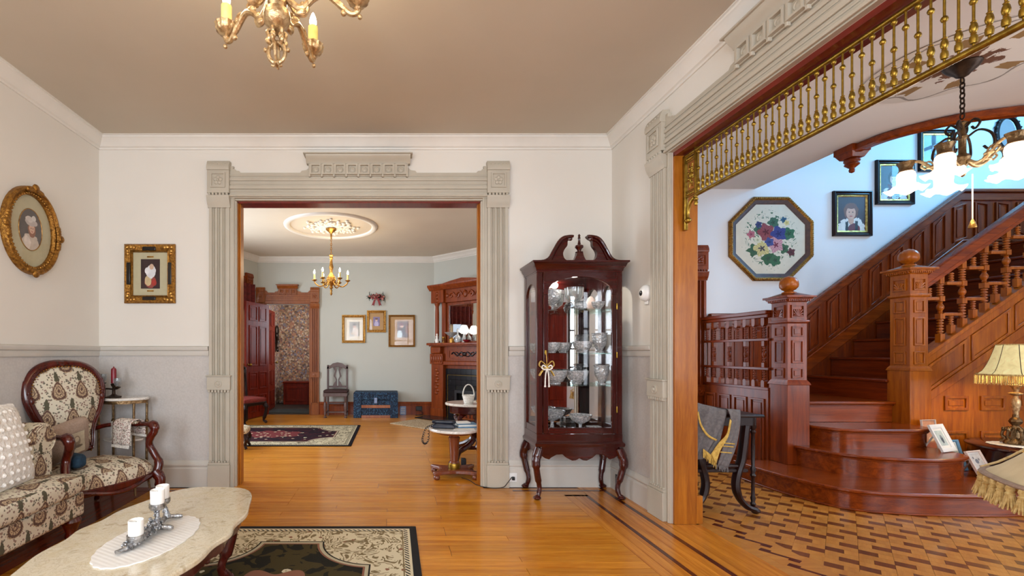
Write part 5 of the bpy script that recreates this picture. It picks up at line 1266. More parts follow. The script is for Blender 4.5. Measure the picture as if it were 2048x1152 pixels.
m.tube([lean(x*.93, yb_-.03, z-.02 if z > 1 else z) for x, z in full[6:-6]], .008, 6); m.build('back_carving', 'chair_frame_wood', AC)
# padded back: dome patch inside the frame
vs = []; fs = []; inner = [(x*.86, .46+(z-.02-.46)*.965) for x, z in full]; cen = (0, .84); K = 6; n = len(inner)
for j in range(K+1):
    q = j/K
    for (x, z) in inner:
        xx, zz = x*q, cen[1]+(z-cen[1])*q; p = lean(xx, yb_-.012-.05*(1-q**2.2), zz); vs.append(p)
for j in range(K):
    for i in range(n): fs.append((j*n+i, j*n+(i+1) % n, (j+1)*n+(i+1) % n, (j+1)*n+i))
MB().add(vs, fs).build('back_upholstery', 'damask', AC, smooth=60)
vs = [lean(x, yb_+.015, z) for x, z in inner]; MB().add(vs, [tuple(range(n))]).build('back_lining', 'damask', AC)
m = MB()
for i in range(0, n, 1): x, z = inner[i]; m.ball(lean(x*1.0, yb_-.02, z), .0065, 6, 4)
m.build('nail_trim', 'gold_leaf', AC)['kind'] = 'stuff'
# seat
so_ = spline([(-.25, .24, 0), (-.31, .05, 0), (-.325, -.15, 0), (-.28, -.27, 0), (-.14, -.315, 0), (0, -.33, 0), (.14, -.315, 0), (.28, -.27, 0), (.325, -.15, 0), (.31, .05, 0), (.25, .24, 0)], 4); so_ = [(p[0], p[1]) for p in so_]
vs = []; fs = []; n = len(so_); lev = [(1.0, .275), (1.015, .31), (1.0, .345), (.92, .375), (.75, .398), (.5, .412), (.2, .418), (.02, .42)]
for q, z in lev:
    for x, y in so_: vs.append((x*q, -.03+(y+.03)*q, z))
for j in range(len(lev)-1):
    for i in range(n): fs.append((j*n+i, j*n+(i+1) % n, (j+1)*n+(i+1) % n, (j+1)*n+i))
MB().add(vs, fs).build('seat', 'damask', AC, smooth=60)
m = MB(); m.prism([(x*1.02, y*1.02) for x, y in so_], .235, .29, 'xy'); m.build('seat_rail', 'chair_frame_wood', AC, bevel=.01)
m = MB(); m.tube([(x*1.03, y*1.03, .255-.03*math.cos(x*9)*(1 if abs(x) < .3 else 0)) for x, y in so_[12:-12]], .016, 8); m.build('rail_carving', 'chair_frame_wood', AC)
for s in (-1, 1):
    m = MB(); pth = spline([(s*.185, .29, .60), (s*.24, .21, .625), (s*.29, .06, .635), (s*.315, -.10, .645), (s*.315, -.2, .65)], 5)
    m.tube(pth, [.022]*8+[.024]*13, 10, flat=.8)
    pth = spline([(s*.315, -.20, .65), (s*.315, -.255, .645), (s*.31, -.265, .60), (s*.30, -.235, .55), (s*.305, -.215, .49), (s*.325, -.245, .42), (s*.335, -.285, .35), (s*.315, -.29, .28)], 5)
    m.tube(pth, [.024]*3+[.036]*6+[.03]*8+[.028]*12+[.034]*7, 10); m.ball((s*.315, -.258, .638), (.034, .036, .034), 10, 8)
    m.build('arm', 'chair_frame_wood', AC)
    m = MB(); m.tube(spline([(s*.305, -.28, .29), (s*.325, -.315, .23), (s*.315, -.305, .15), (s*.295, -.275, .08), (s*.305, -.30, .03), (s*.31, -.325, .018)], 5), [.042]*4+[.04]*5+[.03]*6+[.022]*6+[.024]*5, 10); m.build('front_leg', 'chair_frame_wood', AC)
    m = MB(); m.tube(spline([(s*.2, .24, .27), (s*.21, .26, .16), (s*.225, .32, .015)], 5), [.026]*6+[.02]*5, 8); m.build('back_leg', 'chair_frame_wood', AC)
    m = MB(); soft_box(0, 0, 0, .05, .2, .03, .014, 3, .004, M=Matrix.Translation((s*.30, .01, .655))@Matrix.Rotation(s*.12, 4, 'Z')).build('arm_pad', 'damask', AC, smooth=60)
A2W = Matrix.Translation(AC.location)@Matrix.Rotation(math.radians(65), 4, 'Z')
# cushion on the chair
cu = thing('chair_cushion', 'taupe cushion with a sketched print leaning in the corner armchair', 'cushion', A2W@Vector((-.13, .05, .422)), math.radians(65))
Mc = Matrix.Translation((-.02, .04, .15))@Matrix.Rotation(math.radians(-14), 4, 'Y')@Matrix.Rotation(math.radians(20), 4, 'X')@Matrix.Rotation(PI/2, 4, 'X')
soft_box(0, 0, 0, .34, .30, .08, .035, 6, .03, M=Mc).build('cover', 'taupe_fabric', cu, smooth=60)
picture_print('cushion_print', (222, 208, 180), [('e', 0, .015, .025, .045, (150, 136, 118)), ('e', .01, -.03, .03, .012, (120, 104, 90)), ('e', 0, .03, .016, .02, (214, 200, 176)), ('e', -.015, -.02, .008, .03, (120, 104, 90))])
o = MB().box(-.055, .055, -.002, .002, -.085, .085).build('printed_panel', 'cushion_print', cu); o.matrix_local = Mc@Matrix.Translation((.045, .0, .0735))@Matrix.Rotation(-PI/2, 4, 'X')
tc = thing('small_pillow', 'dark teal pillow tucked between the sofa arm and the armchair', 'pillow', A2W@Vector((-.20, -.12, .421)), math.radians(65))
soft_box(0, 0, .045, .09, .17, .09, .03, 5, .006).build('cover', 'teal_fabric', tc, smooth=60)
# doily over the chair arm
dl = thing('arm_cover', 'white floral fringed lace cover over the armchair arm', 'arm cover', A2W@Vector((.30, .02, .672)), math.radians(65))
W0 = .105
o = solid(patch([(-.075, -W0, -.19), (-.070, -W0, -.10), (-.060, -W0, -.03), (-.03, -W0, .004), (.03, -W0, .004), (.06, -W0, -.04), (.07, -W0, -.12)],
    [(-.075, W0, -.19), (-.070, W0, -.10), (-.060, W0, -.03), (-.03, W0, .004), (.03, W0, .004), (.06, W0, -.04), (.07, W0, -.12)], 10, 5, .004, 2, 0).build('lace_cloth', 'floral_lace', dl), .004)
m = MB()
for k in range(28):
    y = lerp(-W0, W0, k/27); m.tube([(-.075, y, -.188), (-.078, y+.003, -.212)], .0024, 4); m.tube([(.07, y, -.118), (.072, y, -.14)], .0024, 4)
for s in (-1, 1):
    for k in range(16): z = lerp(-.18, -.01, k/15); m.tube([(-.068, s*W0, z), (-.070, s*(W0+.018), z-.005)], .0024, 4)
m.build('fringe', 'lace_white', dl)['kind'] = 'stuff'
# corner table with candle holder
ct = thing('corner_table', 'small marble-topped metal corner table behind the armchair', 'table', (-2.345, 3.905, 0))
def serp(rx, ry, w=.06): return [(rx*(1+w*math.cos(4*a))*math.cos(a), ry*(1+w*math.cos(4*a))*math.sin(a)) for a in [2*PI*i/40 for i in range(40)]]
MB().prism(serp(.205, .145), .812, .834, 'xy').build('top', 'marble_white', ct, bevel=.005)
MB().prism(serp(.198, .138), .785, .812, 'xy').build('pierced_rim', 'antique_brass', ct)
MB().prism(serp(.16, .11), .46, .475, 'xy').build('shelf', 'marble_white', ct, bevel=.004)
for s in (-1, 1):
    for t_ in (-1, 1): MB().tube(spline([(s*.15, t_*.10, .79), (s*.148, t_*.10, .5), (s*.15, t_*.1, .2), (s*.17, t_*.11, .012)], 4), .0105, 8).lathe([(.011, .6), (.017, .61), (.017, .62), (.011, .63)], (s*.149, t_*.1, 0), 8).build('leg', 'antique_brass', ct)
ch = thing('candle_holder', 'dark bronze three-branched candle holder on the corner table', 'candle holder', (-2.40, 3.86, .8345))
MB().lathe([(0, 0), (.06, 0), (.062, .008), (.03, .018), (.014, .03), (.012, .09), (.02, .1), (.024, .115), (.016, .12), (0, .12)], n=14, lobes=6, la=.08).build('base', 'dark_bronze', ch)
for (dx, dy, zt, pz) in ((-.085, -.01, .15, 0), (.055, -.035, .115, 0)):
    MB().tube(spline([(0, 0, .07), (dx*.5, dy*.5, .075), (dx, dy, .08), (dx, dy, zt-.03)], 4), .007, 6).lathe([(.006, zt-.04), (.022, zt-.03), (.026, zt-.022), (.012, zt-.018), (0, zt-.018)], (dx, dy, 0), 10).build('branch', 'dark_bronze', ch)
    MB().lathe([(.012, zt-.016), (.026, zt), (.03, zt+.03), (.027, zt+.052), (.023, zt+.052), (.024, zt+.03), (.02, zt), (0, zt-.01)], (dx, dy, 0), 14).build('glass_cup', 'clear_crystal', ch)
tag(MB().lathe([(.0, 0), (.021, 0), (.021, .115), (.017, .128), (.006, .134), (.005, .143), (0, .145)], n=14).build('candle', 'wax_red', loc=(-2.40, 3.86, .956)), 'dark red candle standing in the bronze holder', 'candle')
# --- coffee table
kt = thing('coffee_table', 'low coffee table with scalloped cream marble top', 'coffee table', (-1.06, 1.99, .0105), math.radians(-3))
def scal(rx, ry, n=96):
    out = []
    for i in range(n):
        a = 2*PI*i/n; c_, s_ = math.cos(a), math.sin(a); e = 2.3
        r = 1/((abs(c_/rx)**e+abs(s_/ry)**e)**(1/e)); r *= 1+.022*math.cos(10*a)+.012*math.cos(6*a); out.append((r*c_, r*s_))
    return out
MB().prism(scal(.335, .68), .395, .42, 'xy').build('marble_top', 'marble_cream', kt, bevel=.006)
MB().prism(scal(.30, .64), .335, .395, 'xy').build('apron', 'chair_frame_wood', kt, bevel=.006)
for (sx, sy) in ((-1, -1), (-1, 1), (1, -1), (1, 1)):
    m = MB(); m.tube(spline([(sx*.13, sy*.36, .35), (sx*.175, sy*.41, .28), (sx*.16, sy*.39, .17), (sx*.14, sy*.37, .08), (sx*.165, sy*.40, .02)], 5), [.045]*6+[.035]*6+[.022]*5+[.026]*4, 10); m.ball((sx*.168, sy*.403, .02), (.03, .03, .02), 8, 6); m.build('leg', 'chair_frame_wood', kt)
    m = MB(); m.tube(spline([(sx*.05, sy*.28, .33), (sx*.1, sy*.32, .30), (sx*.13, sy*.35, .24), (sx*.1, sy*.34, .22)], 4), .012, 6); m.build('leg_bracket', 'chair_frame_wood', kt)
m = MB()
for k in range(9):
    a = k*2*PI/9; m.ball((.27*1.02, -.02+.12*math.cos(a)*.9, .345+.02*math.sin(a)), .014, 6, 5)
m.build('carved_apron_shell', 'chair_frame_wood', kt)
def prof(c, a, b, n, f=.012, lobes=24):
    return [(a*(1+f*math.cos(lobes*2*PI*i/n))*math.cos(2*PI*i/n), b*(1+f*math.cos(lobes*2*PI*i/n))*math.sin(2*PI*i/n)) for i in range(n)]
t = NT('pleated_linen'); v = t.coord('Object', (1, 1, 1), (0, 0, 0), (0, 0, .35)); _, y_, _ = t.sep(v); wv = t.math('SINE', t.math('MULTIPLY', y_, 330)); t.bump(wv, .12, .002); t.fin(t.mix(t.noise(v, 30, 2), srgb(244, 242, 238), srgb(232, 228, 222)), .9)
dy_ = tag(MB().prism(prof(0, .155, .265, 120), 0, .005, 'xy').build('table_mat', 'pleated_linen', loc=(-1.025, 1.90, .431), rot=(0, 0, math.radians(-8))), 'white pleated oval doily on the marble coffee table', 'doily')
# silver candle holder, three cups on branches
sv = thing('silver_candle_holder', 'silver pebble-textured holder with three candle cups on the doily', 'candle holder', (-1.02, 1.93, .4385))
def pp3(px, py, z):           # world point seen at a pixel for a given height
    Y = (H-z)*F/(py-CY); return Vector(((px-CX)/F*Y, Y, z))-Vector(sv.location)
Ca = pp3(272, 1075, .475); Cb = pp3(315, 1012, .55); Cc = pp3(327, 1010, .53); Cc.y += .06; Cc.x -= .035
fa = Vector((Ca.x-.012, Ca.y-.03, .012)); fb = Vector((Cb.x-.005, Cb.y-.01, .02)); fc = Vector((Cc.x+.02, Cc.y+.0, .015))
m = MB(); m.tube(spline([tuple(fa+Vector((-.02, -.05, 0))), tuple(fa), tuple((fa+fb)/2+Vector((.01, 0, .01))), tuple(fb), tuple(fb+Vector((.07, .02, -.006)))], 6), [.008]*4+[.012]*8+[.014]*6+[.012]*6+[.006], 8)
m.tube(spline([tuple(fb), tuple((fb+fc)/2), tuple(fc), tuple(fc+Vector((.06, .03, -.005)))], 5), [.013]*5+[.012]*6+[.01]*4+[.006], 8); rr = random.Random(5)
for k in range(150):
    q = rr.random(); p = fa.lerp(fb, q)+Vector((rr.gauss(0, .014), rr.gauss(0, .01), rr.random()*.014)); m.ball(p, rr.uniform(.005, .009), 6, 4)
for k in range(60): p = fb+Vector((rr.gauss(0, .016), rr.gauss(0, .016), rr.random()*.03)); m.ball(p, rr.uniform(.005, .009), 6, 4)
m.build('pebble_base', 'silver', sv)['kind'] = 'stuff'
for (c, f_) in ((Ca, fa), (Cb, fb), (Cc, fc)):
    m = MB(); m.tube(spline([tuple(f_), tuple(f_.lerp(c, .5)+Vector((.004, 0, 0))), tuple(c+Vector((0, 0, -.012)))], 4), [.02, .017, .013, .011, .01, .009, .009, .009, .012], 8)
    for k in range(40): q = rr.random(); a = rr.random()*6.3; p = f_.lerp(c, q)+Vector((.009*math.cos(a), .009*math.sin(a), 0)); m.ball(p, .0055, 6, 4)
    m.build('stem', 'silver', sv)
    MB().lathe([(.012, -.014), (.029, -.012), (.034, -.002), (.034, .012), (.030, .014), (.030, .004), (0, .003)], c, 20).build('cup', 'silver', sv)
lab = ['short white candle in the lowest silver cup nearest the viewer', 'white candle in the tall silver cup', 'white candle in the silver cup behind the tall one']
for (c, lb) in zip((Ca, Cb, Cc), lab):
    w_ = Vector(sv.location)+c; hgt = .066
    cd = thing('white_candle', lb, 'candle', w_+Vector((0, 0, .0035)), 0, 'white candles on the coffee table')
    MB().lathe([(0, 0), (.0275, 0), (.0285, .004), (.029, hgt), (.0275, hgt+.002), (.026, hgt), (.024, hgt-.012), (0, hgt-.014)], n=24).build('wax', 'wax_white', cd)
    MB().tube([(0, 0, hgt-.016), (.001, 0, hgt-.004)], .0012, 5).build('wick', 'black_plastic', cd)
# --- rugs
rg = tag(MB().box(-.80, .80, -.95, .95, 0, .009).build('area_rug', 'rug_parlour', loc=(-.645, 2.187, .001), bevel=.003), 'cream and black oriental rug under the coffee table', 'rug')
# --- pictures of the parlour
picture_print('oval_portrait', (104, 96, 92), [('e', 0, -.09, .075, .06, (206, 192, 178)), ('e', .012, .0, .036, .055, (150, 100, 78)), ('e', .012, .01, .026, .036, (220, 182, 156), .08), ('e', .005, .055, .055, .028, (196, 186, 180)), ('e', -.01, .075, .035, .022, (214, 206, 200)), ('e', .03, .09, .02, .02, (224, 218, 212)), ('e', .004, .012, .005, .003, (60, 40, 36), 0), ('e', .022, .012, .005, .003, (60, 40, 36), 0), ('e', .014, -.012, .008, .003, (170, 80, 80), 0), ('e', -.03, -.1, .03, .05, (226, 214, 204))])
OVa = oval(.258, .322)
ov = framed('oval_portrait', 'oval portrait of a person in a plumed hat in a carved gilt frame', (XL+.001, 3.318, 2.115), PI/2, OVa, fprof(.06, .045), 'gold_leaf', .06, 'beige_mat_board', None, ('oval_portrait', oval(.105, .15), (0.0, .01)))
m = MB(); m.tube([(.107*math.cos(2*PI*i/40), -.007, .01+.152*math.sin(2*PI*i/40)) for i in range(40)], .003, 6, closed=True); m.build('mat_bead', 'gold_bright', ov)
m = MB()
for a0 in (0, PI/2, PI, 3*PI/2):
    for k in range(9):
        a = a0+(k-4)*.065; m.ball((.236*math.cos(a), -.04, .30*math.sin(a)), (.022, .016, .022), 8, 6)
    m.ball((.25*math.cos(a0), -.046, .315*math.sin(a0)), (.03, .018, .03), 8, 6)
for k in range(60): a = 2*PI*k/60; m.ball((.208*math.cos(a), -.03, .272*math.sin(a)), (.009, .008, .009), 6, 4)
m.build('carved_ornament', 'gold_leaf', ov)
fx = lambda px: (px-CX)/F*YF
fz = lambda py: H+(CY-py)/F*YF
picture_print('small_portrait', (58, 30, 30), [('e', .0, -.07, .05, .06, (150, 70, 60)), ('e', -.02, -.06, .028, .05, (206, 184, 140)), ('e', .005, .02, .045, .06, (226, 226, 230)), ('e', .012, .065, .02, .026, (210, 176, 150), .1), ('e', -.03, .03, .02, .03, (236, 236, 240)), ('e', .035, -.08, .022, .03, (170, 50, 40))])
pw_, ph_ = 101*.0045556, 118*.0045556
gp = framed('framed_print', 'small print of a white-clad figure in a black and gold frame', (fx(301.5), YF-.001, fz(548)), 0, rect(pw_/2, ph_/2), [(0, 0), (0, .02), (.012, .034), (.03, .03), (.055, .02), (.066, .026), (.074, .012), (.074, 0)], 'gold_leaf', .074, 'beige_mat_board', None, ('small_portrait', rect(.086, .134), (0, 0)))
for s in (-1, 1):
    MB().box(s*(pw_/2-.043)-.017, s*(pw_/2-.043)+.017, -.034, -.02, -.10, .10).build('black_panel', 'black_lacquer', gp, bevel=.005)
    MB().box(-.06, .06, -.034, -.02, s*(ph_/2-.043)-.017, s*(ph_/2-.043)+.017).build('black_panel', 'black_lacquer', gp, bevel=.005)
    MB().box(-.03, .03, -.0075, -.005, s*.155-.007, s*.155+.007).build('name_plate', 'gold_bright', gp, bevel=.002)
m = MB()
for s in (-1, 1):
    for t_ in (-1, 1):
        m = MB()
        for (dx, dz) in ((0, 0), (.035, 0), (0, .035), (.06, .004), (.004, .06)): m.ball((s*(pw_/2-.03-dx), -.034, t_*(ph_/2-.03-dz)), (.018, .008, .018), 8, 5)
        m.build('corner_carving', 'gold_bright', gp)

# --- outlets and cord
ou = thing('wall_outlet', 'white square outlet on the baseboard right of the front opening', 'outlet', (fx(1024), YF-.029, fz(953)))
MB().box(-.037, .037, -.006, 0, -.04, .04).build('plate', 'white_plastic', ou, bevel=.003); MB().box(-.012, .012, -.03, -.006, -.02, .01).build('plug', 'black_plastic', ou, bevel=.004)
ou = thing('wall_outlet', 'black outlet plate on the baseboard behind the cabinet leg', 'outlet', (XR-.029, 3.93, .10), -PI/2)
MB().box(-.04, .04, -.006, 0, -.05, .05).build('plate', 'black_plastic', ou, bevel=.003); MB().box(-.018, .018, -.009, -.006, .008, .035).build('socket', 'black_plastic', ou, bevel=.002); MB().box(-.018, .018, -.009, -.006, -.035, -.008).build('socket', 'black_plastic', ou, bevel=.002)
tag(MB().tube(spline([tuple(P(1024, 954, 4.045)), tuple(P(1015, 966, 4.03)), (.98, 4.01, .02), (.9, 4.02, .008), (.82, 4.06, .006), (.76, 4.14, .005), (.72, 4.28, .006), (.66, 4.36, .006)], 6), .0035, 6).build('extension_cord', 'black_plastic'), 'thin black power cord running from the white outlet round the casing', 'cord')

# --- parlour chandelier
pc = thing('parlour_chandelier', 'gilt five-armed chandelier with candle sleeves and lit flame bulbs', 'chandelier', (-.473, 1.824, 2.375))
o_ = 2.375
MB().lathe([(0, ZC-o_), (.07, ZC-o_), (.075, ZC-o_-.02), (.05, ZC-o_-.05), (.015, ZC-o_-.07), (.012, .62)], n=20).build('canopy', 'gold_pale', pc)
MB().lathe([(.01, .62), (.05, .60), (.06, .57), (.03, .54), (.03, .5), (.05, .47), (.045, .42), (.03, .38), (.034, .33), (.044, .30), (.040, .25), (.036, .235), (.052, .222), (.056, .2), (.05, .178), (.034, .162), (.022, .155), (.03, .148), (.018, .14)], n=20).build('body', 'gold_pale', pc)
m = MB()
for k in range(6):
    R = Matrix.Rotation(k*PI/3+.3, 4, 'Z'); m.tube([R@Vector(p) for p in spline([(.012, 0, .15), (.036, 0, .14), (.03, 0, .115), (.038, 0, .10), (.022, 0, .09)], 4)], .008, 6); m.ball(R@Vector((.03, 0, .115)), (.012, .012, .016), 8, 6)
m.tube([(.034*math.cos(t_)+.0, .0, .06+.042*math.sin(t_)) for t_ in [2*PI*i/24 for i in range(24)]], .0085, 8, closed=True)
m.tube([(0, .030*math.cos(t_), .06+.04*math.sin(t_)) for t_ in [2*PI*i/24 for i in range(24)]], .006, 8, closed=True)
for s in (-1, 1): m.ball((s*.046, 0, .07), .009, 8, 6)
m.ball((0, 0, .016), (.014, .014, .014), 10, 8)
for k in range(4): R = Matrix.Rotation(k*PI/2, 4, 'Z'); m.tube([R@Vector(p) for p in ((0, 0, .016), (.012, 0, .004), (.022, 0, .008))], .005, 6)
m.build('openwork_drop', 'gold_pale', pc)
arm0 = None
for k in range(5):
    a = math.radians(2+72*k)
    if arm0 is None:
        R_ = .328
        pth = spline([(.035, 0, .30), (.06, 0, .26), (.10, 0, .24), (.15, 0, .285), (.20, 0, .30), (.26, 0, .255), (.30, 0, .225), (R_, 0, .235), (R_, 0, .26)], 5)
        arm0 = MB().tube(pth, [.016]*12+[.013]*14+[.011]*(len(pth)-26), 8).build('arm', 'gold_pale', pc); arm0.rotation_euler = (0, 0, a)
        for pts_, r_ in (([(.05, 0, .27), (.075, 0, .225), (.11, 0, .215), (.125, 0, .24), (.105, 0, .255)], .009), ([(.12, 0, .30), (.15, 0, .335), (.18, 0, .325), (.165, 0, .305)], .008), ([(.21, 0, .30), (.235, 0, .315), (.26, 0, .295), (.245, 0, .28)], .007), ([(.05, 0, .30), (.085, 0, .34), (.08, 0, .40), (.05, 0, .39), (.055, 0, .36)], .01)):
            MB().tube(spline(pts_, 5), r_, 6).ball(pts_[-1], r_*1.5, 8, 6).build('leaf_scroll', 'gold_pale', arm0)
        for c_, r_ in (((.10, 0, .225), (.028, .016, .018)), ((.155, 0, .30), (.024, .014, .016)), ((R_+.008, 0, .213), (.01, .01, .01)), ((.27, 0, .228), (.013, .011, .013))): MB().ball(c_, r_, 8, 6).build('knob', 'gold_pale', arm0)
        MB().lathe([(.008, .236), (.016, .246), (.01, .254), (.018, .26), (.036, .268), (.042, .276), (.045, .28), (.046, .298), (.05, .304), (.043, .304), (.040, .284), (.02, .278), (0, .276)], (R_, 0, 0), 48, lobes=12, la=.05).build('drip_cup', 'gold_pale', arm0)
        MB().lathe([(0, .278), (.0235, .278), (.0235, .388), (.022, .392), (0, .392)], (R_, 0, 0), 16).build('candle_sleeve', 'wax_cream', arm0)
        MB().lathe([(.011, .39), (.0155, .403), (.017, .418), (.0125, .438), (.005, .456), (0, .462)], (R_, 0, 0), 14).build('flame_bulb', 'bulb_lit', arm0)
    else: cptree(arm0, pc, None, (0, 0, a))
for k in range(5):
    a = math.radians(2+72*k); l = bpy.data.lights.new('parlour_bulb', 'POINT'); l.energy = 3.5; l.color = srgb(255, 226, 180)[:3]; l.shadow_soft_size = .02
    lo = bpy.data.objects.new('bulb_light', l); COL.objects.link(lo); lo.parent = pc; lo.location = (.328*math.cos(a), .328*math.sin(a), .49)
# ------------------------------------------------------------------ curio cabinet
CL = Vector((1.538, 3.893, 0))
cc = thing('curio_cabinet', 'dark mahogany curio cabinet with broken pediment, glass door and mirrored back', 'cabinet', CL)
hw, hd = .354, .173
# stand
for sx in (-1, 1):
    for sy in (-1, 1):
        k = .99 if sy < 0 else .99
        m = MB(); m.tube(spline([(sx*.33, sy*.155, .42), (sx*.352, sy*.168, .36), (sx*.362, sy*.178, .30), (sx*.345, sy*.165, .2), (sx*.325, sy*.15, .1), (sx*.335, sy*.158, .04), (sx*.352, sy*.17, .018)], 5), [.04]*6+[.036]*6+[.027]*6+[.02]*6+[.018]*4+[.022]*3, 10)
        m.ball((sx*.35, sy*.168, .018), (.034, .032, .018), 10, 6); m.build('cabriole_leg', 'mahogany', cc)
ap = [(-.32, .45), (-.32, .37), (-.285, .345), (-.25, .335), (-.235, .35), (-.19, .375), (-.14, .378), (-.11, .35), (-.09, .34), (-.06, .325), (-.03, .328), (0, .345)]
MB().prism(ap+[(-x, z) for x, z in reversed(ap[:-1])], -.175, -.15, 'xz').build('apron', 'mahogany_x', cc, bevel=.004)
MB().prism(ap+[(-x, z) for x, z in reversed(ap[:-1])], .15, .168, 'xz').build('apron', 'mahogany_x', cc, bevel=.004)
aps = [(-.15, .45), (-.15, .37), (-.10, .35), (-.05, .375), (0, .38)]
for s in (-1, 1): MB().prism(aps+[(-x, z) for x, z in reversed(aps[:-1])], s*.345, s*.325, 'yz').build('side_apron', 'mahogany', cc, bevel=.004)
ring = [(hw, hd), (hw, -hd), (-hw, -hd), (-hw, hd)]
MB().mould(ring, [(-.04, .44), (.012, .44), (.016, .455), (.016, .468), (.004, .478), (0, .49), (-.04, .49)]).build('waist_moulding', 'mahogany_x', cc)
# case
MB().box(-hw, hw, -hd, hd, .485, .545).build('bottom_board', 'mahogany_x', cc)
MB().box(-hw, hw, -hd, hd, 1.885, 1.91).build('top_board', 'mahogany_x', cc)
for s in (-1, 1):
    MB().box(min(s*hw, s*(hw-.05)), max(s*hw, s*(hw-.05)), -hd, -hd+.045, .545, 1.885).build('front_post', 'mahogany', cc, bevel=.004)
    MB().box(min(s*hw, s*(hw-.035)), max(s*hw, s*(hw-.035)), hd-.05, hd, .545, 1.885).build('back_post', 'mahogany', cc, bevel=.004)
    a0, a1 = -hd+.045, hd-.05; ac = (a0+a1)/2; ar_ = (a1-a0)/2
    MB().prism([(a0, 1.885), (a0, 1.70)]+[(ac-ar_*math.cos(t_), 1.70+.11*math.sin(t_)) for t_ in [PI*i/12 for i in range(1, 12)]]+[(a1, 1.70), (a1, 1.885)], s*(hw-.002), s*(hw-.028), 'yz').build('side_arch', 'mahogany', cc)
    MB().box(min(s*(hw-.002), s*(hw-.028)), max(s*(hw-.002), s*(hw-.028)), a0, a1, .545, .60).build('side_rail', 'mahogany', cc)
    MB().box(min(s*(hw-.012), s*(hw-.016)), max(s*(hw-.012), s*(hw-.016)), a0, a1, .60, 1.81).build('side_pane', 'pane_glass', cc)
MB().box(-hw+.035, hw-.035, hd-.012, hd-.006, .545, 1.885).build('mirror_back', 'mirror', cc)
MB().box(-hw+.0, hw-.0, hd-.006, hd, .545, 1.885).build('back_board', 'mahogany', cc)
# door with arched head
dw = .302
door = MB().prism([(-dw, 1.885), (-dw, 1.70), (-.262, 1.70)]+[(-.262*math.cos(t_), 1.725+.12*math.sin(t_)) for t_ in [PI*i/16 for i in range(0, 17)]]+[(.262, 1.70), (dw, 1.70), (dw, 1.885)], -hd-.012, -hd+.012, 'xz').build('door', 'mahogany_x', cc, bevel=.003)
for s in (-1, 1): MB().box(min(s*dw, s*.262), max(s*dw, s*.262), -hd-.012, -hd+.012, .55, 1.70).build('door_stile', 'mahogany', door, bevel=.004)
MB().box(-.262, .262, -hd-.012, -hd+.012, .55, .60).build('door_rail', 'mahogany_x', door, bevel=.004)
MB().box(-.264, .264, -hd-.002, -hd+.002, .60, 1.84).build('door_pane', 'pane_glass', door)
for zz in (.75, 1.2, 1.6): MB().lathe([(.005, zz-.025), (.006, zz-.02), (.006, zz+.02), (.005, zz+.025)], (hw-.052, -hd-.014, 0), 8).build('hinge', 'brass', door)
MB().lathe([(.007, -.02), (.012, 0), (.007, .02)], (-.285, -hd-.014, 1.22), 10).build('lock_plate', 'brass', door)
cor = [(-.04, 1.895), (.004, 1.895), (.008, 1.915), (.02, 1.93), (.03, 1.955), (.042, 1.962), (.042, 1.976), (-.04, 1.976)]
MB().mould(ring, cor).build('cornice', 'mahogany_x', cc)
MB().box(-hw-.02, hw+.02, -hd+.03, hd, 1.955, 1.972).build('cornice_top', 'mahogany_x', cc)
L = [(-.385, 1.976), (-.301, 1.982), (-.251, 2.012), (-.211, 2.082), (-.161, 2.157), (-.11, 2.182), (-.058, 2.184), (-.07, 2.162), (-.10, 2.142), (-.105, 2.102), (-.13, 2.067), (-.14, 2.032), (-.125, 1.9915), (-.08, 1.972), (-.05, 1.982), (-.03, 2.02), (-.025, 2.045)]
Ls = [(p[0], p[2]) for p in spline([(x, 0, z) for x, z in L], 3)]
MB().prism(Ls+[(-x, z) for x, z in reversed(Ls)]+[(.385, 1.962), (-.385, 1.962)], -hd-.012, -hd+.03, 'xz').build('pediment', 'mahogany_x', cc, smooth=30)
for s in (-1, 1):
    e = [(s*x, -hd-.018, z-.008) for x, z in Ls[:19]]
    MB().tube(e, [.012]*10+[.014]*5+[.012]*4, 8).tube([(x*.93, y, z-.028) for x, y, z in e[3:17]], .006, 6).build('swan_neck_moulding', 'mahogany_x', cc)
    MB().lathe([(0, 0), (.016, 0), (.018, .01), (.01, .016), (0, .018)], n=12, M=Matrix.Translation((s*.085, -hd-.012, 2.155))@Matrix.Rotation(PI/2, 4, 'X')).build('rosette', 'mahogany_x', cc)
MB().lathe([(.028, 2.045), (.032, 2.052), (.014, 2.06), (.02, 2.075), (.034, 2.09), (.032, 2.105), (.014, 2.115), (.01, 2.13), (.008, 2.16), (.012, 2.168), (.007, 2.178), (.011, 2.188), (.004, 2.2), (0, 2.202)], (0, -hd+.008, 0), 14).build('finial', 'mahogany', cc)
t = NT('shelf_glass'); t.n.remove(t.b)
tr_ = t.new('ShaderNodeBsdfTransparent'); tr_.inputs[0].default_value = (.93, .97, .95, 1); gl = t.new('ShaderNodeBsdfGlossy'); gl.inputs[0].default_value = (.8, .95, .9, 1); gl.inputs['Roughness'].default_value = .05
lw = t.new('ShaderNodeLayerWeight'); lw.inputs[0].default_value = .5; ms = t.new('ShaderNodeMixShader'); t.link(t.math('ADD', t.math('MULTIPLY', t.math('POWER', lw.outputs['Facing'], 4), .5), t.math('MULTIPLY', t.noise(t.coord(), 4, 1), .06)), ms.inputs[0]); t.link(tr_.outputs[0], ms.inputs[1]); t.link(gl.outputs[0], ms.inputs[2]); t.link(ms.outputs[0], t.out.inputs[0])
SH = [.5455, .945, 1.215, 1.585]
for z in SH[1:]: MB().box(-hw+.04, hw-.04, -hd+.02, hd-.016, z-.008, z).build('shelf', 'shelf_glass', cc)
MB().box(-hw+.04, hw-.04, -hd+.02, hd-.016, .545, .5455).build('mirror_floor', 'mirror', cc)
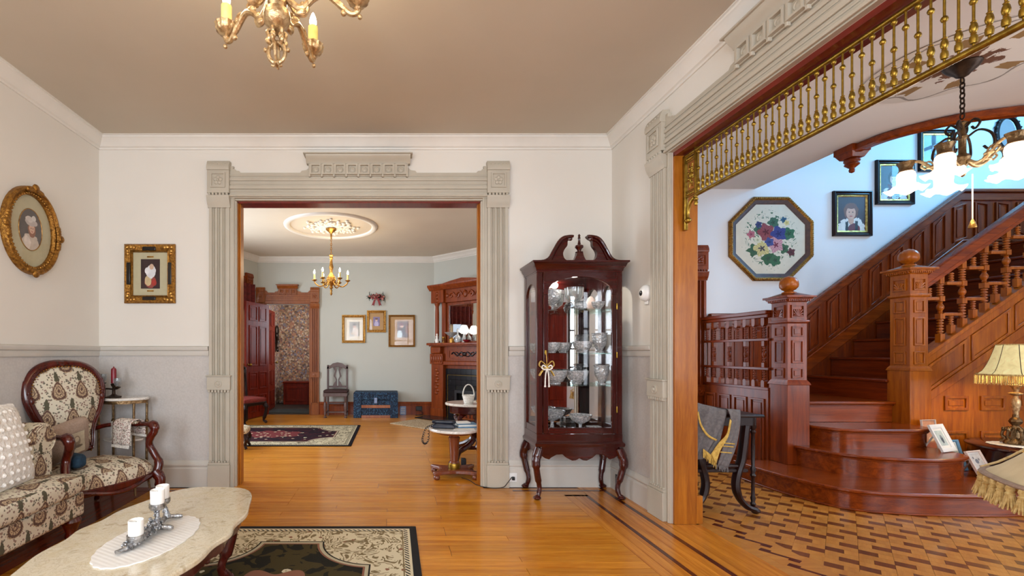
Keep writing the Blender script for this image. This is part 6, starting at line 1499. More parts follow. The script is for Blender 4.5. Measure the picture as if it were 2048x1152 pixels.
l = bpy.data.lights.new('cabinet_fill_light', 'POINT'); l.energy = 5; l.color = srgb(255, 246, 230)[:3]; l.shadow_soft_size = .03  # unseen light added inside the cabinet top to brighten the crystal
lo = bpy.data.objects.new('cabinet_fill_light', l); COL.objects.link(lo); lo.parent = cc; lo.location = (0, -.08, 1.86)
# crystal
def crys(nm, lab, sh, x, y, prof, cat, mat='cut_crystal', lobes=0, la=0, extra=None, group=None, sc=1.0):
    o = thing(nm, lab, cat, CL+Vector((x, y, SH[sh]+.0008)), random.uniform(0, 3), group)
    pr = [(r*sc, z*sc) for r, z in prof]
    MB().lathe(pr, n=28, lobes=lobes, la=la).build('body' if extra else 'glass', mat, o)
    if extra: MB().lathe([(r*sc, z*sc) for r, z in extra[1]], n=20).build(extra[0], mat, o)
    return o
goblet = [(.045, 0), (.045, .004), (.012, .012), (.009, .03), (.012, .045), (.03, .06), (.062, .085), (.075, .12), (.078, .185), (.075, .185), (.07, .12), (.055, .09), (.02, .07), (0, .068)]
bowl = [(.035, 0), (.04, .006), (.038, .012), (.06, .03), (.08, .065), (.09, .11), (.086, .11), (.075, .066), (.055, .036), (0, .024)]
vase = [(.035, 0), (.036, .01), (.022, .02), (.03, .035), (.055, .08), (.062, .13), (.058, .155), (.068, .175), (.064, .175), (.053, .155), (.056, .13), (.05, .08), (.02, .05), (0, .048)]
comp = [(.05, 0), (.05, .006), (.016, .02), (.012, .05), (.014, .07), (.04, .085), (.08, .11), (.105, .16), (.10, .162), (.072, .115), (.03, .095), (0, .092)]
crys('glass_goblet', 'large clear glass goblet at the centre of the top cabinet shelf', 3, .0, -.06, goblet, 'goblet', 'clear_crystal')
crys('crystal_compote', 'tall etched compote at the back of the top cabinet shelf', 3, -.145, .05, goblet, 'compote', 'cut_crystal', sc=.95)
crys('crystal_jar', 'lidded crystal jar on the top cabinet shelf', 3, .095, .03, [(.03, 0), (.045, .02), (.05, .05), (.04, .07), (.046, .074), (.0, .078)], 'jar', extra=('lid', [(.04, .078), (.025, .1), (.008, .108), (.014, .118), (.012, .13), (0, .136)]))
crys('crystal_bowl', 'long boat-shaped crystal bowl on the top cabinet shelf', 3, .205, -.06, bowl, 'bowl', lobes=6, la=.06, sc=.6)
eg = thing('egg_ornament', 'pale pink egg-shaped plaque leaning on the top cabinet shelf', 'ornament', CL+Vector((.205, .08, SH[3]+.0008))); MB().lathe([(0, 0), (.03, .01), (.045, .04), (.044, .075), (.03, .11), (.012, .128), (0, .13)], n=18, sy=.4).build('plaque', 'pottery_pink', eg); MB().box(-.02, .02, .015, .035, 0, .03).build('stand', 'gold_bright', eg, bevel=.003)
for i, (x, y, s, lb) in enumerate([(-.185, -.045, .82, 'round cut crystal bowl, leftmost on the middle cabinet shelf'), (.075, -.05, .9, 'deep cut crystal bowl at the centre of the middle cabinet shelf'), (-.045, .075, .82, 'cut crystal bowl at the back of the middle cabinet shelf')]): crys('crystal_bowl', lb, 2, x, y, bowl, 'bowl', lobes=12, la=.03, group='cut crystal bowls', sc=s)
crys('crystal_vase', 'cut crystal vase on the right of the middle cabinet shelf', 2, .235, -.02, vase, 'vase', lobes=8, la=.03, sc=.98)
for i, (x, y, s, lb) in enumerate([(-.15, -.03, 1.08, 'wide cut crystal bowl on the lower glass shelf'), (.055, .02, 1.06, 'tall-sided cut crystal bowl beside the wide one on the lower glass shelf')]): crys('crystal_bowl', lb, 1, x, y, bowl, 'bowl', lobes=14, la=.03, group='cut crystal bowls', sc=s)
crys('crystal_vase', 'cut crystal vase on the right of the lower glass shelf', 1, .235, -.06, vase, 'vase', lobes=8, la=.04, sc=.95)
crys('crystal_compote', 'footed cut crystal compote at the back of the cabinet floor', 0, -.15, .045, comp, 'compote', lobes=14, la=.03, sc=1.05)
crys('crystal_compote', 'footed cut crystal compote at the front of the cabinet floor', 0, .055, -.055, comp, 'compote', lobes=14, la=.03, sc=.9)
MB_ = MB().box(-.05, .05, -.03, .03, 0, .045).box(-.054, .054, -.034, .034, .045, .055).build('crystal_box', 'cut_crystal', loc=CL+Vector((.15, -.1, SH[0]+.001)), bevel=.006); tag(MB_, 'small rectangular crystal box on the cabinet floor', 'box')
# bow hanging from the key
bw = thing('hanging_bow', 'gold and white ribbon bow hanging from the cabinet key', 'bow', CL+Vector((-.285, -hd-.035, 1.05)))
for s in (-1, 1):
    MB().tube(spline([(0, 0, .06), (s*.045, 0, .10), (s*.06, 0, .065), (s*.03, 0, .045), (0, 0, .055)], 5), .013, 6, flat=.35).build('gold_loop', 'gold_ribbon', bw)
    MB().tube(spline([(0, 0, .05), (s*.035, 0, .02), (s*.06, 0, -.02)], 5), [.01]*5+[.02]*6, 6, flat=.3).build('gold_tail', 'gold_ribbon', bw)
    MB().tube(spline([(0, -.012, .045), (s*.03, -.014, .065), (s*.042, -.014, .045), (s*.02, -.014, .03), (0, -.012, .04)], 5), .006, 6).build('white_loop', 'lace_white', bw)
    MB().tube(spline([(0, -.012, .04), (s*.012, -.014, -.01), (s*.016, -.014, -.1)], 5), .0055, 6).ball((s*.016, -.014, -.106), .009, 8, 6).build('white_tail', 'lace_white', bw)
MB().ball((0, -.008, .048), .014, 8, 6).build('knot', 'gold_ribbon', bw)
MB().tube(spline([(0, 0, .06), (.004, .005, .10), (0, .008, .17)], 4), .0035, 6).build('cord', 'gold_bright', bw)

# ------------------------------------------------------------------ far room
gz = lambda py, Y: H+(CY-py)/F*Y
gx = lambda px, Y: (px-CX)/F*Y
# ceiling medallion and chandelier
CMX, CMY = -.925, 6.68
md = thing('ceiling_rose', 'cream plaster ceiling rose with raised leaves in the far room', 'ceiling rose', (CMX, CMY, ZF))
MB().lathe([(.60, 0), (.61, -.02), (.635, -.03), (.665, -.028), (.685, -.014), (.69, 0)], n=64, cap=False).build('outer_ring', 'white_trim', md)
rr = random.Random(9); m = MB()
for k in range(16):
    a = 2*PI*k/16; lr = .40 if k % 2 == 0 else .33
    for j in range(6):
        q = .1+(lr-.1)*j/5; a2 = a+.13*math.sin(j*1.7+k); m.ball((q*math.cos(a2), q*math.sin(a2), -.012), (.045-.004*j, .032, .02), 8, 5)
for k in range(70): q = rr.uniform(.08, .38); a = rr.uniform(0, 2*PI); m.ball((q*math.cos(a), q*math.sin(a), -.018), (.022, .022, .018), 6, 4)
m.build('leaf_relief', 'white_trim', md)['kind'] = 'stuff'
MB().lathe([(0, -.03), (.06, -.03), (.1, -.015), (.12, 0)], n=24).build('boss', 'white_trim', md)
fc = thing('far_chandelier', 'slender gilt chandelier with candle bulbs hanging in the far room', 'chandelier', (CMX, CMY, 2.06))
MB().lathe([(.0, .995), (.075, .995), (.08, .98), (.05, .955), (.015, .925), (.012, .86), (.008, .84)], n=18).build('canopy', 'gold_bright', fc)
lk = None; z = .83; k = 0
while z > .63:
    if lk is None: lk = MB().tube([(.011*math.cos(a), 0, .021*math.sin(a)) for a in [2*PI*i/10 for i in range(10)]], .004, 6, closed=True).build('chain_link', 'gold_bright', fc); lk.location = (0, 0, z)
    else: cp(lk, fc, (0, 0, z), (0, 0, (k % 2)*PI/2))
    z -= .033; k += 1
MB().lathe([(.008, .62), (.035, .60), (.02, .58), (.03, .56), (.018, .54), (.022, .48), (.035, .42), (.02, .37), (.026, .33), (.06, .28), (.075, .24), (.06, .19), (.03, .16), (.02, .14), (.03, .12), (.012, .10), (.018, .08), (.012, .05), (.02, .03), (0, 0)], n=18).build('body', 'gold_bright', fc)
arm0 = None
for k in range(6):
    a = math.radians(8+60*k)
    if arm0 is None:
        arm0 = MB().tube(spline([(.05, 0, .22), (.10, 0, .16), (.17, 0, .14), (.23, 0, .18), (.245, 0, .215)], 6), .009, 8).tube(spline([(.08, 0, .19), (.10, 0, .24), (.13, 0, .22), (.115, 0, .2)], 4), .006, 6).build('arm', 'gold_bright', fc); arm0.rotation_euler = (0, 0, a)
        MB().lathe([(.008, .21), (.035, .225), (.04, .235), (.02, .23), (0, .23)], (.245, 0, 0), 16).build('drip_cup', 'gold_bright', arm0)
        MB().lathe([(0, .23), (.013, .23), (.013, .32), (0, .322)], (.245, 0, 0), 12).build('candle_sleeve', 'wax_cream', arm0)
        MB().lathe([(.008, .32), (.013, .335), (.012, .355), (.004, .38), (0, .384)], (.245, 0, 0), 12).build('flame_bulb', 'bulb_lit', arm0)
    else: cptree(arm0, fc, None, (0, 0, a))
l = bpy.data.lights.new('far_bulbs', 'POINT'); l.energy = 22; l.color = srgb(255, 228, 186)[:3]; l.shadow_soft_size = .2
lo = bpy.data.objects.new('bulb_light', l); COL.objects.link(lo); lo.parent = fc; lo.location = (0, 0, .44)
# doors
def panel_door(nm, lab, hinge, ang_, w_, h_, mat, cols=((.12, .46), (.54, .88)), rows=((.05, .20), (.25, .40), (.45, .80), (.84, .97)), flip=1):
    d = sempty(nm, lab, hinge, ang_)
    MB().box(0, w_, -.022, .022, .01, h_).build('leaf', mat, d, bevel=.003)
    for (r0, r1) in rows:
        for (c0, c1) in cols:
            for s in (-1, 1):
                m = MB(); a, b, e, f_ = c0*w_, c1*w_, r0*h_, r1*h_; y0_, y1_ = (.022, .034) if s > 0 else (-.034, -.022)
                m.prism([(a, e), (b, e), (b, f_), (a, f_)], y0_, y1_, 'xz', hole=[(a+.025, e+.025), (b-.025, e+.025), (b-.025, f_-.025), (a+.025, f_-.025)]); m.box(a+.05, b-.05, y0_ if s > 0 else y1_-.006, y0_+.006 if s > 0 else y1_, e+.05, f_-.05); m.build('raised_panel', mat, d, bevel=.004)
    for s in (-1, 1):
        MB().lathe([(.02, 0), (.02, .005), (.008, .01), (.008, .035), (.022, .045), (.026, .06), (.016, .072), (0, .074)], n=14, M=Matrix.Translation((w_-.06, s*.022, 1.0))@Matrix.Rotation(-s*PI/2, 4, 'X')).build('door_knob', 'brass', d)
    return d
panel_door('door_3', 'dark red panelled door swung open into the far room', (-2.465, YB-.02, 0), math.atan2(-.69, -.19), .76, 2.15, 'door_wood')
panel_door('door_4', 'brown panelled vestibule door standing open behind the red door', (-2.60, YB+.20, 0), math.atan2(1.0, -.06), .95, 2.12, 'door_wood')
# vestibule contents
vb = thing('vestibule_bench', 'dark panelled wooden bench at the back of the vestibule', 'bench', (-2.02, 10.72, 0))
MB().box(-.56, .56, -.18, .18, 0, .50).build('body', 'door_wood', vb, bevel=.006); MB().box(-.58, .58, -.2, .2, .50, .535).build('lid', 'door_wood', vb, bevel=.008)
for k in range(2): MB().prism([(-.5+k*.52, .08), (-.02+k*.52, .08), (-.02+k*.52, .43), (-.5+k*.52, .43)], -.195, -.18, 'xz', hole=[(-.45+k*.52, .13), (-.07+k*.52, .13), (-.07+k*.52, .38), (-.45+k*.52, .38)]).build('panel_frame', 'door_wood', vb, bevel=.004)
tag(MB().box(-.42, .42, -.3, .3, 0, .012).build('door_mat', 'mat_grey', loc=(-2.12, 9.35, .001), bevel=.004), 'grey door mat on the vestibule floor', 'mat')
wh = thing('wall_ornament', 'dark carved ornament hanging on the vestibule wallpaper', 'ornament', (-2.775, 10.55, 1.62), PI/2)
m = MB(); m.ball((0, -.04, .12), (.07, .04, .12), 10, 8); m.tube(spline([(0, -.04, .2), (.05, -.05, .1), (-.03, -.05, 0), (.04, -.05, -.12), (0, -.05, -.25), (.03, -.04, -.32)], 5), .035, 8); m.ball((.02, -.05, -.34), (.05, .035, .05), 8, 6); m.ball((0, -.05, .0), (.08, .04, .06), 8, 6); m.build('carving', 'dark_bronze', wh)
MB().box(-.05, .05, -.012, 0, -.2, .2).build('back_plate', 'dark_bronze', wh, bevel=.01)
# curtains in the bay
tdir = Vector((-.335, -.942, 0)); nrm = Vector((.942, -.335, 0))
def curtain(nm, lab, s0, s1, z0, z1, off, mat, folds):
    base = Vector((A1[0], A1[1], 0)); n = folds*8; vs = []
    for (z) in (z1, (z0+z1)/2, z0):
        for i in range(n+1):
            s_ = lerp(s0, s1, i/n); p = base+tdir*s_+nrm*(off+.03*math.sin(i/n*folds*2*PI)); vs.append((p.x, p.y, z))
    fs = [(j*(n+1)+i, j*(n+1)+i+1, (j+1)*(n+1)+i+1, (j+1)*(n+1)+i) for j in range(2) for i in range(n)]
    o = solid(MB().add(vs, fs).build(nm, mat), .006); return tag(o, lab, 'curtain')
curtain('curtain', 'cream curtain hanging in the bay window behind the red door', .38, .95, .12, 2.28, .10, 'curtain', 5)
curtain('valance', 'dark red patterned valance above the cream curtain', .30, 1.5, 2.0, 2.5, .16, 'curtain_red', 9)
# chairs and stool at the left of the opening
rc = thing('side_chair', 'carved side chair with red velvet seat at the edge of the far room', 'chair', (-2.50, 7.62, .0105), math.radians(60))
soft_box(0, 0, .405, .50, .48, .09, .035, 5, .012).build('seat', 'velvet_red', rc, smooth=60)
MB().box(-.25, .25, -.24, .24, .32, .38).build('seat_rail', 'walnut_dark', rc, bevel=.015)
for s in (-1, 1):
    MB().tube(spline([(s*.21, -.2, .35), (s*.235, -.235, .28), (s*.225, -.225, .16), (s*.21, -.2, .06), (s*.225, -.23, .03)], 5), [.04]*6+[.03]*8+[.02]*7, 8).ball((s*.225, -.235, .028), .028, 8, 6).build('front_leg', 'walnut_dark', rc)
    MB().tube(spline([(s*.2, .21, 0.012), (s*.2, .2, .3), (s*.2, .22, .6), (s*.22, .27, .95)], 5), .022, 8).build('back_post', 'walnut_dark', rc)
MB().tube(spline([(-.22, .27, .93), (-.1, .28, .99), (0, .28, 1.0), (.1, .28, .99), (.22, .27, .93)], 4), .028, 8).build('crest_rail', 'walnut_dark', rc)
soft_box(0, .24, .70, .30, .06, .36, .028, 4, 0).build('back_pad', 'velvet_red', rc, smooth=60)
fs_ = thing('footstool', 'small footstool with floral top and dark cabriole legs', 'footstool', (-2.02, 5.72, 0), .15)
soft_box(0, 0, .235, .36, .30, .085, .035, 5, .012).build('cushion', 'stool_floral', fs_, smooth=60)
MB().box(-.17, .17, -.14, .14, .17, .205).build('frame', 'walnut_dark', fs_, bevel=.008)
for s in (-1, 1):
    for t_ in (-1, 1): MB().tube(spline([(s*.145, t_*.115, .19), (s*.165, t_*.135, .13), (s*.15, t_*.12, .06), (s*.165, t_*.135, .016)], 4), [.026]*5+[.02]*4+[.018]*4, 8).build('leg', 'walnut_dark', fs_)
# rugs
tag(MB().box(-1.28, 1.28, -.84, .84, 0, .009).build('area_rug', 'rug_far', loc=(-1.83, 6.68, .001), bevel=.003), 'dark oriental rug with maroon medallions in the far room', 'rug')
# grey chair
gc = thing('grey_chair', 'antique grey-brown chair with carved splat against the far wall', 'chair', (-1.085, 8.56, 0))
soft_box(0, -.0, .49, .46, .40, .06, .028, 5, .008).build('seat', 'velvet_brown', gc, smooth=60)
MB().box(-.225, .225, -.195, .195, .40, .465).build('seat_rail', 'grey_chair_wood', gc, bevel=.005)
for s in (-1, 1):
    m = MB(); m.lathe([(.028, 0), (.032, .02), (.014, .035), (.02, .06), (.022, .09), (.014, .11), (.024, .15), (.034, .21), (.024, .27), (.014, .29), (.026, .31), (.026, .40)], (s*.19, -.17, 0), 12); m.build('front_leg', 'grey_chair_wood', gc)
    MB().box(s*.185-.018, s*.185+.018, .155, .19, 0, .98).build('back_post', 'grey_chair_wood', gc, bevel=.004)
    MB().box(min(s*.175, s*.2), max(s*.175, s*.2), -.16, .16, .075, .10).build('stretcher', 'grey_chair_wood', gc)
MB().box(-.17, .17, -.02, .005, .075, .10).build('stretcher', 'grey_chair_wood', gc); MB().box(-.17, .17, .16, .18, .22, .25).build('stretcher', 'grey_chair_wood', gc)
MB().prism([(-.205, .90), (-.2, .95), (-.14, .97), (-.09, 1.01), (0, 1.03), (.09, 1.01), (.14, .97), (.2, .95), (.205, .90), (.16, .90), (.1, .93), (0, .945), (-.1, .93), (-.16, .90)], .155, .19, 'xz').build('crest_rail', 'grey_chair_wood', gc, bevel=.004)
MB().box(-.17, .17, .16, .185, .54, .575).build('lower_rail', 'grey_chair_wood', gc, bevel=.004)
for s in (-1, 1): MB().prism([(s*.012, .575), (s*.09, .575), (s*.06, .64), (s*.03, .67), (s*.045, .72), (s*.075, .76), (s*.06, .82), (s*.05, .86), (s*.085, .93), (s*.03, .935), (s*.02, .87), (s*.035, .80), (s*.04, .76), (s*.012, .70)], .165, .18, 'xz').build('splat_half', 'grey_chair_wood', gc)
# trunk
tk = thing('travel_trunk', 'blue embossed metal trunk with wood slats against the far wall', 'trunk', (gx(752, 8.5), 8.58, 0))
MB().box(-.40, .40, -.185, .185, 0, .335).build('body', 'trunk_metal', tk, bevel=.006)
MB().box(-.41, .41, -.195, .195, .34, .48).build('lid', 'trunk_metal', tk, bevel=.012)
for (za, zb2) in ((.185, .24), (.0, .05)): MB().box(-.27, .27, -.20, -.185, za, zb2).build('slat', 'far_oak', tk, bevel=.003)
for s in (-1, 1):
    MB().box(min(s*.415, s*.27), max(s*.415, s*.27), -.205, -.19, 0, .47).build('corner_band', 'trunk_metal', tk, bevel=.004)
    MB().box(min(s*.42, s*.40), max(s*.42, s*.40), -.05, .05, .22, .28).build('handle', 'black_plastic', tk, bevel=.006)
MB().box(-.03, .03, -.215, -.195, .27, .38).build('latch', 'steel_blue', tk, bevel=.005)
for z in (.345, .43): MB().box(-.415, .415, -.203, -.19, z, z+.014).build('lid_band', 'trunk_metal', tk)
# outlet plate and little black device by the baseboard
ou = thing('wall_vent', 'grey metal wall plate on the far baseboard beside the trunk', 'vent', (gx(806, 8.8), YB-.036, gz(821, 8.8)))
MB().box(-.06, .06, -.012, 0, -.085, .085).build('plate', 'steel_blue', ou, bevel=.004)
for k in range(3): MB().box(-.04, .04, -.016, -.012, -.06+k*.045, -.04+k*.045).build('slot', 'door_grey_plastic', ou, bevel=.002)
dv = thing('power_adapter', 'black power adapter with coiled cable on the far baseboard', 'adapter', (gx(838, 8.75), YB-.04, gz(818, 8.75)))
MB().box(-.06, .06, -.05, 0, -.035, .05).build('body', 'black_plastic', dv, bevel=.008)
MB().tube(spline([(0, -.03, -.03), (.08, -.08, -.08), (.02, -.12, -.10), (-.07, -.1, -.11), (0, -.07, -.115), (.15, -.14, -.117)], 6), .006, 6).build('cable', 'black_plastic', dv)
# three pictures and bow on the far wall
def far_pic(nm, lab, x0, y0_, x1, y1_, fw_, mat_b, prn, psz, poff=(0, 0), fm='gold_bright'):
    Yw = YB; w_, h_ = (x1-x0)/F*Yw, (y1_-y0_)/F*Yw
    return framed(nm, lab, (gx((x0+x1)/2, Yw), Yw-.001, gz((y0_+y1_)/2, Yw)), 0, rect(w_/2, h_/2), fprof(fw_, .035), fm, fw_, mat_b, None, (prn, rect(*psz), poff))
picture_print('far_print_1', (176, 170, 156), [('e', .02, -.05, .06, .09, (222, 206, 190)), ('e', .0, .06, .03, .035, (214, 180, 160)), ('e', -.005, .085, .032, .022, (80, 62, 50)), ('e', -.03, -.09, .05, .03, (196, 176, 150))])
picture_print('far_print_2', (150, 140, 190), [('e', 0, -.05, .04, .06, (196, 190, 226)), ('e', 0, .03, .024, .026, (220, 190, 180)), ('e', 0, .05, .03, .016, (110, 84, 90))])
picture_print('far_print_3', (110, 60, 46), [('e', .03, -.04, .06, .1, (60, 34, 34)), ('e', -.02, .07, .035, .04, (216, 176, 150)), ('e', -.03, .1, .045, .03, (120, 44, 34)), ('e', -.06, -.10, .05, .08, (206, 224, 230)), ('e', .08, .0, .03, .09, (140, 90, 60))])
far_pic('framed_print', 'print of a seated pale figure, lowest left of three gilt pictures', 684, 630, 731, 686, .05, 'cream_mat_board', 'far_print_1', (.10, .14), (.015, 0))
far_pic('framed_print', 'small lilac print, highest and middle of three gilt pictures', 734, 621, 772, 665, .05, 'tan_mat_board', 'far_print_2', (.065, .09))
far_pic('framed_print', 'dark portrait print, rightmost of three gilt pictures', 777, 630, 830, 694, .035, 'tan_mat_board', 'far_print_3', (.11, .16), (.02, .03), 'gold_leaf')
sw = thing('ribbon_swag', 'red ribbon bow on a dried greenery swag above the gilt pictures', 'swag', (gx(753.5, YB), YB-.002, gz(600, YB)))
m = MB(); rr = random.Random(2)
for k in range(70): x = rr.uniform(-.16, .16); m.tube([(x, -.02, .05+rr.gauss(0, .02)), (x+rr.gauss(0, .03), -.05-rr.random()*.03, .05+rr.gauss(0, .05))], [.008, .003], 4)
m.build('greenery', 'greenery', sw)['kind'] = 'stuff'
m = MB()
for k in range(22): m.ball((rr.uniform(-.15, .15), -.05-rr.random()*.02, .05+rr.gauss(0, .03)), rr.uniform(.012, .024), 6, 5)
m.build('berries', 'berry_pink', sw)['kind'] = 'stuff'
for s in (-1, 1):
    MB().tube(spline([(0, -.07, .05), (s*.06, -.08, .10), (s*.10, -.08, .05), (s*.05, -.075, .02), (0, -.07, .045)], 5), .026, 6, flat=.35).build('ribbon_loop', 'ribbon_red', sw)
    MB().prism([(s*.005, .04), (s*.04, .03), (s*.10, -.12), (s*.07, -.105), (s*.05, -.13)], -.075, -.068, 'xz').build('ribbon_tail', 'ribbon_red', sw)

# ------------------------------------------------------------------ fireplace on the angled wall (local x along the wall, front -y)
S0 = .85; ux = Vector((.7071, -.7071, 0))
fp = thing('fireplace', 'carved red-brown wooden fireplace with mirror overmantel and dark tiles', 'fireplace', (B1[0]+.7071*S0, B1[1]-.7071*S0, 0), -PI/4)
def fb_(nm, x0, x1, y0_, y1_, z0, z1, mat='mantel_wood', par=None, **kw): return MB().box(x0, x1, y0_, y1_, z0, z1).build(nm, mat, par or fp, **kw)
for s in (-1, 1):
    a, b = min(s*.75, s*.47), max(s*.75, s*.47)
    pl = fb_('lower_pilaster', a, b, -.20, 0, 0, 1.02, bevel=.006); fb_('plinth', a-.012, b+.012, -.215, 0, 0, .16, par=pl, bevel=.005)
    m = MB()
    for k in range(9): m.ball(((a+b)/2-.02+.02*(k % 2)*2, -.20, .45+k*.055), (.045, .02, .034), 8, 5)
    m.build('carved_vine', 'mantel_wood', pl)
    cap_ = fb_('capital', a-.015, b+.015, -.23, 0, 1.0, 1.20, bevel=.01)
    m = MB()
    for k in range(5): m.ball((lerp(a, b, (k+.5)/5), -.23, 1.1), (.028, .018, .07), 8, 6)
    m.build('carved_leaves', 'mantel_wood', cap_)
    fb_('bracket', a+.02, b-.02, -.26, 0, 1.20, 1.335, bevel=.02)
    up_ = MB(); 
    xc = (a+b)/2
    up_.lathe([(.05, 1.405), (.055, 1.43), (.035, 1.45), (.04, 1.6), (.04, 1.95), (.034, 2.1), (.05, 2.13), (.055, 2.16)], (s*.655, -.14, 0), 14); up_.build('column', 'mantel_wood', fp)
    fb_('upper_pilaster', min(s*.56, s*.47), max(s*.56, s*.47), -.12, 0, 1.40, 2.16, bevel=.005)
    cb_ = fb_('entablature_block', a-.01, b+.01, -.20, 0, 2.16, 2.40, bevel=.008)
    m = MB()
    for k in range(3): m.ball((xc, -.20, 2.2+k*.07), (.05-.01*k, .02, .034), 8, 5)
    m.build('carved_leaf', 'mantel_wood', cb_)
fb_('surround_back', -.48, .48, -.10, 0, .92, 1.06); fb_('lower_ledge', -.50, .50, -.21, 0, .985, 1.06, bevel=.012)
fz_ = fb_('lower_frieze', -.50, .50, -.16, 0, 1.06, 1.34, bevel=.004)
m = MB(); m.prism([(-.36, 1.10), (.36, 1.10), (.36, 1.28), (-.36, 1.28)], -.172, -.16, 'xz', hole=[(-.335, 1.125), (.335, 1.125), (.335, 1.255), (-.335, 1.255)]); m.build('panel_frame', 'mantel_wood', fz_)
m = MB()
for s in (-1, 1):
    m.tube(spline([(0, -.165, 1.19), (s*.07, -.17, 1.225), (s*.12, -.17, 1.19), (s*.16, -.17, 1.16), (s*.21, -.17, 1.19), (s*.25, -.17, 1.22), (s*.29, -.165, 1.19)], 4), .014, 6)
    m.tube(spline([(s*.04, -.165, 1.15), (s*.1, -.17, 1.155), (s*.15, -.17, 1.21), (s*.2, -.17, 1.225)], 4), .011, 6)
m.ball((0, -.17, 1.19), (.05, .016, .04), 10, 6); m.build('carved_scroll', 'walnut_dark', fz_)
fb_('mantel_shelf', -.76, .76, -.34, 0, 1.355, 1.40, bevel=.01); fb_('shelf_moulding', -.73, .73, -.30, 0, 1.335, 1.357, bevel=.006)
MB().box(-.47, .47, -.045, 0, 1.40, 2.16).build('overmantel_back', 'mantel_wood', fp)
MB().prism([(-.47, 1.40), (.47, 1.40), (.47, 2.16), (-.47, 2.16)], -.075, -.045, 'xz', hole=[(-.43, 1.43), (.43, 1.43), (.43, 2.11), (-.43, 2.11)]).build('mirror_frame', 'mantel_wood', fp, bevel=.006)
MB().box(-.435, .435, -.052, -.046, 1.425, 2.115).build('mirror_glass', 'mirror', fp)
ff2 = fb_('upper_frieze', -.49, .49, -.14, 0, 2.16, 2.42, bevel=.004)
m = MB()
for s in (-1, 1):
    m.tube(spline([(s*.06, -.145, 2.28), (s*.12, -.15, 2.34), (s*.19, -.15, 2.29), (s*.15, -.15, 2.24), (s*.125, -.15, 2.28)], 5), .016, 6)
    m.tube(spline([(s*.2, -.145, 2.25), (s*.27, -.15, 2.33), (s*.35, -.15, 2.30), (s*.33, -.15, 2.25), (s*.29, -.15, 2.27)], 5), .015, 6); m.ball((s*.42, -.145, 2.29), (.04, .014, .04), 8, 6)
m.ball((0, -.15, 2.29), (.05, .02, .07), 10, 6); m.build('carved_scroll', 'mantel_wood', ff2)
co = [(0, 2.40), (-.20, 2.40), (-.215, 2.42), (-.25, 2.45), (-.27, 2.475), (-.27, 2.50), (0, 2.50)]
MB().prism(co, -.80, .80, 'yz').build('cornice', 'mantel_wood', fp)
MB().prism([(-.80, 2.50), (-.45, 2.50), (-.25, 2.535), (0, 2.565), (.25, 2.535), (.45, 2.50), (.80, 2.50), (.80, 2.49), (-.80, 2.49)], -.26, 0, 'xz').build('arched_crest', 'mantel_wood', fp)
# tiles and firebox
tl = None
for r_ in range(9):
    for c_ in range(8):
        x = -.47+c_*.1175; z = r_*.102
        if abs(x+.059) < .26 and z < .52: continue
        if tl is None: tl = MB().box(.0015, .116, -.115, -.10, .0015, .1005).build('tile', 'dark_tile', fp, bevel=.002); tl.location = (x, 0, z)
        else: cp(tl, fp, (x, 0, z))
fb_('tile_bed', -.47, -.235, -.10, 0, 0, .92, 'soot'); fb_('tile_bed', .235, .47, -.10, 0, 0, .92, 'soot'); fb_('tile_bed', -.235, .235, -.10, 0, .51, .92, 'soot')
MB().tube([(-.42, -.118, 0), (-.42, -.118, .80), (.42, -.118, .80), (.42, -.118, 0)], .006, 6).build('brass_edging', 'brass', fp)
fb_('firebox', -.235, .235, -.02, 0, 0, .51, 'soot')
MB().prism([(-.25, 0), (.25, 0), (.25, .53), (-.25, .53)], -.135, -.1, 'xz', hole=[(-.20, .0), (.20, .0), (.20, .47), (-.20, .47)]).build('hood_frame', 'black_plastic', fp, bevel=.004)
for k in range(5): MB().tube([(-.16+k*.08, -.11, .03), (-.16+k*.08, -.11, .2)], .007, 6).build('grate_bar', 'black_plastic', fp)
fb_('hearth_slab', -.8, .8, -.62, -.2, .001, .018, 'dark_tile', bevel=.004)
FW = Matrix.Translation(fp.location)@Matrix.Rotation(-PI/4, 4, 'Z')
# things on the mantel
def on_mantel(nm, lab, cat, x, y, prof, mat, lobes=0, la=0, extra=None):
    o = thing(nm, lab, cat, FW@Vector((x, y, 1.4005))); MB().lathe(prof, n=18, lobes=lobes, la=la).build('body', mat, o)
    if extra: MB().lathe(extra[1], n=16).build(extra[0], extra[2], o)
on_mantel('crystal_bowl', 'white crystal centre bowl on the mantel shelf', 'bowl', -.26, -.2, [(.05, 0), (.05, .01), (.015, .03), (.015, .10), (.06, .13), (.13, .19), (.125, .192), (.05, .14), (0, .135)], 'cut_crystal', 10, .05)
on_mantel('glass_lamp', 'small glass lamp with crystal shade on the mantel shelf', 'lamp', .02, -.2, [(.05, 0), (.05, .012), (.02, .03), (.03, .09), (.02, .14), (.018, .16)], 'cut_crystal', extra=('shade', [(.05, .16), (.085, .19), (.08, .24), (.05, .30), (.04, .31)], 'frosted_lit'))
on_mantel('glass_decanter', 'cut glass decanter beside the bowl on the mantel shelf', 'decanter', -.11, -.22, [(.05, 0), (.055, .05), (.045, .11), (.016, .14), (.014, .19), (.02, .2), (.018, .24), (0, .26)], 'cut_crystal')
on_mantel('brass_cup', 'small brass cup at the left end of the mantel shelf', 'cup', -.42, -.24, [(.035, 0), (.035, .006), (.01, .02), (.01, .05), (.034, .08), (.036, .11), (.03, .11), (0, .07)], 'gold_bright')
on_mantel('figurine', 'white china figurine at the mantel end beside the pilaster', 'figurine', -.56, -.26, [(.035, 0), (.038, .05), (.02, .09), (.026, .12), (.012, .14), (.018, .155), (.014, .17), (0, .178)], 'wax_white')
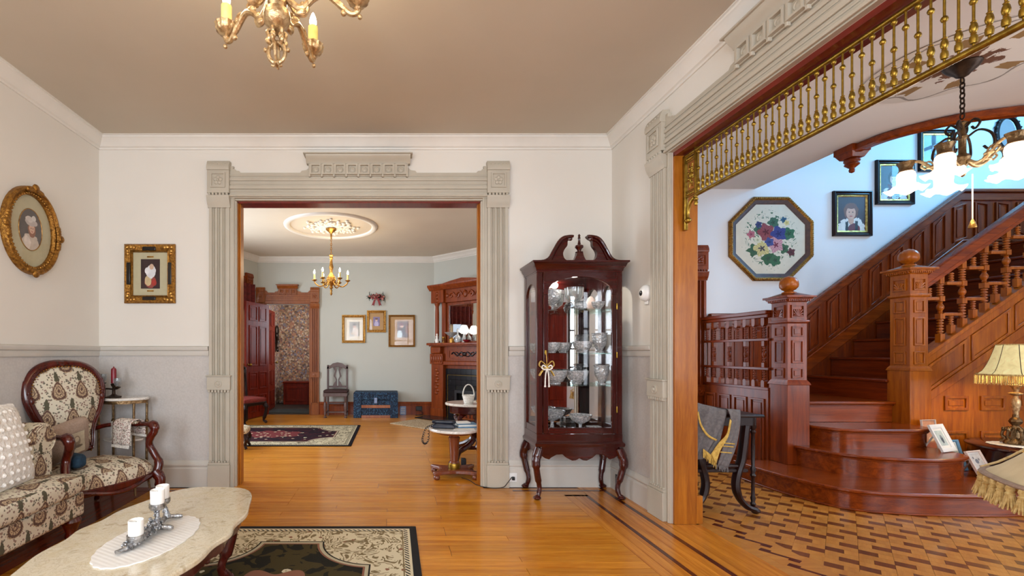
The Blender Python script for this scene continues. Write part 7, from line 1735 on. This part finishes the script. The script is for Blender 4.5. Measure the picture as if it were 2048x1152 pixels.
on_mantel('gold_clock', 'small gold box clock on the mantel shelf', 'clock', -.20, -.28, [(.05, 0), (.05, .06), (.04, .065), (.03, .09), (0, .1)], 'gold_bright')
on_mantel('ruby_dish', 'low dark red dish on the mantel shelf', 'dish', .14, -.28, [(.03, 0), (.06, .02), (.08, .045), (.076, .045), (.05, .022), (0, .01)], 'wax_red')
hr_ = tag(MB().box(-.64, .64, -.35, .35, 0, .014).build('hearth_rug', 'hearth_rug_weave', loc=(.64, 7.49, .001), rot=(0, 0, -PI/4), bevel=.005), 'beige woven rug in front of the fireplace', 'rug')

# ------------------------------------------------------------------ marble tables at the right of the front opening
mt = thing('marble_side_table', 'low round marble-topped pedestal table standing in the front opening', 'table', (.60, 4.455, 0))
MB().lathe([(0, .448), (.235, .448), (.25, .456), (.252, .466), (.246, .478), (0, .478)], n=40).build('top', 'marble_white', mt)
MB().lathe([(.18, .425), (.2, .448), (0, .448)], n=28).build('under_moulding', 'table_wood', mt)
MB().lathe([(.055, .075), (.05, .10), (.046, .11), (.052, .13), (.05, .14), (.04, .15), (.05, .34), (.058, .38), (.045, .39), (.07, .42), (.075, .428)], n=20, lobes=10, la=.03).build('column', 'table_wood', mt)
MB().lathe([(.057, .075), (.06, .085), (.06, .12), (.055, .13)], n=20).build('brass_collar', 'brass', mt)
MB().prism([(-.2, -.17), (-.1, -.12), (0, -.10), (.1, -.12), (.2, -.17), (.225, -.14), (.15, -.06), (.13, 0), (.15, .06), (.225, .14), (.2, .17), (.1, .12), (0, .10), (-.1, .12), (-.2, .17), (-.225, .14), (-.15, .06), (-.13, 0), (-.15, -.06), (-.225, -.14)], .04, .078, 'xy').build('quatrefoil_base', 'table_wood', mt, bevel=.008)
for sx in (-1, 1):
    for sy in (-1, 1): MB().lathe([(.022, 0), (.032, .012), (.032, .028), (.022, .042)], (sx*.185, sy*.14, 0), 12).build('bun_foot', 'table_wood', mt)
t2 = thing('marble_parlour_table', 'oval marble-topped parlour table with scrolled mahogany base behind the low table', 'table', (.96, 5.05, 0))
MB().prism(oval(.38, .27), .632, .66, 'xy').build('top', 'marble_white', t2, bevel=.009, smooth=30)
MB().prism(oval(.33, .225), .545, .632, 'xy').build('apron', 'mahogany_x', t2, bevel=.008, smooth=30)
MB().lathe([(.03, .12), (.05, .16), (.035, .2), (.05, .3), (.07, .36), (.05, .42), (.06, .545)], n=16).build('pedestal', 'mahogany', t2)
for (sx, sy) in ((-1, -1), (1, -1), (-1, 1), (1, 1)):
    MB().tube(spline([(sx*.16, sy*.1, .56), (sx*.24, sy*.15, .50), (sx*.2, sy*.13, .42), (sx*.1, sy*.06, .36), (sx*.07, sy*.04, .26), (sx*.14, sy*.09, .19), (sx*.24, sy*.16, .14), (sx*.28, sy*.18, .04)], 5), [.026]*20+[.03]*10+[.024]*6, 8).ball((sx*.28, sy*.18, .03), .03, 8, 6).build('scroll_leg', 'mahogany', t2)
MB().box(-.24, .24, -.02, .02, .13, .17).build('stretcher', 'mahogany_x', t2, bevel=.01)
# telephone, book, papers
ph = thing('telephone', 'dark blue corded telephone on the low marble table', 'telephone', (.50, 4.45, .4785), math.radians(-8))
MB().prism([(-.11, 0), (.11, 0), (.115, .02), (.09, .045), (-.07, .055), (-.115, .03)], -.075, .075, 'xz').build('base', 'navy_plastic', ph, bevel=.012)
soft_box(0, -.045, .062, .235, .05, .036, .016, 4, 0).build('handset', 'navy_plastic', ph, smooth=60)
for k in range(4):
    for j in range(3): MB().box(-.04+k*.026, -.022+k*.026, .0+j*.022, .014+j*.022, .05, .056).build('key', 'black_plastic', ph)
n_ = 150; helix = []
ctrl = spline([(-.11, -.045, .03), (-.17, -.05, .0), (-.20, -.04, -.07), (-.21, -.04, -.13), (-.185, -.03, -.16), (-.155, -.03, -.12), (-.15, -.0, -.03), (-.115, .02, .015)], 19)
for i, p in enumerate(ctrl): a = i*1.15; helix.append((p[0]+.009*math.cos(a), p[1]+.009*math.sin(a), p[2]+.004*math.sin(a)))
MB().tube(helix, .0035, 5).build('coiled_cord', 'black_plastic', ph)
bk = thing('address_book', 'blue and white book with papers lying on the low marble table', 'book', (.725, 4.50, .4785), .12)
MB().box(-.10, .10, -.075, .075, 0, .012).build('lower_cover', 'blue_cover', bk); MB().box(-.095, .098, -.07, .07, .012, .03).build('pages', 'paper_white', bk); MB().box(-.10, .10, -.075, .075, .03, .034).build('upper_cover', 'blue_cover', bk)
tag(MB().box(-.07, .07, -.05, .05, 0, .014).build('note_pad', 'paper_white', loc=(.69, 4.51, .5135), rot=(0, 0, .2), bevel=.002), 'white note pad on top of the blue book', 'note pad')
tag(MB().box(-.10, .10, -.05, .05, 0, .002).build('paper_sheet', 'paper_white', loc=(.68, 4.345, .479), rot=(0, 0, -.1)), 'loose white paper at the front of the low marble table', 'paper')
bs = thing('white_basket', 'small white woven basket with a tall handle on the oval marble table', 'basket', (.83, 4.98, .6605))
MB().lathe([(.045, 0), (.05, .005), (.06, .05), (.07, .09), (.066, .09), (.055, .05), (0, .01)], n=24, lobes=12, la=.03).build('body', 'lace_white', bs)
MB().tube([(.062*math.cos(t_), 0, .085+.12*math.sin(t_)) for t_ in [PI*i/16 for i in range(17)]], .007, 6).build('handle', 'lace_white', bs)
dd = tag(MB().lathe([(0, 0), (.15, 0), (.152, .002), (.15, .003), (0, .003)], n=48, lobes=16, la=.03).build('doily', 'lace_white', loc=(1.04, 5.05, .6605)), 'lace doily beside the white basket on the oval table', 'doily')
cs = thing('brass_candlestick', 'tall brass candlestick on the oval marble table', 'candlestick', (.985, 5.10, .6645))
MB().lathe([(.05, 0), (.05, .01), (.02, .03), (.012, .06), (.018, .09), (.011, .12), (.011, .18), (.018, .2), (.022, .215), (.012, .22), (0, .22)], n=16).build('stick', 'brass', cs); MB().lathe([(0, .22), (.011, .22), (.011, .33), (0, .334)], n=10).build('candle', 'wax_cream', cs)
pn = thing('ceramic_pot', 'small white and green pot beside the candlestick', 'pot', (1.09, 4.95, .6645)); MB().lathe([(.03, 0), (.045, .02), (.05, .05), (.036, .08), (.04, .09), (0, .088)], n=16).build('body', 'wax_white', pn); MB().ball((0, 0, .095), (.03, .03, .02), 8, 6).build('lid', 'greenery', pn)
ad = tag(MB().box(-.025, .025, -.03, .03, 0, .11).build('cordless_adapter', 'black_plastic', loc=(.735, 4.72, .001), bevel=.008), 'black upright adapter on the floor by the low table', 'adapter')
